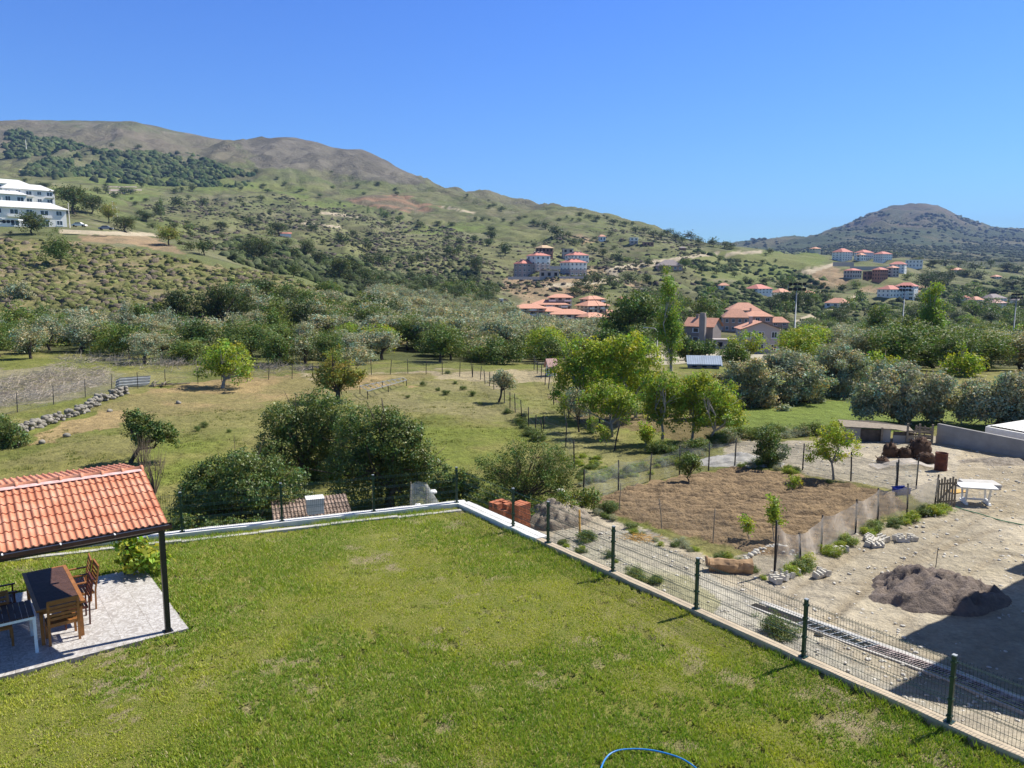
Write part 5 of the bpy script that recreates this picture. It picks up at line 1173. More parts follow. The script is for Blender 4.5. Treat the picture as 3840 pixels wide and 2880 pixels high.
def chair(label, arms=True, mat='wood'):
    """seat faces +y"""
    o = empty('garden_chair', (0, 0, 0), 0, label, 'chair', 'wooden garden chairs round the dining table')
    w = .27; sh = .43; m = M[mat]
    s = MB()
    for i in range(7): y = -.20 + i * .062; s.box(-w + .02, y, sh - .018, w - .02, y + .05, sh + .002)
    s.build('seat', m, o)
    f = MB(); f.box(-w, -.21, sh - .07, -w + .025, .24, sh - .019); f.box(w - .025, -.21, sh - .07, w, .24, sh - .019); f.box(-w + .026, .215, sh - .07, w - .026, .24, sh - .019); f.box(-w + .026, -.2, sh - .07, w - .026, -.18, sh - .019); f.build('seat_frame', m, o)
    for x in (-w + .015, w - .015):
        l = MB(); l.beam((x, .215, 0), (x, .215, sh - .071 if not arms else .63), .045, .03, up=(0, 1, 0)); l.build('leg', m, o)
        l = MB(); l.beam((x, -.22, 0), (x, -.235, sh), .045, .03, up=(0, 1, 0)); l.beam((x, -.2352, sh + .001), (x, -.33, .93), .045, .028, up=(0, 1, 0)); l.build('leg', m, o)
        if arms: a = MB(); a.box(x - .03, -.26, .632, x + .03, .27, .655); a.build('armrest', m, o)
    b = MB()
    for i in range(5):
        z = .52 + i * .083; y = -.235 - .095 * (z - sh) / (.93 - sh); b.box(-w + .04, y - .008, z, w - .04, y + .008, z + .055)
    b.box(-w + .0, -.345, .905, w - .0, -.315, .955); b.build('backrest', m, o); return o
def put(o, px, v, z, ang, dx=0, dy=0):
    q = unproj(px, v, z); o.location = (q[0] + dx, q[1] + dy, .03); o.rotation_euler = (0, 0, ang); return o
c1 = chair('wooden slat-back chair tucked under the near end of the long table', False)
q = (Vector(unproj(52.5, 645.5, .03)[:2]) + Vector(unproj(77.4, 640, .03)[:2])) / 2 + E2 * .22; c1.location = (q.x, q.y, .03); c1.rotation_euler = (0, 0, ap + R(2))
AC = chair('wooden armchair nearest the sunny patio at the right side of the long table'); q = PC.copy(); b = Vector((-9.22, 16.05)) - E1 * .2; AC.location = (b.x, b.y, .03); AC.rotation_euler = (0, 0, ap + R(92))
ac2 = copy_tree(AC); ac2['label'] = 'wooden armchair farthest back at the right side of the long table'; b = b + E2 * .50 - E1 * .05; ac2.location = (b.x, b.y, .03); ac2.rotation_euler = (0, 0, ap + R(87))
c3 = copy_tree(c1); c3['label'] = 'dark chair pushed in between the armchairs and the near table corner'; b = Vector((-8.98, 15.30)) - E1 * .16; c3.location = (b.x, b.y, .03); c3.rotation_euler = (0, 0, ap + R(90))
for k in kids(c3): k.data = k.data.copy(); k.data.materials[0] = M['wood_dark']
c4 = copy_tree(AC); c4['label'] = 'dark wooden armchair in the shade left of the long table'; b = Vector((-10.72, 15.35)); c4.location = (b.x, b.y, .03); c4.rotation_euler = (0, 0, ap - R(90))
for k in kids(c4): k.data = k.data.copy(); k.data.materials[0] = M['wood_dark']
c5 = copy_tree(c1); c5['label'] = 'wooden chair half hidden under the white framed table'; b = Vector((-10.1, 14.2)); c5.location = (b.x, b.y, .03); c5.rotation_euler = (0, 0, ap + R(180))

# ------------------------------------------------------------------ hoses
def ctube(name, label, cat, pts, r, mat, n=8):
    cu = MB(); P = [Vector(p) for p in pts]; out = []
    for i in range(len(P) - 1):
        a, b, c, d = P[max(i - 1, 0)], P[i], P[i + 1], P[min(i + 2, len(P) - 1)]
        for k in range(6):
            f = k / 6; out.append(b + .5 * f * (c - a + f * (2 * a - 5 * b + 4 * c - d + f * (3 * (b - c) + d - a))))
    out.append(P[-1]); cu.tube(out, r, n); return tag(cu.build(name, M[mat]), label, cat)
def gpts(L, z=None, dz=.02):
    o = []
    for px, v in L:
        if z is None: x, y, zz = hit(px, v, 12); o.append((x, y, zz + dz))
        else: q = unproj(px, v, z); o.append((q[0], q[1], z + dz))
    return o
ctube('garden_hose', 'bright blue garden hose looping across the near lawn', 'hose', gpts([(596, 800), (600, 775), (606, 761), (616, 754), (632, 752), (650, 753), (668, 757), (684, 763), (700, 775), (716, 795)], 0, .05), .013, 'hose_blue')
ctube('garden_hose', 'thin green hose trailing from the white table across the yard', 'hose', gpts([(955, 507), (965, 511), (980, 515), (1000, 521), (1020, 525), (1050, 532)]), .018, 'hose_green')
# ------------------------------------------------------------------ wire fences
def wire_fence(label, pts, h=1.35, name='wire_fence', lean=.05, wires=(.3, .7, 1.15), post='dark_iron', r=.035, net=None, z0=None, tops=None, sag=0):
    P = []
    for i, p in enumerate(pts):
        x, y, z = hit(p[0], p[1], 14) if z0 is None else unproj(p[0], p[1], z0)
        P.append(Vector((x, y, z)))
    o = empty(name, P[0], 0, label, 'fence'); rng = np.random.default_rng(int(P[0].x * 10) % 999); T_ = []
    for i, p in enumerate(P):
        q = p - P[0]; hh = (tops[i] if tops else h) * (1 + rng.normal(0, .04)); l = Vector((rng.normal(0, lean), rng.normal(0, lean), 0)) * hh
        mb = MB(); mb.tube([q - Vector((0, 0, .3)), q + l * .5 + Vector((0, 0, hh / 2)), q + l + Vector((0, 0, hh))], [r, r, r * .9], 6); mb.build('post', M[post], o); T_.append((q, l, hh))
    if wires:
        mb = MB()
        for (a, la, ha), (b, lb, hb) in zip(T_[:-1], T_[1:]):
            for w in wires:
                p = a + la * w / h + Vector((0, 0, w * ha / h)); q = b + lb * w / h + Vector((0, 0, w * hb / h)); m_ = (p + q) / 2 - Vector((0, 0, .03)); mb.tube([p, m_, q], .006, 4, cap=False)
        mb.build('wire', M['wire'], o)
    if net:
        mb = MB()
        for (a, la, ha), (b, lb, hb) in zip(T_[:-1], T_[1:]):
            n = 14; m = 7; vs = []
            for i in range(n + 1):
                f = i / n; top = ha * (1 - f) + hb * f; top = top * .96 - sag * (4 * f * (1 - f)) * top
                base = a * (1 - f) + b * f; le = la * (1 - f) + lb * f; nr_ = Vector((-(b - a).y, (b - a).x, 0)).normalized()
                for j in range(m + 1):
                    g = j / m; vs.append(base + le * g + Vector((0, 0, .02 + top * g)) + nr_ * (.035 * math.sin(f * 9 + g * 3) + .008 * rng.normal()))
            mb.add(vs, [(i * (m + 1) + j, (i + 1) * (m + 1) + j, (i + 1) * (m + 1) + j + 1, i * (m + 1) + j + 1) for i in range(n) for j in range(m)], 0, True)
        mb.build('netting', M[net], o)
    return o
def net_mat(name, col, dens):
    t = NT(name); c = t.coords(); t.b.inputs['Base Color'].default_value = (*col, 1); t.b.inputs['Roughness'].default_value = .8
    tr = t.node('ShaderNodeBsdfTransparent'); ms = t.node('ShaderNodeMixShader')
    f = t.ramp(t.noise(c, 3.0, 4, .6), [(.3, dens * .6), (.7, min(1, dens * 1.35))]); t.l.new(f, ms.inputs[0]); t.l.new(tr.outputs[0], ms.inputs[1]); t.l.new(t.b.outputs[0], ms.inputs[2]); t.l.new(ms.outputs[0], t.o.inputs['Surface'])
    return t.m
M['net_green'] = net_mat('chicken_wire', (.42, .45, .38), .3); M['net_pink'] = net_mat('pale_net', (.72, .65, .57), .44); M['net_wire'] = net_mat('fine_chicken_wire', (.30, .30, .27), .13)
wire_fence('dark post and wire fence along the left and far edge of the pasture', [(-22, 420), (17.4, 412.7), (53.6, 404.7), (85.4, 398), (111.7, 391), (138, 388.8), (165.5, 385.7), (198, 383.6), (222, 382.5), (246.9, 382), (268.4, 380.2), (292, 379), (312.3, 377.3), (330, 376.2), (351, 375.6), (371.6, 375), (390.2, 374.8), (408, 374.2), (426.1, 374.4), (442.5, 375), (459.6, 376.4), (472.6, 377)], 1.5, net='net_wire')
wire_fence('post and wire fence running down the left side of the grassy lane', [(472.6, 377.5), (480, 380), (485.2, 383.7), (489.5, 386.5), (493.9, 390), (500.3, 398.7), (504.5, 403.3), (510, 408.5), (515.3, 413), (521.9, 419.4), (528.6, 427), (535, 435), (542.8, 439)], 1.4, net='net_wire')
wire_fence('rough stake and wire fence along the orchard side of the lane', [(534, 370), (537, 374), (541, 379), (545, 385), (548, 389), (554, 405), (561, 411), (569, 418), (579.3, 424), (590, 433.4), (602, 441), (613.7, 450.8)], 1.5, lean=.09, r=.045, net='net_wire')
wire_fence('short dark post fence closing the bottom of the lane', [(542.8, 439), (565.6, 447), (574.3, 469)], 1.5, net='net_wire')
wire_fence('chicken-wire fence round the back of the ploughed plot', [(583, 503.5), (618.5, 491.3), (649.6, 482), (679.3, 476), (708.6, 471), (734.6, 466.8), (768, 466), (802.5, 470), (851, 481.2), (896.6, 492.4), (916, 489)], 1.45, lean=.03, net='net_green', sag=.12)
wire_fence('pale net fence sagging along the front of the ploughed plot', [(774.5, 574.7), (801, 567), (821, 552), (855.5, 534.3), (878, 521), (907, 515.5), (934, 509.5)], 1.25, lean=.05, net='net_pink', sag=.14, wires=(), tops=[1.65, 1.1, 1.25, 1.3, 1.25, 1.3, 1.5])
wire_fence('thin stake fence with brown net on the lawn side of the ploughed plot', [(619, 512), (662.5, 529.5), (713, 541.5), (774.5, 574.7)], 1.2, lean=.06, net='net_wire', sag=.25, wires=(), r=.02, post='weathered_wood')

# ------------------------------------------------------------------ hummocky meshes: mounds, rocks, stumps, logs
def mound(name, label, cat, c, rx, ry, h, mat, seed, rz=0, n=46, rough=.12, kind=None, peak=.9, freq=1.0):
    g = np.linspace(-1, 1, n); X, Y = np.meshgrid(g, g); r = np.sqrt(X ** 2 + Y ** 2)
    r2 = r + (fbm(X * 2 + seed, Y * 2, 3, seed) - .5) * .35
    Z = h * np.clip(1 - r2, 0, 1) ** peak * 1.0 + (fbm(X * 7 * freq, Y * 7 * freq, 4, seed + 3) - .5) * rough * 2 * sstep(1.05, .7, r)
    Z = np.where(r > 1.0, -.12, Z - .08); x = X * rx * (1 + .1 * np.sin(3 * np.arctan2(Y, X) + seed)); y = Y * ry
    k = np.arange(n * n).reshape(n, n); F = np.stack([k[:-1, :-1], k[:-1, 1:], k[1:, 1:], k[1:, :-1]], -1).reshape(-1, 4)
    zg = ground(c[0] + x * math.cos(rz) - y * math.sin(rz), c[1] + x * math.sin(rz) + y * math.cos(rz)) - c[2]
    o = link(name, np_mesh(name, np.stack([x.ravel(), y.ravel(), (Z + zg).ravel()], 1), F, mat, smooth=True), None, c, rz)
    return tag(o, label, cat, None, kind)
t = NT('dark_sand'); p = t.world(); f = t.noise(p, 2.6, 6, .68, .8); t.l.new(t.ramp(f, [(.3, (.12, .095, .078)), (.6, (.215, .17, .14)), (.75, (.29, .235, .19))]), t.b.inputs['Base Color']); t.b.inputs['Roughness'].default_value = 1
t.bump(t.noise(p, 7, 6, .7), 1, .12); M['sand'] = t.m
t = NT('dry_earth'); p = t.world(); f = t.noise(p, 2.2, 6, .66, .5); t.l.new(t.ramp(f, [(.3, (.20, .165, .12)), (.7, (.36, .31, .24))]), t.b.inputs['Base Color']); t.b.inputs['Roughness'].default_value = 1
t.bump(t.noise(p, 6, 6, .7), 1, .12); M['earth'] = t.m
q = hit(944, 600, 14); mound('sand_heap', 'large heap of dark brown sand half in shadow on the dirt yard', 'heap', (q[0], q[1] + .5, q[2]), 2.0, 1.75, .72, M['sand'], 5, rz=.5, rough=.30, peak=.62)
q = hit(553, 524, 22); mound('earth_bank', 'steep dark-faced bank of earth beside the yellow stake', 'bank', (q[0], q[1] + .3, q[2]), 1.5, 1.3, 1.0, M['earth'], 8, rough=.2, peak=.6)
q = hit(525, 520, 24); mound('rubble_heap', 'stony grey earth heap directly behind the brick stacks', 'heap', (q[0] + .4, q[1] + .6, q[2]), 1.1, .9, .6, M['earth'], 12, rough=.2)
q = hit(740, 462, 28); mound('gravel_heap', 'pale gravel bank behind the netted corner of the plot', 'heap', q, 2.6, 1.6, .55, M['concrete_pale'], 17, rough=.12)
q = hit(1000, 462, 28); mound('earth_patch', 'low hump of loose soil in front of the concrete yard wall', 'heap', q, 2.2, 1.3, .3, M['earth'], 19, rough=.1)

def rock_mesh(seed, n=10, m=7, jag=.22):
    rng = np.random.default_rng(seed); vs = []; a = rng.normal(size=(6, 3)); a /= np.linalg.norm(a, axis=1)[:, None]; cut = .62 + .3 * rng.random(6)
    for i in range(m + 1):
        ph = math.pi * i / m
        for j in range(n):
            th = 2 * math.pi * j / n; d = np.array([math.sin(ph) * math.cos(th), math.sin(ph) * math.sin(th), math.cos(ph)]); r = 1 + jag * (rng.random() - .5) * (0 < i < m)
            for aa, cc in zip(a, cut):
                s = d @ aa
                if s * r > cc: r = cc / s
            vs.append(d * r)
    F = [(i * n + j, (i + 1) * n + j, (i + 1) * n + (j + 1) % n, i * n + (j + 1) % n) for i in range(m) for j in range(n)]
    return np.array(vs), np.array(F)
ROCKS = [rock_mesh(i) for i in range(8)]
def rocks_obj(name, label, cat, pts, sizes, mat, seed, flat=.65, kind=None):
    rng = np.random.default_rng(seed); V = []; F = []; b = 0
    for p, s in zip(pts, sizes):
        v, f = ROCKS[rng.integers(8)]; a = rng.random() * 6.28; c, s_ = math.cos(a), math.sin(a); w = v * np.array([1, .75, flat]) * s
        w = np.stack([w[:, 0] * c - w[:, 1] * s_, w[:, 0] * s_ + w[:, 1] * c, w[:, 2]], 1) + np.array(p); V.append(w); F.append(f + b); b += len(v)
    return tag(link(name, np_mesh(name, np.concatenate(V), np.concatenate(F), mat)), label, cat, None, kind)
# dry-stone wall
rng = np.random.default_rng(31); L = [(17, 434), (36, 428), (52, 423), (66, 419), (80, 414), (92, 408), (100, 402), (112, 399), (124, 393)]
pts = []; sz = []
W3 = [Vector(hit(*p, 30)) for p in L]
for a, b in zip(W3[:-1], W3[1:]):
    n = int((b - a).length / .2)
    for i in range(n):
        for lay_ in range(3):
            if rng.random() < .15 + .1 * lay_: continue
            p = a.lerp(b, (i + rng.random()) / n); pts.append((p.x + rng.normal(0, .18), p.y + rng.normal(0, .18), p.z + .08 + lay_ * .2 + rng.normal(0, .03))); sz.append(.17 + .12 * rng.random())
rocks_obj('stone_wall', 'tumbledown dry-stone wall of grey rocks crossing the left of the pasture', 'wall', pts, sz, M['stone'], 32)
for i, (px, v, s, lb) in enumerate([(179, 404, .30, 'dark boulder lying alone on the orange soil of the pasture'), (42, 444, .28, 'single grey stone on the sandy path below the stone wall'), (67, 437, .26, 'upright grey stone in front of the middle of the stone wall'), (110, 412, .25, 'flat rock lying just below the right end of the stone wall'),
                                    (573, 517, .22, 'pale rock beside the earth bank and yellow stake'), (819, 636, .12, 'round white stone by the drain grating')]):
    q = hit(px, v, 14); rocks_obj('rock', lb, 'rock', [(q[0], q[1], q[2] + s * .3)], [s], M['stone'], 50 + i)
# loose stones strewn over the yard
rng = np.random.default_rng(33); n = 5200; Y = 13 + 34 * rng.random(n) ** 1.3; px = 560 + 520 * rng.random(n); X = (px - 512) / 768 * Y * 1.03; Z = ground(X, Y); pp, vv = proj(X, Y, Z)
PLOT = [(584, 503), (620, 491), (680, 477), (735, 467), (800, 476), (896, 494), (905, 508), (868, 520), (800, 560), (765, 556), (730, 548), (662, 530), (612, 514)]
ok = (in_poly(pp, vv, [(845, 440), (1300, 432), (1500, 900), (700, 900), (640, 620), (545, 545), (560, 520), (720, 560), (800, 545), (935, 505), (905, 492), (735, 462), (740, 442)])) & (fbm(X / 1.5, Y / 1.5, 3, 35) > .42) & (((X - Kv.x) * nR.x + (Y - Kv.y) * nR.y) > .5)
P3 = np.stack([X, Y, Z + .01], 1)[ok]; rocks_obj('loose_stones', 'small pale stones strewn over the dirt yard', 'stones', P3, (.018 + .06 * rng.random(len(P3)) ** 3) * (P3[:, 1] / 20) ** .5, M['stone_white'], 36, .45, 'stuff')

M['root'] = plain('dark_root_wood', (.085, .05, .032), .95, .5, 4, .8)
M['log'] = plain('split_log_wood', (.34, .22, .12), .9, .4, 3.5, .6)
def stump(px, v, s, label, seed, tall=1.0):
    q = hit(px, v, 20); rng = np.random.default_rng(seed); v_, f_ = rock_mesh(seed, 26, 18, .35)
    d = v_ / np.linalg.norm(v_, axis=1)[:, None]; r = .8 + .5 * (fbm(d[:, 0] * 3 + 5 + seed, d[:, 1] * 3 + d[:, 2] * 2, 4, seed) - .3) + .25 * np.abs(np.sin(d[:, 0] * 7 + d[:, 2] * 5))
    V = d * r[:, None] * np.array([1, .8, .8 * tall]) * s; o = empty('tree_stump', (q[0], q[1], q[2] + s * .5 * tall), rng.random() * 6, label, 'stump', 'uprooted stumps on the yard')
    link('root_ball', np_mesh('root_ball', V, f_, M['root'], smooth=False), o)
    mb = MB()
    for k in range(9):
        dd = Vector(rng.normal(size=3)); dd.z = abs(dd.z) * tall; dd.normalize(); e = dd * s * (1.1 + .4 * rng.random()); mb.tube([dd * s * .5, dd * s * .9 + Vector(rng.normal(0, .06, 3)), e + Vector(rng.normal(0, .08, 3))], [s * .16, s * .1, s * .03], 6)
    mb.build('root', M['root'], o)
stump(890, 457, .36, 'small upright dark stump, leftmost of the uprooted stumps', 1, 1.5); stump(905, 458, .38, 'middle-sized tangled stump between the small upright one and the tallest', 2)
stump(919, 457, .58, 'tallest knotted root stump at the back of the pile', 3, 1.35); stump(926, 463, .40, 'stump nearest the rusty barrel', 4); stump(883, 464, .32, 'pale-faced low stump at the front left of the pile', 5, .8)
def log_obj(label, a, b, r, mat='log'):
    A_ = Vector(a); B_ = Vector(b); rng = np.random.default_rng(int(A_.x * 100)); mb = MB(); n = 9; pts = [A_.lerp(B_, i / n) + Vector((0, rng.normal(0, .03), r * .85 + rng.normal(0, .02))) for i in range(n + 1)]
    g_ = 14
    for i, p_ in enumerate(pts):
        pass
    vs = []
    ax = (B_ - A_).normalized(); sd_ = Vector((-ax.y, ax.x, 0))
    for i in range(n + 1):
        for k in range(g_): rr_ = r * (.85 + .4 * float(vnoise(np.array([i * .8]), np.array([k * 1.1]), 7)[0])); t_ = 2 * math.pi * k / g_; vs.append(pts[i] + sd_ * math.cos(t_) * rr_ + Vector((0, 0, math.sin(t_) * rr_)))
    mb.add(vs, [(i * g_ + k, i * g_ + (k + 1) % g_, (i + 1) * g_ + (k + 1) % g_, (i + 1) * g_ + k) for i in range(n) for k in range(g_)] + [tuple(range(g_)), tuple(range(n * g_, n * g_ + g_))]); mb.tube([pts[0], pts[0] + Vector((-.1, 0, .28))], [r * .5, r * .2], 7); mb.tube([pts[6], pts[6] + Vector((.05, -.25, .2))], [r * .3, r * .1], 6)
    return tag(mb.build('log', M[mat]), label, 'log')
a = hit(709, 571, 15); b = hit(752, 573, 15); log_obj('weathered broken tree trunk lying below the plot beside the mesh fence', a, b, .22)
a = hit(28, 403, 30); 
# net thrown over the stumps
q = hit(905, 468, 25); mb = MB(); vs = []; n = 12
for i in range(n + 1):
    for j in range(7):
        f = i / n; g = j / 6; vs.append((-1.6 + 3.6 * f, -.5 + 1.1 * g + .1 * math.sin(i), .05 + .42 * math.sin(math.pi * f) ** 2 * (1 - f) * 2.2 * math.sin(math.pi * min(1, g + .2)) + .02 * math.sin(i * 3 + j)))
mb.add(vs, [(i * 7 + j, (i + 1) * 7 + j, (i + 1) * 7 + j + 1, i * 7 + j + 1) for i in range(n) for j in range(6)], 0, True)
tag(mb.build('garden_net', M['net_pink'], None, (q[0], q[1], q[2])), 'brown netting draped on the ground in front of the stumps', 'net')

# ------------------------------------------------------------------ barrel, crate, table, slabs, gate, stakes
q = hit(940.5, 470.3, 25); mb = MB(); prof = [(.285, 0), (.30, .02), (.285, .04), (.285, .28), (.30, .30), (.285, .32), (.285, .56), (.30, .58), (.285, .60), (.285, .84), (.30, .86), (.29, .88), (.26, .87), (.26, .3), (0, .28)]
n = 22; vs = [(r * math.cos(2 * math.pi * k / n), r * math.sin(2 * math.pi * k / n), z) for r, z in prof for k in range(n)]
mb.add(vs, [(i * n + k, i * n + (k + 1) % n, (i + 1) * n + (k + 1) % n, (i + 1) * n + k) for i in range(len(prof) - 1) for k in range(n)], 0, True)
M['rust_red'] = plain('rusty_red_steel', (.105, .035, .022), .8, .4, 4, .3)
tag(mb.build('oil_barrel', M['rust_red'], None, q), 'rusty open-topped oil barrel standing on the yard', 'barrel')
q = hit(901, 494, 20); mb = MB(); mb.box(-.3, -.2, 0, .3, .2, .02); [mb.box(*b) for b in ((-.3, -.2, .021, .3, -.18, .26), (-.3, .18, .021, .3, .2, .26), (-.3, -.179, .021, -.28, .179, .26), (.28, -.179, .021, .3, .179, .26), (-.33, -.23, .261, .33, -.2, .29), (-.33, .2, .261, .33, .23, .29))]
tag(mb.build('crate', M['plastic_blue'], None, q, .2), 'blue plastic crate at the right corner of the ploughed plot', 'crate')
q = hit(975, 503, 20); o = empty('plastic_table', q, -.25, 'white plastic trestle table standing on the dirt yard', 'table')
mb = MB(); mb.box(-.68, -.42, .70, .68, .42, .735); mb.box(-.62, -.36, .66, .62, .36, .699); mb.build('tabletop', M['plastic_white'], o)
for s in (-1, 1):
    mb = MB(); x = s * .42; mb.beam((x, -.33, .66), (x, -.20, .1), .07, .06); mb.beam((x, .33, .66), (x, .20, .1), .07, .06); mb.beam((x, -.36, .04), (x, .36, .04), .12, .08); mb.beam((x + s * .0, -.22, .12), (x, .22, .12), .07, .1); mb.beam((x, -.42, .02), (x, -.3, .03), .1, .04); mb.build('leg', M['plastic_white'], o)
mb = MB(); mb.beam((-.41, 0, .16), (.41, 0, .16), .05, .07); mb.build('stretcher', M['plastic_white'], o)
q = hit(979, 487.5, 20); mb = MB(); mb.box(-.75, -.45, .02, .72, .45, .13); mb.box(-.70, -.42, .132, .75, .46, .23, rz=.04); tag(mb.build('panel_stack', M['concrete_pale'], None, q, -.2), 'pair of dirty white foam boards stacked behind the white table', 'boards')
q = hit(958, 492, 20); mb = MB(); mb.box(-.5, -.25, .02, .3, .2, .05); tag(mb.build('plank', M['yellow_wood'], None, q, .3), 'tan board lying on the ground left of the white table', 'board')
a = Vector(hit(936.5, 509, 20)); b = Vector(hit(956, 507, 20)); o = empty('garden_gate', a, 0, 'weathered wooden picket gate leaning at the end of the net fence', 'gate')
d = (b - a); L_ = d.length; d.normalize(); back = Vector((.25, .5, 0)) * .35
for i in range(7):
    mb = MB(); p = d * (L_ * (i + .3) / 7); mb.beam(p + Vector((0, 0, .0)), p + back + Vector((0, 0, 1.12 + .05 * (i % 3))), .075, .02, up=(0, 1, 0)); mb.build('picket', M['weathered_wood'], o)
for hz in (.25, .95):
    mb = MB(); p = back * hz / 1.15 + Vector((0, .03, hz)); mb.beam(p, p + d * L_, .025, .07); mb.build('rail', M['weathered_wood'], o)
mb = MB(); mb.beam(Vector((.02, .06, .22)), d * L_ * .95 + back * .8 + Vector((0, .06, .95)), .03, .06); mb.build('brace', M['weathered_wood'], o)
a = hit(580, 536, 20); mb = MB(); mb.beam((0, 0, -.1), (-.03, .02, .98), .06, .05); tag(mb.build('stake', M['yellow_wood'], None, a), 'yellow wooden stake beside the earth bank', 'stake')
a = hit(935.5, 568, 15); mb = MB(); mb.tube([(0, 0, -.1), (.03, 0, .62)], .012, 5); tag(mb.build('iron_rod', M['dark_iron'], None, a), 'thin iron rod stuck upright in the yard above the sand heap', 'rod')
for px, v, h, lb in ((896, 489, 1.2, 'dark thick stake behind the blue crate'),):
    a = hit(px, v, 20); mb = MB(); mb.tube([(0, 0, -.1), (.02, 0, h * .5), (-.02, .02, h)], [.06, .05, .05], 6); tag(mb.build('stake', M['dark_iron'], None, a), lb, 'stake')
# concrete blocks
blk = MB(); blk.box(-.2, -.1, 0, .2, .1, .12); blk.box(-.2, -.1, .121, -.15, .1, .18); blk.box(.15, -.1, .121, .2, .1, .18); blk.box(-.03, -.1, .121, .03, .1, .18); bm_ = blk.mesh('concrete_block', M['stone_white']); rr2 = random.Random(5)
for px, v in [(775, 583), (781, 580), (787, 577), (793, 575), (790, 571), (798, 570), (833, 556), (837, 554), (842, 552), (867, 540), (872, 543), (878, 543), (884, 541), (877, 548), (898, 540), (903, 543), (868, 546), (912, 541), (818, 577), (823, 575)]:
    q = hit(px, v, 15); o = link('concrete_block', bm_, None, (q[0], q[1], q[2] + .01), rr2.random() * 3); o.rotation_euler[0] = rr2.uniform(-.3, .3); tag(o, 'pale broken concrete block along the foot of the net fence', 'block', 'concrete blocks along the net fence')
# white rubble edging at the bottom corner of the plot
rng = np.random.default_rng(41); pts = [];
for f in np.linspace(0, 1, 26):
    px = 742 + 50 * f; v = 563 - 16 * math.sin(math.pi * f * .75) + rng.normal(0, .8); q = hit(px, v, 15); pts.append((q[0], q[1], q[2] + .03))
rocks_obj('rubble_edging', 'line of white rubble curving round the bottom corner of the plot', 'stones', pts, .06 + .07 * rng.random(26), M['stone_white'], 42)

# ------------------------------------------------------------------ hollow bricks: two stacks
hb = MB(); hb.box(-.125, -.095, 0, .125, .095, .186)
for i in range(4): hb.box(-.127, -.085 + i * .046, .004, .127, -.055 + i * .046, .182)
for i in range(5): hb.box(-.118 + i * .05, -.0975, .004, -.082 + i * .05, .0975, .182)
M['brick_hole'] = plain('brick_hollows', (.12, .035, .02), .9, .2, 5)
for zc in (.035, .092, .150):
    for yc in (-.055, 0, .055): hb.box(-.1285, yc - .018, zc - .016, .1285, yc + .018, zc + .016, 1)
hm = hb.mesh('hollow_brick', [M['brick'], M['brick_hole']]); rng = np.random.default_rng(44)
for (px, v, nx, ny, nz, side) in ((502, 533, 3, 3, 6, 'left'), (519.5, 534, 2, 3, 6, 'right')):
    q = unproj(px, v, -2.0); an = math.atan2(dR.y, dR.x) + R(8)
    for k in range(nz):
        for i in range(nx):
            for j in range(ny):
                if 0 < j < ny - 1 and k < nz - 1 and 0 < i < nx - 1: continue
                if k == nz - 1 and side == 'left' and (i + j) % 3 == 2 and rng.random() < .6: continue
                x = (i - (nx - 1) / 2) * .256 + rng.normal(0, .008); y = (j - (ny - 1) / 2) * .198 + rng.normal(0, .008)
                o = link('hollow_brick', hm, None, (q[0] + x * math.cos(an) - y * math.sin(an), q[1] + x * math.sin(an) + y * math.cos(an), q[2] + .02 + k * .19), an + (math.pi / 2 if (k % 2 and nx == ny) else 0) + rng.normal(0, .02))
                tag(o, f'orange hollow clay brick in the {side} stack behind the white wall', 'brick', f'bricks of the {side} stack')

# ------------------------------------------------------------------ tiled shed with white block behind the back wall
M['old_tile'] = plain('old_weathered_tile', (.25, .185, .145), .9, .65, 2.2, .4)
q = Vector(unproj(316, 520, -1.12)[:2]); al = math.atan2(-dL.y, -dL.x)
o = empty('shed', (q.x, q.y, -1.22), al, 'low shed with a ragged old tile roof just behind the back wall', 'shed')
mb = MB(); mb.box(-1.35, .12, -2.2, 1.15, 1.7, -.10); mb.build('wall', M['concrete'], o)
rf = MB(); tile_field(rf, -1.45, 1.30, (0, -.04), (1.9, .36), 6); rf.build('roof', M['old_tile'], o)
o = empty('brick_block', (q.x + dL.x * -.02 + nL.x * .3, q.y + nL.y * .3, -.95), al, 'white rendered box chimney standing on the shed roof', 'chimney')
mb = MB(); mb.box(-.28, -.2, 0, .28, .3, .5); mb.build('body', M['white_wall'], o); mb = MB(); mb.box(-.31, -.23, .501, .31, .33, .55); mb.build('cap', M['white_wall'], o)
q = unproj(424, 510, -1.6); o = empty('garden_net', (q[0], q[1], -1.7), 0, 'torn white net tent held by sticks behind the back wall', 'net')
mb = MB(); S_ = [(-.55, 0, 0), (-.3, .35, 0), (.35, .3, 0), (.75, 0, .1), (.2, -.3, 0), (-.4, -.25, 0)]; Tp = [(-.5, 0, 1.1), (-.25, .1, 1.2), (.05, .1, 1.15), (.15, 0, 1.1), (0, -.1, 1.15), (-.4, -.1, 1.15)]
mb.add(S_ + Tp, [(i, (i + 1) % 6, 6 + (i + 1) % 6, 6 + i) for i in range(6)], 0, True); mb.build('netting', net_mat('white_net', (.6, .62, .6), .35), o)
mb = MB(); mb.tube([(-.5, 0, -.6), (-.48, 0, 1.2)], .02, 5); mb.tube([(.1, .05, -.6), (.12, 0, 1.15)], .02, 5); mb.build('stick', M['weathered_wood'], o)
def blob_obj(name, label, cat, q, s, mat, seed, flat=.7):
    rocks_obj(name, label, cat, [q], [s], mat, seed, flat)
q = unproj(418, 511, -1.2); blob_obj('plastic_bag', 'white and blue plastic bag at the foot of the torn net', 'bag', q, .3, M['plastic_white'], 61, .9)
q = unproj(433, 492, -.95); blob_obj('plastic_sheet', 'crumpled white plastic caught on top of the torn net', 'plastic sheet', q, .22, M['plastic_white'], 62, .4)
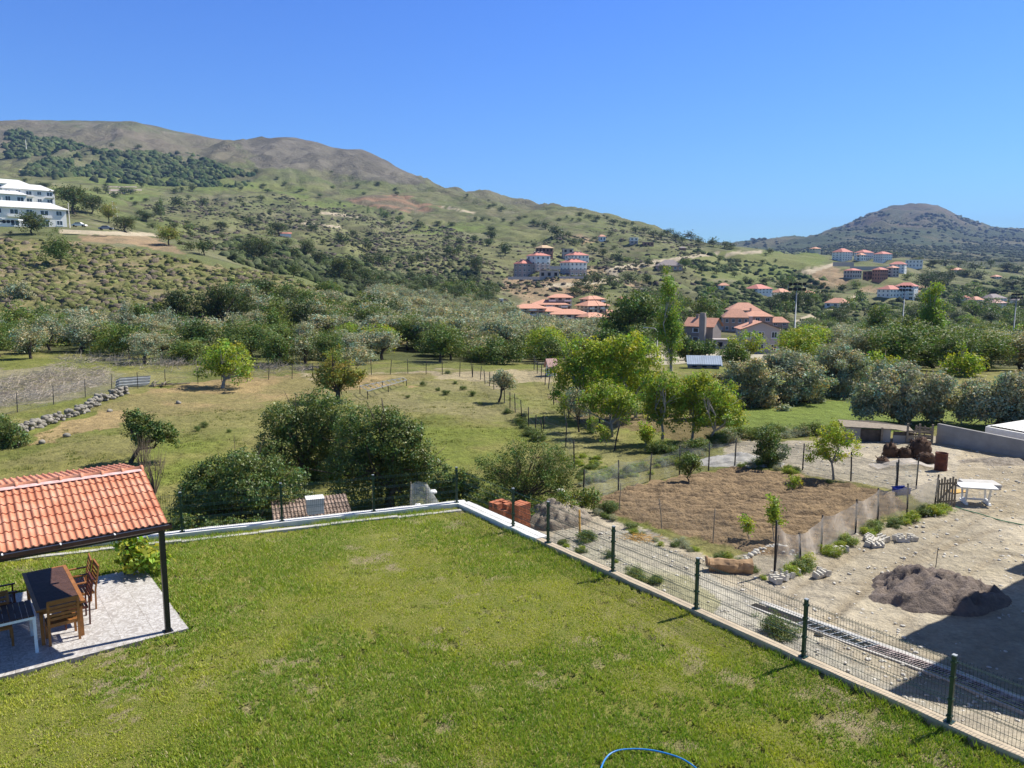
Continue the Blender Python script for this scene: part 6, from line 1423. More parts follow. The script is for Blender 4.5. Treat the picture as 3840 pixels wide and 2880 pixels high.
q = hit(559, 492, 24); blob_obj('rubbish_bag', 'crumpled white and orange rubbish bag beside the low shrub', 'bag', q, .3, M['plastic_white'], 63, .5)
q = hit(571, 502, 24); mb = MB(); mb.box(-.9, -.5, .03, .7, .4, .05); mb.box(-.5, -.3, .051, .6, .6, .075, rz=.4); tag(mb.build('ground_sheet', M['tarp'], None, q, .3), 'grey sheet laid on the ground at the corner of the netted plot', 'sheet')
q = hit(802, 436, 28); blob_obj('plastic_bag', 'pale blue plastic bag on the grass behind the peach tree', 'bag', (q[0], q[1], q[2] + .15), .3, plain('pale_blue_plastic', (.45, .62, .70), .5), 64, .6)

# ------------------------------------------------------------------ drain channel with gratings
CH = [Vector(hit(px, v, 12)) for px, v in [(748, 606), (772, 615), (798, 625.5), (822, 634), (847.3, 643.7), (880, 655.5), (915, 668.5), (947.5, 681), (985, 697), (1024, 713), (1075, 735)]]
o = empty('drain_channel', CH[0], 0, 'long concrete drain channel with iron gratings across the yard', 'drain')
dirc = (CH[-1] - CH[0]).normalized(); nc_ = Vector((-dirc.y, dirc.x, 0))
if nc_.y < 0: nc_ = -nc_
mk = MB(); mf = MB()
for a, b in zip(CH[:-1], CH[1:]):
    a = a - CH[0]; b = b - CH[0]
    for s in (0.0, .42): mk.beam(a + nc_ * (s - .03 if s == 0 else s + .06) + Vector((0, 0, .0)), b + nc_ * (s - .03 if s == 0 else s + .06) + Vector((0, 0, .0)), .07 if s == 0 else .22, .07)
    mf.beam(a + nc_ * .15 + Vector((0, 0, .02)), b + nc_ * .15 + Vector((0, 0, .022)), .27, .006)
mk.build('kerb', M['concrete_pale'], o); mf.build('channel_floor_shade', plain('slot_shade_black', (.018, .016, .014), .9), o)  # near-black sheet paints in the slot's shade; the ground is not cut
tot = (CH[-1] - CH[0]).length; s = (CH[2] - CH[0]).length
def chp(s_):
    acc = 0
    for a, b in zip(CH[:-1], CH[1:]):
        l = (b - a).length
        if acc + l >= s_: return a.lerp(b, (s_ - acc) / l) - CH[0]
        acc += l
    return CH[-1] - CH[0]
# open ladder frame, then closed grates
lad = MB(); s1 = s + 1.75
for k in range(9):
    p = chp(s + k * (s1 - s) / 8); lad.beam(p + Vector((0, 0, .045)), p + nc_ * .42 + Vector((.05, 0, .045)), .025, .02)
p, q_ = chp(s), chp(s1); lad.beam(p + Vector((0, 0, .047)), q_ + Vector((0, 0, .047)), .025, .02); lad.beam(p + nc_ * .42 + Vector((0, 0, .047)), q_ + nc_ * .42 + Vector((0, 0, .047)), .025, .02)
lad.build('ladder_grate', M['steel'], o)
M['grate'] = plain('dusty_cast_iron', (.30, .24, .22), .7, .3, 8)
s = s1 + .08
while s < tot - .4:
    g = MB(); p = chp(s); q2 = chp(s + .36); dd = (q2 - p).normalized()
    for f in (0, .36): g.beam(p + dd * f + nc_ * .02 + Vector((0, 0, .040)), p + dd * f + nc_ * .39 + Vector((0, 0, .040)), .045, .02)
    for f in (.03, .385): g.beam(p + nc_ * f + Vector((0, 0, .0402)), p + dd * .36 + nc_ * f + Vector((0, 0, .0402)), .03, .02)
    for k in range(1, 5): g.beam(p + dd * (.072 * k) + nc_ * .04 + Vector((0, 0, .0398)), p + dd * (.072 * k) + nc_ * .37 + Vector((0, 0, .0398)), .024, .02)
    g.build('grate', M['grate'], o); s += .43

# ------------------------------------------------------------------ pen and concrete wall at the yard's far edge
M['dark_board'] = plain('old_dark_board', (.09, .075, .06), .95, .4, 3, .3)
def gz(px, v): return Vector(hit(px, v, 30))
a = gz(843.7, 441.5); b = gz(934, 444); d = (b - a).normalized(); L_ = (b - a).length; nn_ = Vector((-d.y, d.x, 0)); o = empty('animal_pen', a, math.atan2(d.y, d.x), 'patched timber and block animal pen below the great olive', 'pen')
mb = MB(); mb.box(0, 0, -.2, .9, .12, .85); mb.box(L_ * .42, 0, -.2, L_ * .52, .12, .85); mb.box(L_ * .55, 0, -.2, L_ * .78, .12, .5); mb.build('block_wall', M['concrete'], o)
mb = MB(); mb.box(.901, .05, -.2, L_ * .42 - .01, .09, .78); mb.box(L_ * .55, .03, .501, L_ * .78, .07, .72); mb.build('board_wall', M['dark_board'], o)
mb = MB(); mb.add([(-.1, -.15, .90), (L_ * .56, -.15, .86), (L_ * .8, 0, .62), (L_ * .8, 1.6, .75), (L_ * .4, 1.7, .98), (-.1, 1.6, 1.0), (-.1, -.15, .94), (L_ * .56, -.15, .90), (L_ * .8, 0, .66), (L_ * .8, 1.6, .79), (L_ * .4, 1.7, 1.02), (-.1, 1.6, 1.04)],
                  [(0, 5, 4, 3, 2, 1), (6, 7, 8, 9, 10, 11)] + [(i, (i + 1) % 6, 6 + (i + 1) % 6, 6 + i) for i in range(6)]); mb.build('roof_sheet', M['weathered_wood'], o)
for f in (.0, .42, .70, .83, .97):
    mb = MB(); mb.beam((L_ * f, -.06, -.2), (L_ * f, -.06, 1.25 if f > .6 else .95), .1, .1); mb.build('post', M['weathered_wood'], o)
for k in range(3):
    mb = MB(); mb.beam((L_ * .70, -.12, .2 + .3 * k), (L_ * .97, -.12, .25 + .26 * k), .03, .09); mb.build('plank', M['weathered_wood'], o)
a = gz(915, 441); b = gz(933, 443); o = empty('pallet_gate', a, math.atan2((b - a).y, (b - a).x), 'grey pallet gate between the animal pen and the concrete wall', 'gate'); L_ = (b - a).length
for k in range(6):
    mb = MB(); mb.box(0, -.25, .08 + k * .15, L_ * .95, -.23, .08 + k * .15 + .09); mb.build('slat', M['weathered_wood'], o)
for f in (.02, .5, .93):
    mb = MB(); mb.box(L_ * f, -.228, 0, L_ * f + .07, -.17, .98); mb.build('stile', M['weathered_wood'], o)
a = Vector(hit(936, 442.5, 30)); b = Vector(hit(1024, 458.5, 30)); d = (b - a); d.z = 0; d.normalize(); L_ = 14; o = empty('concrete_wall', a, math.atan2(d.y, d.x), 'long bare grey concrete wall at the right edge of the yard', 'wall')
mb = MB(); mb.box(0, 0, -.6, L_, .18, 1.12); mb.build('wall_body', M['concrete'], o); mb = MB(); mb.box(-.02, -.025, -.6, L_, -.003, .42); mb.build('footing', M['concrete'], o)
for k in (5.6,): mb = MB(); mb.box(k, -.01, 1.121, k + .18, .19, 1.22); mb.build('stub_post', M['concrete_pale'], o)
# low white roofed pens behind the wall
n_ = Vector((-d.y, d.x, 0)); a2 = a + d * 1.1 + n_ * 2.6; o = empty('livestock_shed', a2, math.atan2(d.y, d.x), 'low shed roofed with white and red sheets behind the concrete wall', 'shed')
mb = MB(); mb.box(0, 0, -.8, 12, .15, .95); mb.box(0, .151, -.8, .15, 6.5, 1.0); mb.box(0, 6.501, -.8, 12, 6.65, 1.1); mb.build('wall', M['white_wall'], o)
M['red_sheet'] = plain('faded_red_sheet', (.52, .30, .27), .7, .3, 3)
rng = np.random.default_rng(71)
for i in range(9):
    for j in range(2):
        if (i * 2 + j) % 7 == 5: continue
        mb = MB(); x0 = .1 + i * 1.3; y0 = .25 + j * 3.1; z = 1.0 + .06 * rng.random() + .12 * j; n = 12; vs = []
        for k in range(n + 1): vs += [(x0 + 1.26 * k / n, y0, z + .02 * (k % 2)), (x0 + 1.26 * k / n, y0 + 3.0, z + .1 + .02 * (k % 2))]
        mb.add(vs, [(2 * k, 2 * k + 2, 2 * k + 3, 2 * k + 1) for k in range(n)]); mb.build('roof_sheet', M['red_sheet' if (i + 2 * j) % 4 == 2 else 'white_wall'], o, (0, 0, 0), rng.normal(0, .01))

# ------------------------------------------------------------------ pasture furniture
tl, tr_, br_, bl_ = [Vector(unproj(px, v, -2.35)) for px, v in ((359.8, 386), (403, 377.8), (406.5, 380), (367.5, 391))]
o = empty('metal_frame', bl_, 0, 'long rusty bed-like metal frame on legs in the pasture', 'frame'); c0 = bl_
mb = MB(); mb.beam(bl_ - c0, br_ - c0, .05, .05); mb.beam(tl - c0, tr_ - c0, .05, .05); mb.build('side_rail', M['steel'], o)
mb = MB()
for k in range(9): f = k / 8; mb.beam(bl_.lerp(br_, f) - c0 + Vector((0, 0, .027)), tl.lerp(tr_, f) - c0 + Vector((0, 0, .027)), .045, .03)
mb.build('cross_bar', M['steel'], o)
for p in (bl_, bl_.lerp(br_, .5), br_, tl, tr_, tl.lerp(tr_, .5)):
    mb = MB(); q = p - c0; mb.beam(q - Vector((0, 0, .026)), q + Vector((rng.normal(0, .03), 0, -.95)), .06, .06); mb.build('leg', M['dark_iron'], o)
a = Vector(hit(115, 389, 40)); b = Vector(hit(147, 386.5, 40)); o = tag(empty('corrugated_sheet', a), 'pile of grey corrugated iron sheets against the left fence', 'metal sheets'); d = b - a
for k in range(3):
    mb = MB(); n = 40; vs = []
    for i in range(n + 1):
        f = i / n; zz = .30 * k; g = .035 * math.sin(f * 0)
        for j in range(13): h = j / 12; vs.append(a - a + d * f + Vector((.12 * k, .35 * h + .06 * k, .08 + .72 * h - .0 * f + .04 * math.sin(h * 12 * math.pi / 2) + .06 * k)) + Vector((0, -.05 * math.sin(h * 19), 0)))
    mb.add(vs, [(i * 13 + j, (i + 1) * 13 + j, (i + 1) * 13 + j + 1, i * 13 + j + 1) for i in range(n) for j in range(12)], 0, False); mb.build('sheet', M['steel'], o, (0, 0, 0), .02 * k)
q = hit(160, 386.5, 40); mb = MB()
for k in range(14):
    aa = rng.random() * 3; mb.beam((-1 + 2 * rng.random(), rng.normal(0, .3), .05 + .3 * rng.random()), (-1 + 2.4 * rng.random(), rng.normal(0, .4), .05 + .5 * rng.random()), .09, .05)
tag(mb.build('wood_pile', M['weathered_wood'], None, q), 'heap of old planks and branches right of the iron sheets', 'wood pile')
a = hit(172, 385.5, 40); b = hit(190, 384.6, 40); mb = MB(); mb.beam((a[0], a[1], a[2] + .12), (b[0], b[1], b[2] + .15), .12, .1); tag(mb.build('timber_beam', M['weathered_wood']), 'long squared beam lying along the left fence', 'beam')
def twigs(name, label, cat, region, n, ln, r, mat, seed, kind='stuff', z=.3, ymin=50, up=.25):
    rng = np.random.default_rng(seed); mb = MB(); c = 0
    while c < n:
        px = rng.uniform(min(p[0] for p in region), max(p[0] for p in region)); v = rng.uniform(min(p[1] for p in region), max(p[1] for p in region))
        if not in_poly(np.array([px]), np.array([v]), region)[0]: continue
        Y = 7.2 + 3; t = float(v2t(v)); Y = -10.1 / t; x = float(px2u(px, t)) * Y; zz = g1(x, Y); c += 1
        for k in range(5):
            d = Vector((rng.normal(), rng.normal() * .6, abs(rng.normal()) * up)).normalized() * ln * (.5 + rng.random()); p = Vector((x + rng.normal(0, .3), Y + rng.normal(0, .3), zz + z * rng.random()))
            mb.tube([p, p + d * .5 + Vector(rng.normal(0, .06, 3)), p + d + Vector(rng.normal(0, .1, 3))], [r, r * .8, r * .3], 3, smooth=False, cap=False)
    return tag(mb.build(name, M[mat]), label, cat, None, kind)
twigs('dry_brush', 'tangle of cut dry grey branches covering the field at upper left', 'brush', [(-10, 388), (20, 384), (60, 374), (90, 376), (112, 378), (112, 388), (80, 396), (50, 403), (0, 412), (-10, 412)], 520, .9, .013, 'branch_dry', 81, z=.3)
twigs('dry_brush', 'thin belt of bare twigs under the thicket at the pasture edge', 'brush', [(60, 366), (200, 366), (330, 370), (330, 374), (200, 378), (60, 374)], 260, .9, .016, 'branch_dry', 82, z=.5, up=.8)
for px, v, s in ((155, 493, 1.1), (143, 470, .9)):
    q = unproj(px, v, -3.0); mb = MB()
    for k in range(16):
        e = Vector((rng.normal(0, .35), rng.normal(0, .3), 1.0 + rng.random() * 1.2)) * s; mb.tube([(0, 0, -.1), e * .5 + Vector(rng.normal(0, .06, 3)), e], [.022, .014, .004], 4)
        for j in range(3): e2 = e + Vector(rng.normal(0, .22, 3)); mb.tube([e * .55, e2], [.01, .003], 3)
    tag(mb.build('bare_shrub', M['bark'], None, q), 'leafless twiggy shrub ' + ('right behind the pergola roof corner' if px > 150 else 'between the windswept tree and the pergola'), 'shrub')
# thistles in the pasture
for i, (px, v, s, lb) in enumerate([(204, 428, .5, 'spiky little plant with a tuft on a stalk in the pasture'), (197, 431, .4, 'low dark weed left of the spiky little plant'), (229, 433, .3, 'small brown weed right of the spiky little plant'), (423, 386, .5, 'round weed right of the metal frame'),
                                    (446, 395, .6, 'large grey thistle in the middle of the far pasture'), (473, 396, .55, 'grey thistle near the little grey-leaved tree'), (463, 390, .5, 'grey thistle above the large one'), (455, 384, .4, 'leafy weed near the far pasture corner'), (408, 398, .35, 'low weed below the metal frame'),
                                    (438, 391, .4, 'thistle left of the large grey thistle'), (480, 405, .35, 'flat weed below the little grey-leaved tree'), (448, 374, .45, 'bushy weed on the far fence line')]):
    q = hit(px, v, 35); plant('midb', q[0], q[1], s * 1.3, s * 1.1, lb, 'weeds of the pasture', lod=1, z=q[2], uniq=False, name='weed', cat='weed')
# rough weeds along fences
rw = random.Random(6)
def weeds(L, n, s0, s1, label, group, kinds=('midb', 'freshbush', 'oliveb')):
    for k in range(n):
        f = rw.random() * (len(L) - 1); i = int(f); f -= i; px = L[i][0] * (1 - f) + L[i + 1][0] * f + rw.gauss(0, 2.5); v = L[i][1] * (1 - f) + L[i + 1][1] * f + rw.gauss(0, 1.3); q = hit(px, v, 14); s = rw.uniform(s0, s1)
        plant(rw.choice(kinds), q[0], q[1], s * 1.4, s, label, group, lod=1, z=q[2] - .03, uniq=False, name='weed', cat='weed')
weeds([(790, 574), (812, 566), (835, 553), (862, 538), (885, 528), (905, 522), (925, 514), (945, 512)], 34, .3, .6, 'green weed growing at the foot of the pale net fence', 'weeds along the net fence', ('midb', 'freshbush'))
weeds([(590, 510), (615, 522), (650, 540), (700, 553), (730, 560), (768, 578)], 26, .18, .42, 'green weed on the verge below the ploughed plot', 'weeds below the plot')
weeds([(740, 466), (770, 468), (800, 474), (840, 483)], 16, .25, .5, 'weed along the top edge of the ploughed plot', 'weeds above the plot')
weeds([(575, 480), (590, 468), (600, 460), (560, 458), (620, 478), (650, 474)], 50, .15, .4, 'small weed on the rough ground between lane and chicken-wire fence', 'weeds between lane and plot', ('midb', 'freshbush'))
weeds([(518, 420), (528, 432), (540, 442), (512, 412)], 16, .4, .8, 'dark weed in the ditch beside the lane fence', 'weeds of the ditch', ('bush', 'midb'))
weeds([(650, 452), (690, 452), (730, 440), (770, 438), (810, 434), (840, 436)], 60, .5, 1.1, 'tall weed in the rough strip between the orchard and the yard', 'weeds of the rough strip', ('midb', 'oliveb', 'midb'))
weeds([(585, 485), (610, 474), (640, 470), (670, 464), (700, 458)], 70, .25, .6, 'weed on the rough grass behind the chicken-wire fence', 'weeds behind the chicken wire', ('midb', 'oliveb', 'freshbush'))
weeds([(560, 545), (600, 556), (640, 575), (672, 590)], 14, .15, .35, 'small weed in the gravel strip outside the mesh fence', 'weeds outside the mesh fence')
for px, v, s, lb in ((776, 634, .55, 'dense green weed clump growing against the beige wall'), (635, 580, .45, 'green weed clump outside the fence near the third post'), (587, 541, .5, 'leafy green plant at the foot of the yellow stake'), (608, 512, .6, 'leafy plant mat at the bottom left corner of the plot'), (768, 464, .9, 'grassy bush round the foot of the young apple tree')):
    q = hit(px, v, 12); plant('midb', q[0], q[1], s * 2, s, lb, None, lod=2, z=q[2] - .03, uniq=False, name='weed', cat='weed')
twigs('straw', 'small pile of dry straw on the verge by the plot', 'straw', [(625, 534), (650, 530), (660, 540), (640, 545)], 0, .4, .01, 'branch_dry', 83) if False else None
q = hit(640, 539, 15); mb = MB()
for k in range(160):
    p = Vector((rng.normal(0, .35), rng.normal(0, .22), .02 + abs(rng.normal(0, .05)))); d = Vector((rng.normal(), rng.normal(), .1 * rng.normal())).normalized() * .22; mb.tube([p, p + d], .006, 3, cap=False)
tag(mb.build('straw_pile', M['yellow_wood'], None, q), 'small pile of dry straw on the verge below the plot', 'straw')

# ------------------------------------------------------------------ poles and lamps
def pole(name, label, px, vb, vt, r, mat, Y=None, arm=None, head=None, cat='pole'):
    if Y is None: x, y, z = hit(px, vb, 60)
    else: x, y, z = at(px, Y)
    ztop = CAMH + float(v2t(vt)) * y; h = ztop - z; o = empty(name, (x, y, z), 0, label, cat)
    mb = MB(); mb.tube([(0, 0, -.5), (0, 0, h)], [r, r * .6], 8); mb.build('pole', M[mat], o)
    if head == 'flood':
        mb = MB(); mb.beam((-1.4, 0, h + .1), (1.4, 0, h + .1), .12, .12); mb.beam((-1.4, 0, h + 1.0), (1.4, 0, h + 1.0), .12, .12); mb.beam((-1.4, 0, h + .1), (-1.4, 0, h + 1.0), .1, .1); mb.beam((1.4, 0, h + .1), (1.4, 0, h + 1.0), .1, .1); mb.build('head_frame', M['steel'], o)
        for i in range(4):
            for j in range(2):
                b = MB(); b.box(-1.35 + i * .75, -.35, h + .05 + j * .85, -.85 + i * .75, -.05, h + .5 + j * .85); b.build('floodlight', M['dark_iron'], o)
    if head == 'lamp':
        mb = MB(); mb.tube([(0, 0, h), (-.4, -.1, h + .35), (-1.3, -.3, h + .45)], [.06, .05, .04], 6); mb.build('arm', M[mat], o); mb = MB(); mb.box(-1.9, -.42, h + .38, -1.25, -.2, h + .5); mb.build('lamp_head', M['steel'], o)
    if head == 'cross': mb = MB(); mb.beam((-.8, 0, h - .4), (.8, 0, h - .4), .12, .12); mb.build('crossarm', M[mat], o)
    return o
pole('floodlight_mast', 'tall grey floodlight mast beside the grey gabled house', 793, 352, 291, .15, 'steel', Y=125, head='flood')
pole('floodlight_mast', 'floodlight mast in the middle of the right-hand trees', 900.4, 330, 291, .19, 'steel', Y=190, head='flood')
pole('floodlight_mast', 'floodlight mast above the red roof at the far right', 1011.5, 330, 299, .19, 'steel', Y=190, head='flood')
pole('street_lamp', 'tall street lamp by the pale lane left of the poplar', 656.7, 360, 331, .09, 'concrete_pale', Y=98, head='lamp', cat='lamp')
pole('utility_pole', 'dark wooden pole standing against the grey gabled house', 780, 353, 325, .14, 'dark_iron', Y=118)
pole('utility_pole', 'grey pole beside the last white apartment block', 70, 228, 203, .18, 'concrete_pale')
pole('utility_pole', 'curved-top grey pole in front of the white apartment blocks', 4, 224, 197, .2, 'concrete_pale', head='lamp')
pole('utility_pole', 'leaning pole behind the pale cut road on the left', 117.5, 221, 207, .2, 'concrete_pale')
pole('utility_pole', 'pole with a cross arm behind the pale cut road', 113.5, 219, 201, .2, 'concrete_pale', head='cross')
pole('radio_mast', 'thin white mast on the upper left mountain slope', 26.6, 152, 139.5, .35, 'plastic_white', cat='mast')
pole('utility_pole', 'thin pole in the olive grove below the villas', 494.5, 314, 306, .15, 'concrete_pale', Y=250)
pole('utility_pole', 'slim pole in front of the villa with white balconies', 595, 333, 317, .12, 'concrete_pale')
# ------------------------------------------------------------------ buildings
def wallm(name, c, **k): M[name] = plain(name, c, .85, .10, .4, .1); return name
wallm('w_white', (.82, .79, .72)); wallm('w_cream', (.66, .58, .43)); wallm('w_brown', (.24, .13, .10)); wallm('w_grey', (.44, .35, .31)); wallm('w_taupe', (.36, .30, .26)); wallm('w_lilac', (.44, .385, .36)); wallm('w_darktaupe', (.29, .24, .21))
wallm('w_salmon', (.52, .31, .22)); wallm('w_brick', (.38, .19, .13)); wallm('w_slab', (.46, .41, .36))
def roofm(name, c):
    t = NT(name); cc = t.coords(); w = t.node('ShaderNodeTexWave'); w.bands_direction = 'X'; w.inputs['Scale'].default_value = 1.3; w.inputs['Distortion'].default_value = .3; t.l.new(cc, w.inputs['Vector'])
    f = t.noise(cc, 1.2, 5, .7); cl = t.ramp(f, [(.3, [k * .82 for k in c]), (.7, [min(1, k * 1.15) for k in c])]); cl = t.mix(1, cl, t.ramp(w.outputs['Fac'], [(0, [.8] * 3), (1, [1.08] * 3)]), 'MULTIPLY')
    t.l.new(cl, t.b.inputs['Base Color']); t.b.inputs['Roughness'].default_value = .85; M[name] = t.m; return name
roofm('r_orange', (.62, .31, .20)); roofm('r_red', (.55, .21, .16)); roofm('r_pale', (.55, .38, .22)); roofm('r_white', (.66, .66, .64)); roofm('r_grey', (.26, .22, .21)); roofm('r_green', (.30, .42, .38)); roofm('r_blue', (.30, .36, .44)); roofm('r_pink', (.58, .36, .30))
t = NT('window_glass'); t.b.inputs['Base Color'].default_value = (.035, .045, .055, 1); t.b.inputs['Roughness'].default_value = .12; M['glass'] = t.m
t = NT('dark_opening'); t.b.inputs['Base Color'].default_value = (.012, .011, .010, 1); t.b.inputs['Roughness'].default_value = .9; M['opening'] = t.m
def unit_window(frame):
    f = MB()
    for b in ((-.5, -.06, -.5, -.42, .02, .5), (.42, -.06, -.5, .5, .02, .5), (-.4199, -.06, .43, .4199, .02, .5), (-.4199, -.06, -.5, .4199, .02, -.43), (-.03, -.05, -.4299, .03, .02, .4299)): f.box(*b)
    s = MB(); s.box(-.56, -.16, -.56, .56, .0, -.503)
    p = MB(); p.box(-.4198, -.01, -.4298, .4198, .004, .4298)
    return f.mesh('window', M[frame]), p.mesh('pane', M['glass']), s.mesh('sill', M[frame])
WIN = {'w': unit_window('white_metal'), 'd': unit_window('w_brown')}
_o = MB(); _o.box(-.5, -.02, -.5, .5, .004, .5); OPEN = _o.mesh('opening', M['opening']); GLW = _o.mesh('window', M['glass'])
def window(parent, x, y, z, w, h, rz, style='w', detail=True):
    if style == 'o': o = link('opening', OPEN, parent, (x, y, z), rz, (w, 1.4, h)); return
    if not detail: link('window', GLW, parent, (x, y, z), rz, (w, 1.4, h)); return
    a, b, c = WIN[style]; o = link('window', a, parent, (x, y, z), rz, (w, 1, h)); link('pane', b, o); link('sill', c, o)
def settle(px, v, Y):
    """distance nearest to Y at which the pixel's ray really meets the ground"""
    t_ = float(v2t(v)); u = float(px2u(px, t_)); ys = np.exp(np.linspace(math.log(Y * .55), math.log(Y * 1.8), 500)); gt = (ground(u * ys, ys) - CAMH) / ys - t_
    c = np.where(np.sign(gt[:-1]) != np.sign(gt[1:]))[0]
    if len(c): return float(ys[c[np.argmin(np.abs(np.log(ys[c] / Y)))]])
    return float(ys[np.argmin(np.abs(gt) + .004 * np.abs(np.log(ys / Y)))])
def house(label, px0, px1, vb, ve, vr, Y=None, yaw=25, wall='w_white', roof='r_orange', rtype='hip', floors=2, depth=.8, win='w', name='house', cat='house', cols=None, balc=False, over=.5, upper=None, chim=0, solar=False, sidewin=True, group=None, nowin=False, band=None, base_down=5, hmin=2.4):
    pc = (px0 + px1) / 2
    if Y is None: x, Y, z = hit(pc, vb, 90)
    Y = settle(pc, vb, Y)
    x = float(px2u(pc, float(v2t(vb)))) * Y; z = CAMH + float(v2t(vb)) * Y
    W = (px1 - px0) / 768 * Y; H = max(hmin, (vb - ve) / 768 * Y); RHt = max(.7, (ve - vr) / 768 * Y)
    phi = math.atan2(x, Y); W *= math.cos(phi); ya = R(yaw); c, s = abs(math.cos(ya)), abs(math.sin(ya)); w = (W - 2 * over * .7) / (c + depth * s); d = w * depth
    if d > 16: d = 16; w = (W - 1 - d * s) / c
    o = empty(name, (x, Y + d * .4, z), ya - phi, label, cat, group); det = (px1 - px0) > 17
    x0, x1, y0, y1 = -w / 2, w / 2, -d / 2, d / 2
    m = MB()
    if upper: m.box(x0, y0, -base_down, x1, y1, H * .5); m.box(x0 - .003, y0 - .003, H * .5 + .001, x1 + .003, y1 + .003, H, 1)
    else: m.box(x0, y0, -base_down, x1, y1, H)
    if rtype == 'gable': m.add([(x0, y0, H), (x0, y1, H), (x0, 0, H + RHt), (x1, y0, H), (x1, y1, H), (x1, 0, H + RHt)], [(0, 2, 1), (3, 4, 5)])
    if rtype == 'gablef': m.add([(x0, y0, H), (x1, y0, H), (0, y0, H + RHt), (x0, y1, H), (x1, y1, H), (0, y1, H + RHt)], [(0, 1, 2), (4, 3, 5)])
    m.build('wall', [M[wall], M[upper or wall]], o)
    r = MB(); X0, X1, Y0, Y1 = x0 - over, x1 + over, y0 - over, y1 + over; th = .14; e = H - over * .25
    def shell(vs, fs): # thin roof with thickness
        n = len(vs); v2 = [(a, b, c_ - th) for a, b, c_ in vs]; r.add(list(vs) + v2, [tuple(f) for f in fs] + [tuple(n + i for i in reversed(f)) for f in fs])
    if rtype == 'hip':
        k = min(w, d) * .5 * .9; ax = (X0 + k, X1 - k) if w >= d else (0, 0); ay = (0, 0) if w >= d else (Y0 + k, Y1 - k); zt = H + RHt
        if w >= d: V = [(X0, Y0, e), (X1, Y0, e), (X1, Y1, e), (X0, Y1, e), (ax[0], 0, zt), (ax[1], 0, zt)]; F = [(0, 1, 5, 4), (1, 2, 5), (2, 3, 4, 5), (3, 0, 4)]
        else: V = [(X0, Y0, e), (X1, Y0, e), (X1, Y1, e), (X0, Y1, e), (0, ay[0], zt), (0, ay[1], zt)]; F = [(0, 1, 4), (1, 2, 5, 4), (2, 3, 5), (3, 0, 4, 5)]
        shell(V, F)
        n = 4
        r.add([(V[i][0], V[i][1], e - (0 if j == 0 else th)) for i in range(4) for j in (0, 1)], [(2 * i, 2 * ((i + 1) % 4), 2 * ((i + 1) % 4) + 1, 2 * i + 1) for i in range(4)])
    elif rtype == 'gable':
        V = [(X0, Y0, e), (X1, Y0, e), (X1, 0, H + RHt + .05), (X0, 0, H + RHt + .05), (X1, Y1, e), (X0, Y1, e)]; shell(V, [(0, 1, 2, 3), (3, 2, 4, 5)])
    elif rtype == 'gablef':
        V = [(X0, Y0, e), (0, Y0, H + RHt + .05), (0, Y1, H + RHt + .05), (X0, Y1, e), (X1, Y0, e), (X1, Y1, e)]; shell(V, [(0, 1, 2, 3), (1, 4, 5, 2)])
    else:
        r.box(X0, Y0, H + .002, X1, Y1, H + .25)
    ro = r.build('roof', M[roof], o)
    for k in range(chim):
        cx = x0 + w * (.3 + .35 * k); b = MB(); b.box(cx - .35, -.35, H + RHt * .3, cx + .35, .35, H + RHt + .9); b.box(cx - .45, -.45, H + RHt + .901, cx + .45, .45, H + RHt + 1.05); b.build('chimney', M[wall if wall != 'w_white' else 'w_brick'], ro)
    if solar:
        for k in range(3):
            b = MB(); cx = x0 + w * (.25 + .25 * k); b.box(cx - .6, -1.2, H + RHt * .75, cx + .6, .4, H + RHt * .75 + .9); b.tube([(cx - .7, .6, H + RHt + .5), (cx + .7, .6, H + RHt + .5)], .3, 8); b.build('water_heater', M['r_grey'], ro)
    if nowin: return o
    nc = cols or max(2, min(5, int(w / 3.2))); fh = H / floors
    for f in range(floors):
        zc = fh * f + fh * .52; hh = fh * .5
        for k in range(nc):
            xx = x0 + w * (k + .5) / nc; big = balc and (k % 2 == 0)
            window(o, xx, y0 - .004 - (.004 if upper else 0), zc - (.12 * fh if big else 0), w / nc * (.60 if big else .44), hh * (1.45 if big else 1), 0, win, det)
            if balc and big and f > 0:
                b = MB(); b.box(xx - w / nc * .45, y0 - 1.3, fh * f - .18, xx + w / nc * .45, y0 - .003, fh * f); bo = b.build('balcony', M[band or wall], o)
                if det: g = MB(); g.box(xx - w / nc * .45, y0 - 1.3, fh * f + .002, xx + w / nc * .45, y0 - 1.22, fh * f + .9); g.build('railing', M['w_white'], bo)
        if sidewin:
            ns = max(1, nc - 1)
            for sx in ((-1,) if yaw >= 0 else (1,)) + ((1,) if 0 <= yaw < 8 else ()):
                xs = x1 + .004 if sx > 0 else x0 - .004
                for k in range(ns): window(o, xs + (.004 * sx if upper else 0), y0 + d * (k + .5) / ns, zc, d / ns * .36, hh, R(90) * sx, win, det)
        if band and f > 0:
            b = MB(); b.box(x0 - .06, y0 - .06, fh * f - .2, x1 + .06, y1 + .06, fh * f + .02); b.build('floor_band', M[band], o)
    return o
def C3(X): return 485.3 + X * .11574
def R3(Y): return 208 + Y * .11574
def C4(X): return 741.3 + X * .12778
def R4(Y): return 186.7 + Y * .12778
def C1(X): return X * .11574
def R1(Y): return 101.3 + Y * .11574
def c3h(label, X0, X1, b, e, r, **k): return house(label, C3(X0), C3(X1), R3(b), R3(e), R3(r), **k)
def c4h(label, X0, X1, b, e, r, **k): return house(label, C4(X0), C4(X1), R4(b), R4(e), R4(r), **k)
def c1h(label, X0, X1, b, e, r, **k): return house(label, C1(X0), C1(X1), R1(b), R1(e), R1(r), **k)
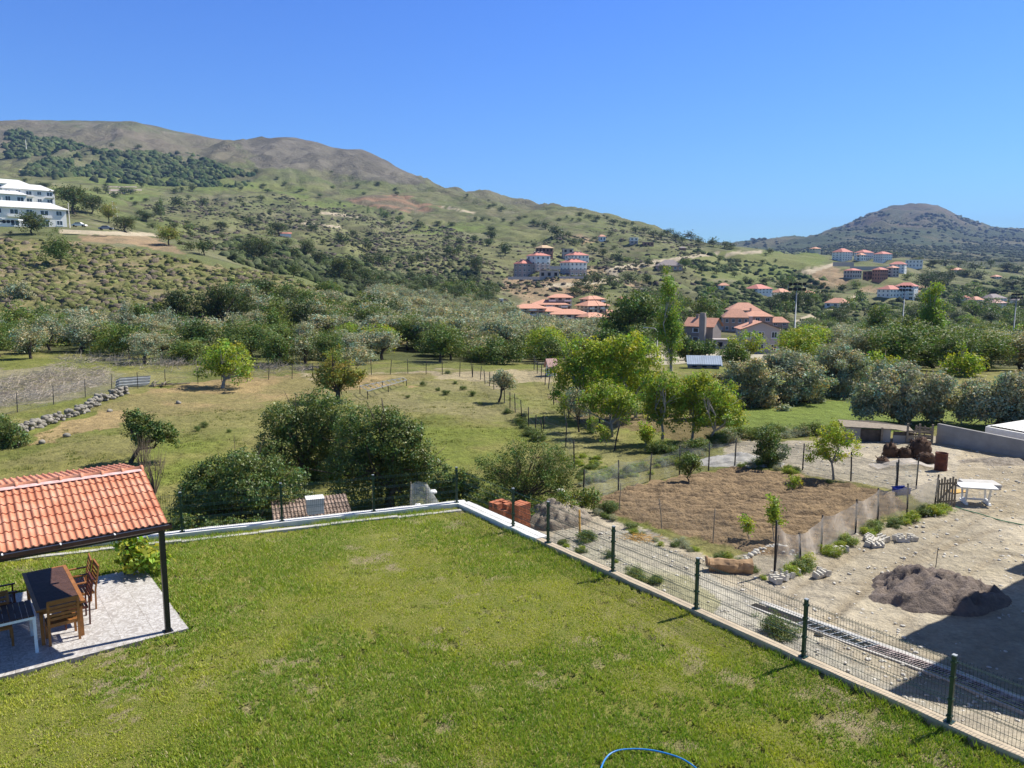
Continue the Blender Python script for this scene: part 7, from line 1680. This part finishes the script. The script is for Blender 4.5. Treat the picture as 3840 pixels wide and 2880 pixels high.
# unfinished grey complex on the spur
g = dict(floors=3, roof='r_red', win='w', cat='building', name='apartment_house', solar=True)
c3h('grey unfinished house with red roof, front left of the hillside group', 243, 440, 600, 480, 452, Y=438, yaw=38, wall='w_grey', **g)
c3h('taller red-roofed house with a white top storey, second from the left of the hillside group', 355, 567, 548, 412, 388, Y=452, yaw=38, wall='w_grey', upper='w_white', **g)
c3h('bare concrete frame house with a pale yellow roof at the top of the hillside group', 430, 592, 432, 345, 322, Y=474, yaw=38, wall='w_brown', roof='r_pale', floors=2, win='o', cat='building', name='apartment_house', over=.8)
c3h('white and grey red-roofed house, front right of the hillside group', 645, 885, 588, 470, 443, Y=440, yaw=38, wall='w_grey', upper='w_white', **g)
c3h('white red-roofed house behind the front right house of the hillside group', 688, 902, 482, 408, 381, Y=462, yaw=38, wall='w_white', floors=2, roof='r_red', cat='building', name='apartment_house', solar=True)
c3h('small raw concrete shell between the frame house and the white red-roofed house', 660, 766, 430, 355, 345, Y=480, yaw=8, wall='w_slab', roof='w_slab', rtype='flat', floors=2, win='o', cat='building', name='apartment_house')
c3h('low grey garage block in the middle of the hillside group', 470, 640, 602, 545, 540, Y=437, yaw=0, wall='w_slab', roof='w_slab', rtype='flat', floors=1, win='o', cols=3, cat='garage', name='garage', over=.1)
for (a, b_, v, h, lb) in ((195, 470, 606, 3.2, 'pale retaining wall under the left half of the grey hillside group'), (640, 850, 598, 2.0, 'pale retaining wall under the right half of the grey hillside group'), (555, 650, 520, 5, 'tall grey retaining wall behind the garage block')):
    Y = 434 if v > 560 else 449; t0 = float(v2t(R3(v))); xa = float(px2u(C3(a), t0)) * Y; xb = float(px2u(C3(b_), t0)) * Y; z = CAMH + t0 * Y; mb = MB(); mb.box(xa, Y - .4, z - .8, xb, Y, z + h * .25); tag(mb.build('retaining_wall', M['concrete_pale']), lb, 'wall')
# villas
v = dict(wall='w_cream', roof='r_orange', win='d', band='w_brown', balc=True, name='villa', cat='villa', over=.9)
c3h('tall cream villa with an orange roof at the top left of the villa group', 540, 760, 882, 770, 746, Y=392, yaw=360, floors=3, **v)
c3h('long orange-roofed villa in front of the tall top-left villa', 390, 728, 885, 830, 794, Y=378, yaw=360, floors=2, **v)
c3h('leftmost villa, its orange roof low behind the olive trees', 232, 527, 912, 862, 832, Y=368, yaw=360, floors=2, **v)
c3h('second villa from the left in the front row with a dark balcony', 375, 702, 970, 888, 857, Y=350, yaw=360, floors=2, **v)
c3h('middle front villa with a broad orange roof and white balcony', 567, 892, 1003, 913, 877, Y=342, yaw=360, floors=2, **v)
c3h('rightmost front villa with a blank cream gable and white railings', 795, 1070, 1028, 938, 905, Y=334, yaw=36, floors=2, **v)
c3h('wide villa with two dark balconies behind the rightmost front villa', 780, 1085, 905, 840, 803, Y=372, yaw=36, floors=2, **v)
c3h('back villa of which little more than the orange roof shows', 813, 1045, 840, 785, 760, Y=396, yaw=36, floors=2, **v)
c3h('orange-roofed villa half hidden at the right end of the group', 1130, 1265, 832, 790, 762, Y=398, yaw=36, floors=2, **v)
c3h('small orange-roofed villa squeezed between the front villa and the green tree', 1010, 1125, 958, 903, 877, Y=362, yaw=36, floors=2, **v)
# single houses on the slope
c3h('small white house with an orange roof high on the slope', 973, 1045, 287, 247, 231, Y=640, yaw=20, floors=1)
c3h('white and grey two-storey house on the upper slope near the skyline oaks', 1243, 1326, 310, 258, 241, Y=600, yaw=10, floors=2, upper='w_white', wall='w_grey', rtype='flat', roof='w_white')
c3h('unfinished brick bungalow below the skyline oaks', 1358, 1462, 327, 297, 293, Y=590, yaw=8, floors=1, wall='w_brick', roof='w_slab', rtype='flat', win='o')
c3h('dark little hut beside the pale hill road', 1670, 1740, 367, 345, 334, Y=520, yaw=20, floors=1, wall='w_brown', roof='r_grey', nowin=True, name='hut', cat='hut')
c3h('single-storey house with a wide grey roof above the poplar', 1475, 1722, 540, 497, 448, Y=420, yaw=8, floors=1, wall='w_salmon', roof='r_grey')
c3h('little white house with an orange roof among dark trees right of the poplar', 2012, 2116, 697, 668, 648, Y=360, yaw=14, floors=1)
c3h('orange-roofed house just behind the crown of the poplar', 1530, 1692, 812, 752, 739, Y=290, yaw=8, floors=2, wall='w_cream')
c3h('dark shack on the bare spur above the poplar', 1335, 1402, 737, 705, 694, Y=330, yaw=10, floors=1, wall='w_grey', roof='r_grey', nowin=True, name='shack', cat='hut')
c3h('tiny white pump house at the left edge of the olive grove', 100, 158, 837, 788, 784, Y=300, yaw=20, floors=1, cols=1, rtype='flat', roof='w_white', name='hut', cat='hut', over=.15)
c3h('small dark-roofed hut with a white door in front of the olive grove', 298, 405, 1252, 1195, 1172, Y=118, yaw=10, floors=1, cols=2, wall='w_taupe', roof='r_grey', rtype='flat', win='o', name='hut', cat='hut', over=.35, base_down=1)
c3h('white shed with a pinkish ragged roof behind the orchard', 512, 625, 1452, 1375, 1345, Y=74, yaw=28, floors=1, cols=2, wall='w_white', roof='r_pink', rtype='gable', win='o', name='shed', cat='shed', over=.2, base_down=1, hmin=1.0)
c3h('low long building with a blue-grey sheet roof behind the near olives', 1745, 2060, 1385, 1340, 1300, Y=86, yaw=6, floors=1, cols=3, wall='w_darktaupe', roof='r_blue', rtype='gable', win='o', name='barn', cat='building', over=.3, depth=.8, base_down=1, hmin=.5)
# brown chimney house and grey gabled house
o = c3h('dark brown-grey house with an orange gable roof and broad outer chimney', 1725, 2066, 1172, 1020, 952, Y=186, yaw=-22, floors=2, cols=1, wall='w_darktaupe', rtype='gable', depth=.75, chim=1, sidewin=False)
mb = MB(); mb.box(1.2, -6.1, -7, 3.0, -4.9, 8.3); mb.box(1.35, -6.0, 8.301, 2.85, -5.0, 9.4); mb.build('chimney_breast', M['w_taupe'], o)
house('grey gabled two-storey house with white windows and an outside stair', 736, 785, 353.7, 328.5, 321.5, Y=158, yaw=14, wall='w_lilac', rtype='gablef', floors=2, cols=3, depth=.75, chim=1, over=.45)
house('long low flat-roofed annex left of the grey gabled house', 713, 738, 349, 342.5, 341, Y=168, yaw=10, wall='w_lilac', roof='w_slab', rtype='flat', floors=1, cols=2, win='o', name='annex', cat='building', depth=.5, over=.3)
house('tiny orange-roofed lean-to at the right corner of the grey gabled house', 783, 791, 352, 344, 341, Y=160, yaw=10, wall='w_brick', floors=1, cols=1, name='shed', cat='shed', over=.2)
s_ = dict(wall='w_salmon', roof='r_orange', over=.5, floors=2)
house('highest salmon terraced house at the back of the orange row', 727, 764, 320, 310, 303, Y=262, yaw=10, **s_)
house('salmon terraced house with small square windows in the middle of the orange row', 722, 752, 332, 317, 309, Y=236, yaw=8, cols=4, **s_)
house('large salmon house with a chimney right behind the grey gabled house', 741, 776, 330, 316, 311, Y=212, yaw=8, chim=1, **s_)
house('small taupe house with an orange hip roof at the right end of the orange row', 768, 791, 331, 322, 317, Y=205, yaw=14, wall='w_taupe', roof='r_orange', floors=2, cols=2)
# far right complexes
f = dict(floors=3, roof='r_red', cat='building', name='apartment_house')
c4h('white four-storey block with a red roof, leftmost on the far hilltop', 722, 886, 580, 512, 484, Y=770, yaw=52, **{**f, 'floors': 4})
c4h('low white block with a long red roof right of the leftmost hilltop block', 893, 1052, 577, 516, 495, Y=800, yaw=52, **f)
c4h('rightmost white hilltop block with dark square windows', 1045, 1197, 582, 527, 508, Y=790, yaw=52, cols=5, **f)
c4h('small white house with a salmon roof in front of the hilltop blocks', 900, 986, 578, 534, 520, Y=760, yaw=52, floors=2, roof='r_orange')
c4h('small white house with a salmon roof below the rightmost hilltop block', 1046, 1112, 590, 562, 553, Y=755, yaw=52, floors=1, roof='r_orange')
c4h('bare concrete storeys with a red roof, left in the hillside building site', 810, 957, 716, 655, 640, Y=650, yaw=52, wall='w_slab', roof='r_red', win='o', floors=2, cols=4, cat='building', name='apartment_house')
c4h('low brown open shell in the middle of the hillside building site', 953, 1034, 730, 664, 657, Y=648, yaw=52, wall='w_brown', roof='w_slab', rtype='flat', win='o', floors=2, cols=2, cat='building', name='apartment_house')
c4h('brick and concrete shell with a red roof, centre of the hillside building site', 1030, 1162, 732, 650, 633, Y=645, yaw=52, wall='w_brick', roof='r_red', win='o', floors=3, cols=4, cat='building', name='apartment_house')
c4h('grey block with a flat orange roof right of the brick shell', 1140, 1246, 706, 635, 620, Y=665, yaw=52, wall='w_slab', roof='r_orange', win='o', floors=3, cols=2, cat='building', name='apartment_house')
c4h('tall narrow white house with a red hip roof right of the building site', 1168, 1312, 672, 607, 587, Y=690, yaw=-10, floors=3, roof='r_red')
c4h('modern flat-roofed white block with a blue strip, far right of the hilltop', 1300, 1440, 632, 574, 560, Y=740, yaw=0, floors=2, rtype='flat', roof='w_white', cols=5, cat='building', name='apartment_house')
for (a, b_, v_, h, lb) in ((716, 880, 610, 5, 'grey terrace wall under the leftmost hilltop block'), (850, 1150, 640, 4, 'long grey terrace wall above the hillside building site')):
    Y = 700; t0 = float(v2t(R4(v_))); xa = float(px2u(C4(a), t0)) * Y; xb = float(px2u(C4(b_), t0)) * Y; z = CAMH + t0 * Y; mb = MB(); mb.box(xa, Y - .4, z - 1.5, xb, Y, z + h * .45); tag(mb.build('retaining_wall', M['w_slab']), lb, 'wall')
c4h('tiny orange-roofed house on the green crest left of the hilltop blocks', 540, 632, 500, 484, 473, Y=860, yaw=52, floors=1, cols=3, wall='w_cream')
c4h('white house with a wide orange hip roof, leftmost below the green slope', 35, 264, 836, 797, 765, Y=420, yaw=52, floors=2, roof='r_red')
c4h('white house with an orange roof hidden behind the big dark trees', 234, 406, 852, 825, 798, Y=400, yaw=52, floors=1, roof='r_orange')
c4h('third orange-roofed white house right of the big dark trees', 455, 592, 866, 832, 811, Y=405, yaw=-14, floors=1, roof='r_orange')
c4h('white house with a low salmon roof at the foot of the diagonal road', 668, 880, 946, 908, 872, Y=345, yaw=-14, floors=1, roof='r_orange')
c4h('two-storey white house with an orange roof below the building site', 1078, 1287, 866, 802, 773, Y=440, yaw=52, floors=2, roof='r_red', wall='w_white')
c4h('four-storey white block with a red roof behind the two-storey white house', 1215, 1406, 882, 778, 751, Y=430, yaw=-14, floors=4, roof='r_red', cat='building', name='apartment_house', balc=True)
c4h('little white garage with dark doors beside the diagonal road', 924, 978, 897, 870, 866, Y=400, yaw=0, floors=1, rtype='flat', roof='w_white', win='o', name='garage', cat='garage', cols=2)
c4h('orange-roofed bungalow in front of the far dark woods', 1634, 1772, 668, 651, 635, Y=700, yaw=52, floors=1, roof='r_orange', wall='w_cream')
c4h('tiny pale-roofed cottage left of the far dark grove', 1958, 2052, 720, 710, 698, Y=600, yaw=52, floors=1, roof='r_orange', wall='w_cream')
c4h('large grey-roofed white house among the far right houses', 1880, 2112, 905, 872, 840, Y=430, yaw=52, floors=2, roof='r_grey')
c4h('low orange-roofed house left of the large grey-roofed one', 1780, 1917, 910, 892, 868, Y=425, yaw=52, floors=1, roof='r_orange')
c4h('small red-roofed annex at the left end of the far right houses', 1718, 1800, 893, 884, 870, Y=428, yaw=52, floors=1, roof='r_red')
c4h('salmon-roofed white house in front of the large grey-roofed one', 1922, 2102, 945, 908, 884, Y=400, yaw=52, floors=2, roof='r_pink')
c4h('grey-roofed house cut by the right edge of the photo', 2114, 2260, 915, 888, 868, Y=430, yaw=52, floors=2, roof='r_grey')
c4h('broad red-brown tiled roof with white chimneys at the right edge', 1942, 2152, 1175, 1128, 1096, Y=178, yaw=52, floors=1, roof='r_red', wall='w_brown', chim=2)
c4h('bright orange hip roof at the right edge above the olive tops', 2050, 2330, 1225, 1180, 1112, Y=165, yaw=52, floors=1, roof='r_orange', wall='w_cream')
c4h('low building with a pale green sheet roof behind the right-hand poplar', 1524, 1655, 1160, 1134, 1110, Y=185, yaw=-14, floors=1, roof='r_green', rtype='gable', wall='w_white', name='shed', cat='shed')
# white apartment blocks upper left 
w = dict(wall='w_white', roof='r_white', cat='building', name='apartment_house', balc=True, over=.9)
c1h('front white apartment block with pale roof and blue-grey windows', -330, 545, 1082, 918, 862, Y=246, yaw=12, floors=2, cols=6, depth=.35, **w)
c1h('white apartment block with dark windows behind the front block', -80, 438, 885, 764, 714, Y=285, yaw=14, floors=2, cols=5, depth=.5, **w)
c1h('small white gabled block between the front block and the one behind', -170, 206, 885, 800, 768, Y=268, yaw=12, floors=1, cols=3, depth=.5, **w)
c1h('topmost white apartment block at the left edge', -160, 226, 770, 712, 670, Y=320, yaw=12, floors=1, cols=3, depth=.6, **w)
c1h('little stone hut in the trees above the white apartment blocks', 150, 217, 613, 596, 588, Y=620, yaw=10, floors=1, cols=2, wall='w_taupe', roof='r_pale', name='hut', cat='hut', win='o')
c1h('small pale hut right of the stone hut above the white blocks', 248, 327, 600, 588, 583, Y=640, yaw=10, floors=1, cols=2, wall='w_cream', roof='w_cream', rtype='flat', name='hut', cat='hut', win='o')
house('long shed with a pink-red roof in the middle of the slope', 279, 291, 236.5, 234.6, 233.4, None, 4, 'w_white', 'r_red', 'gable', 1, .5, name='shed', cat='shed', nowin=True)
# long grey terraces under the wood, trailer, cars
for i, (px0, px1, v, lb) in enumerate(((108, 136, 187.5, 'upper grey terrace wall beneath the hillside wood'), (104, 141, 190.5, 'lower grey terrace wall beneath the hillside wood'), (108, 124, 193.5, 'short third terrace wall beneath the hillside wood'))):
    a = Vector(hit(px0, v, 300)); b = Vector(hit(px1, v, 300)); mb = MB(); mb.beam(a, b, 2.2, 2.4); tag(mb.build('terrace_wall', M['w_taupe']), lb, 'wall')
def car(label, px, v, Y, col, rz, name='parked_car'):
    x, y, z = at(px, Y); z = CAMH + float(v2t(v)) * y; o = empty(name, (x, y, z), rz, label, 'car')
    mb = MB(); pr = [(-2.1, .35), (-2.15, .75), (-1.5, .92), (-.9, 1.42), (.5, 1.45), (1.2, .95), (2.1, .8), (2.15, .35)]
    vs = [(a, -.85 * (1 if b < 1 else .82), b) for a, b in pr] + [(a, .85 * (1 if b < 1 else .82), b) for a, b in pr]; n = len(pr)
    mb.add(vs, [tuple(range(n))[::-1], tuple(range(n, 2 * n))] + [(i, (i + 1) % n, n + (i + 1) % n, n + i) for i in range(n)]); mb.build('body', M[col], o)
    g = MB(); g.add([(-1.35, -.83, .96), (-.85, -.75, 1.36), (.42, -.75, 1.38), (1.0, -.83, .97)], [(0, 1, 2, 3)]); g.add([(-1.52, -.7, .97), (-.95, -.62, 1.40), (-.95, .62, 1.40), (-1.52, .7, .97)], [(0, 1, 2, 3)]); g.build('window', M['glass'], o)
    for sx in (-1.35, 1.35):
        for sy in (-.86, .66): w_ = MB(); w_.tube([(sx, sy, .33), (sx, sy + .2, .33)], .33, 14); w_.build('wheel', M['black'], o)
M['car_grey'] = plain('grey_car_paint', (.22, .24, .27), .3, .03, 3, 0, .5)
car('small grey car parked on the earth road by the white apartment blocks', 106.5, 230.2, 250, 'car_grey', .3)
car('silver car half hidden at the far right behind the fence of the last white block', 80, 227, 250, 'w_white', .1)
x, y, z = at(7, 238); z = CAMH + float(v2t(223.5)) * y; o = empty('flatbed_trailer', (x, y, z), 0, 'white flatbed trailer with dark wheels below the white apartment blocks', 'trailer')
mb = MB(); mb.box(-6, -1.2, .9, 4.6, 1.2, 1.25); mb.build('bed', M['plastic_white'], o)
for sx in (0.2, 1.5, 2.8, -4.5): mb = MB(); mb.tube([(sx, -1.2, .5), (sx, -.8, .5)], .5, 14); mb.build('wheel', M['black'], o)
# neighbouring house just outside the frame on the right: it throws the big shadow over the yard
o = empty('neighbour_house', (14.5, 20.4, -1.6), math.atan2(dR.y, dR.x), 'tall white neighbouring house beyond the right edge of the photo', 'house')
mb = MB(); mb.box(0, 0, -.5, 1.5, 9, 7.0); mb.box(1.5, -.02, -.5, 12, 9, 10.4); mb.build('wall', M['w_white'], o)
mb = MB(); mb.box(-.001, -.001, 7.002, 1.49, 9.1, 7.12); mb.box(1.45, -.05, 10.402, 12.2, 9.2, 10.6); mb.build('roof', M['r_orange'], o)
for k in range(3):
    for f_ in range(3): window(o, 3.2 + 3.2 * k, -.03, 1.6 + 3.1 * f_, 1.3, 1.5, 0, 'w', True)
o = empty('shadow_roof_block', (20.6, 25.4, -1.8), math.atan2(dR.y, dR.x), 'unseen roof block, added to cast a shadow from beyond the right edge of the photo', 'shed')  # unseen stand-in for a projecting roof, added to cast the small yard shadow
mb = MB(); mb.box(0, 0, -.5, 3, 3, 7.4); mb.build('wall', M['w_white'], o); mb = MB(); mb.box(-.1, -.1, 7.402, 3.1, 3.1, 7.55); mb.build('roof', M['r_orange'], o)
# ------------------------------------------------------------------ labels that repeat get an ordinal, from left to right
def finish_labels():
    from collections import defaultdict
    d = defaultdict(list)
    bpy.context.view_layer.update()
    for o in TREES: d[o['label']].append(o)
    W = ['leftmost', 'second from left', 'third from left', 'fourth from left', 'fifth from left', 'sixth from left', 'seventh from left', 'eighth from left', 'ninth from left', 'tenth from left', 'eleventh from left', 'twelfth from left']
    for k, L in d.items():
        if len(L) < 2: continue
        L.sort(key=lambda o: o.location.x / o.location.y)
        if len(L) <= 12:
            for i, o in enumerate(L): o['label'] = (W[i] if i < len(L) - 1 else 'rightmost') + ' ' + k
finish_labels()
# ------------------------------------------------------------------ air: the far ridges fade to blue
hz = MB(); hz.box(-9500, -60, -420, 9500, 12500, 900)
t = NT('air'); pvn = t.node('ShaderNodeVolumePrincipled'); pvn.inputs['Color'].default_value = (.36, .54, .95, 1); pvn.inputs['Density'].default_value = HAZE; pvn.inputs['Anisotropy'].default_value = .0
for l in list(t.m.node_tree.links): t.m.node_tree.links.remove(l)
t.l.new(pvn.outputs[0], t.o.inputs['Volume']); t.n.remove(t.b)
tag(hz.build('haze', t.m), kind='stuff')
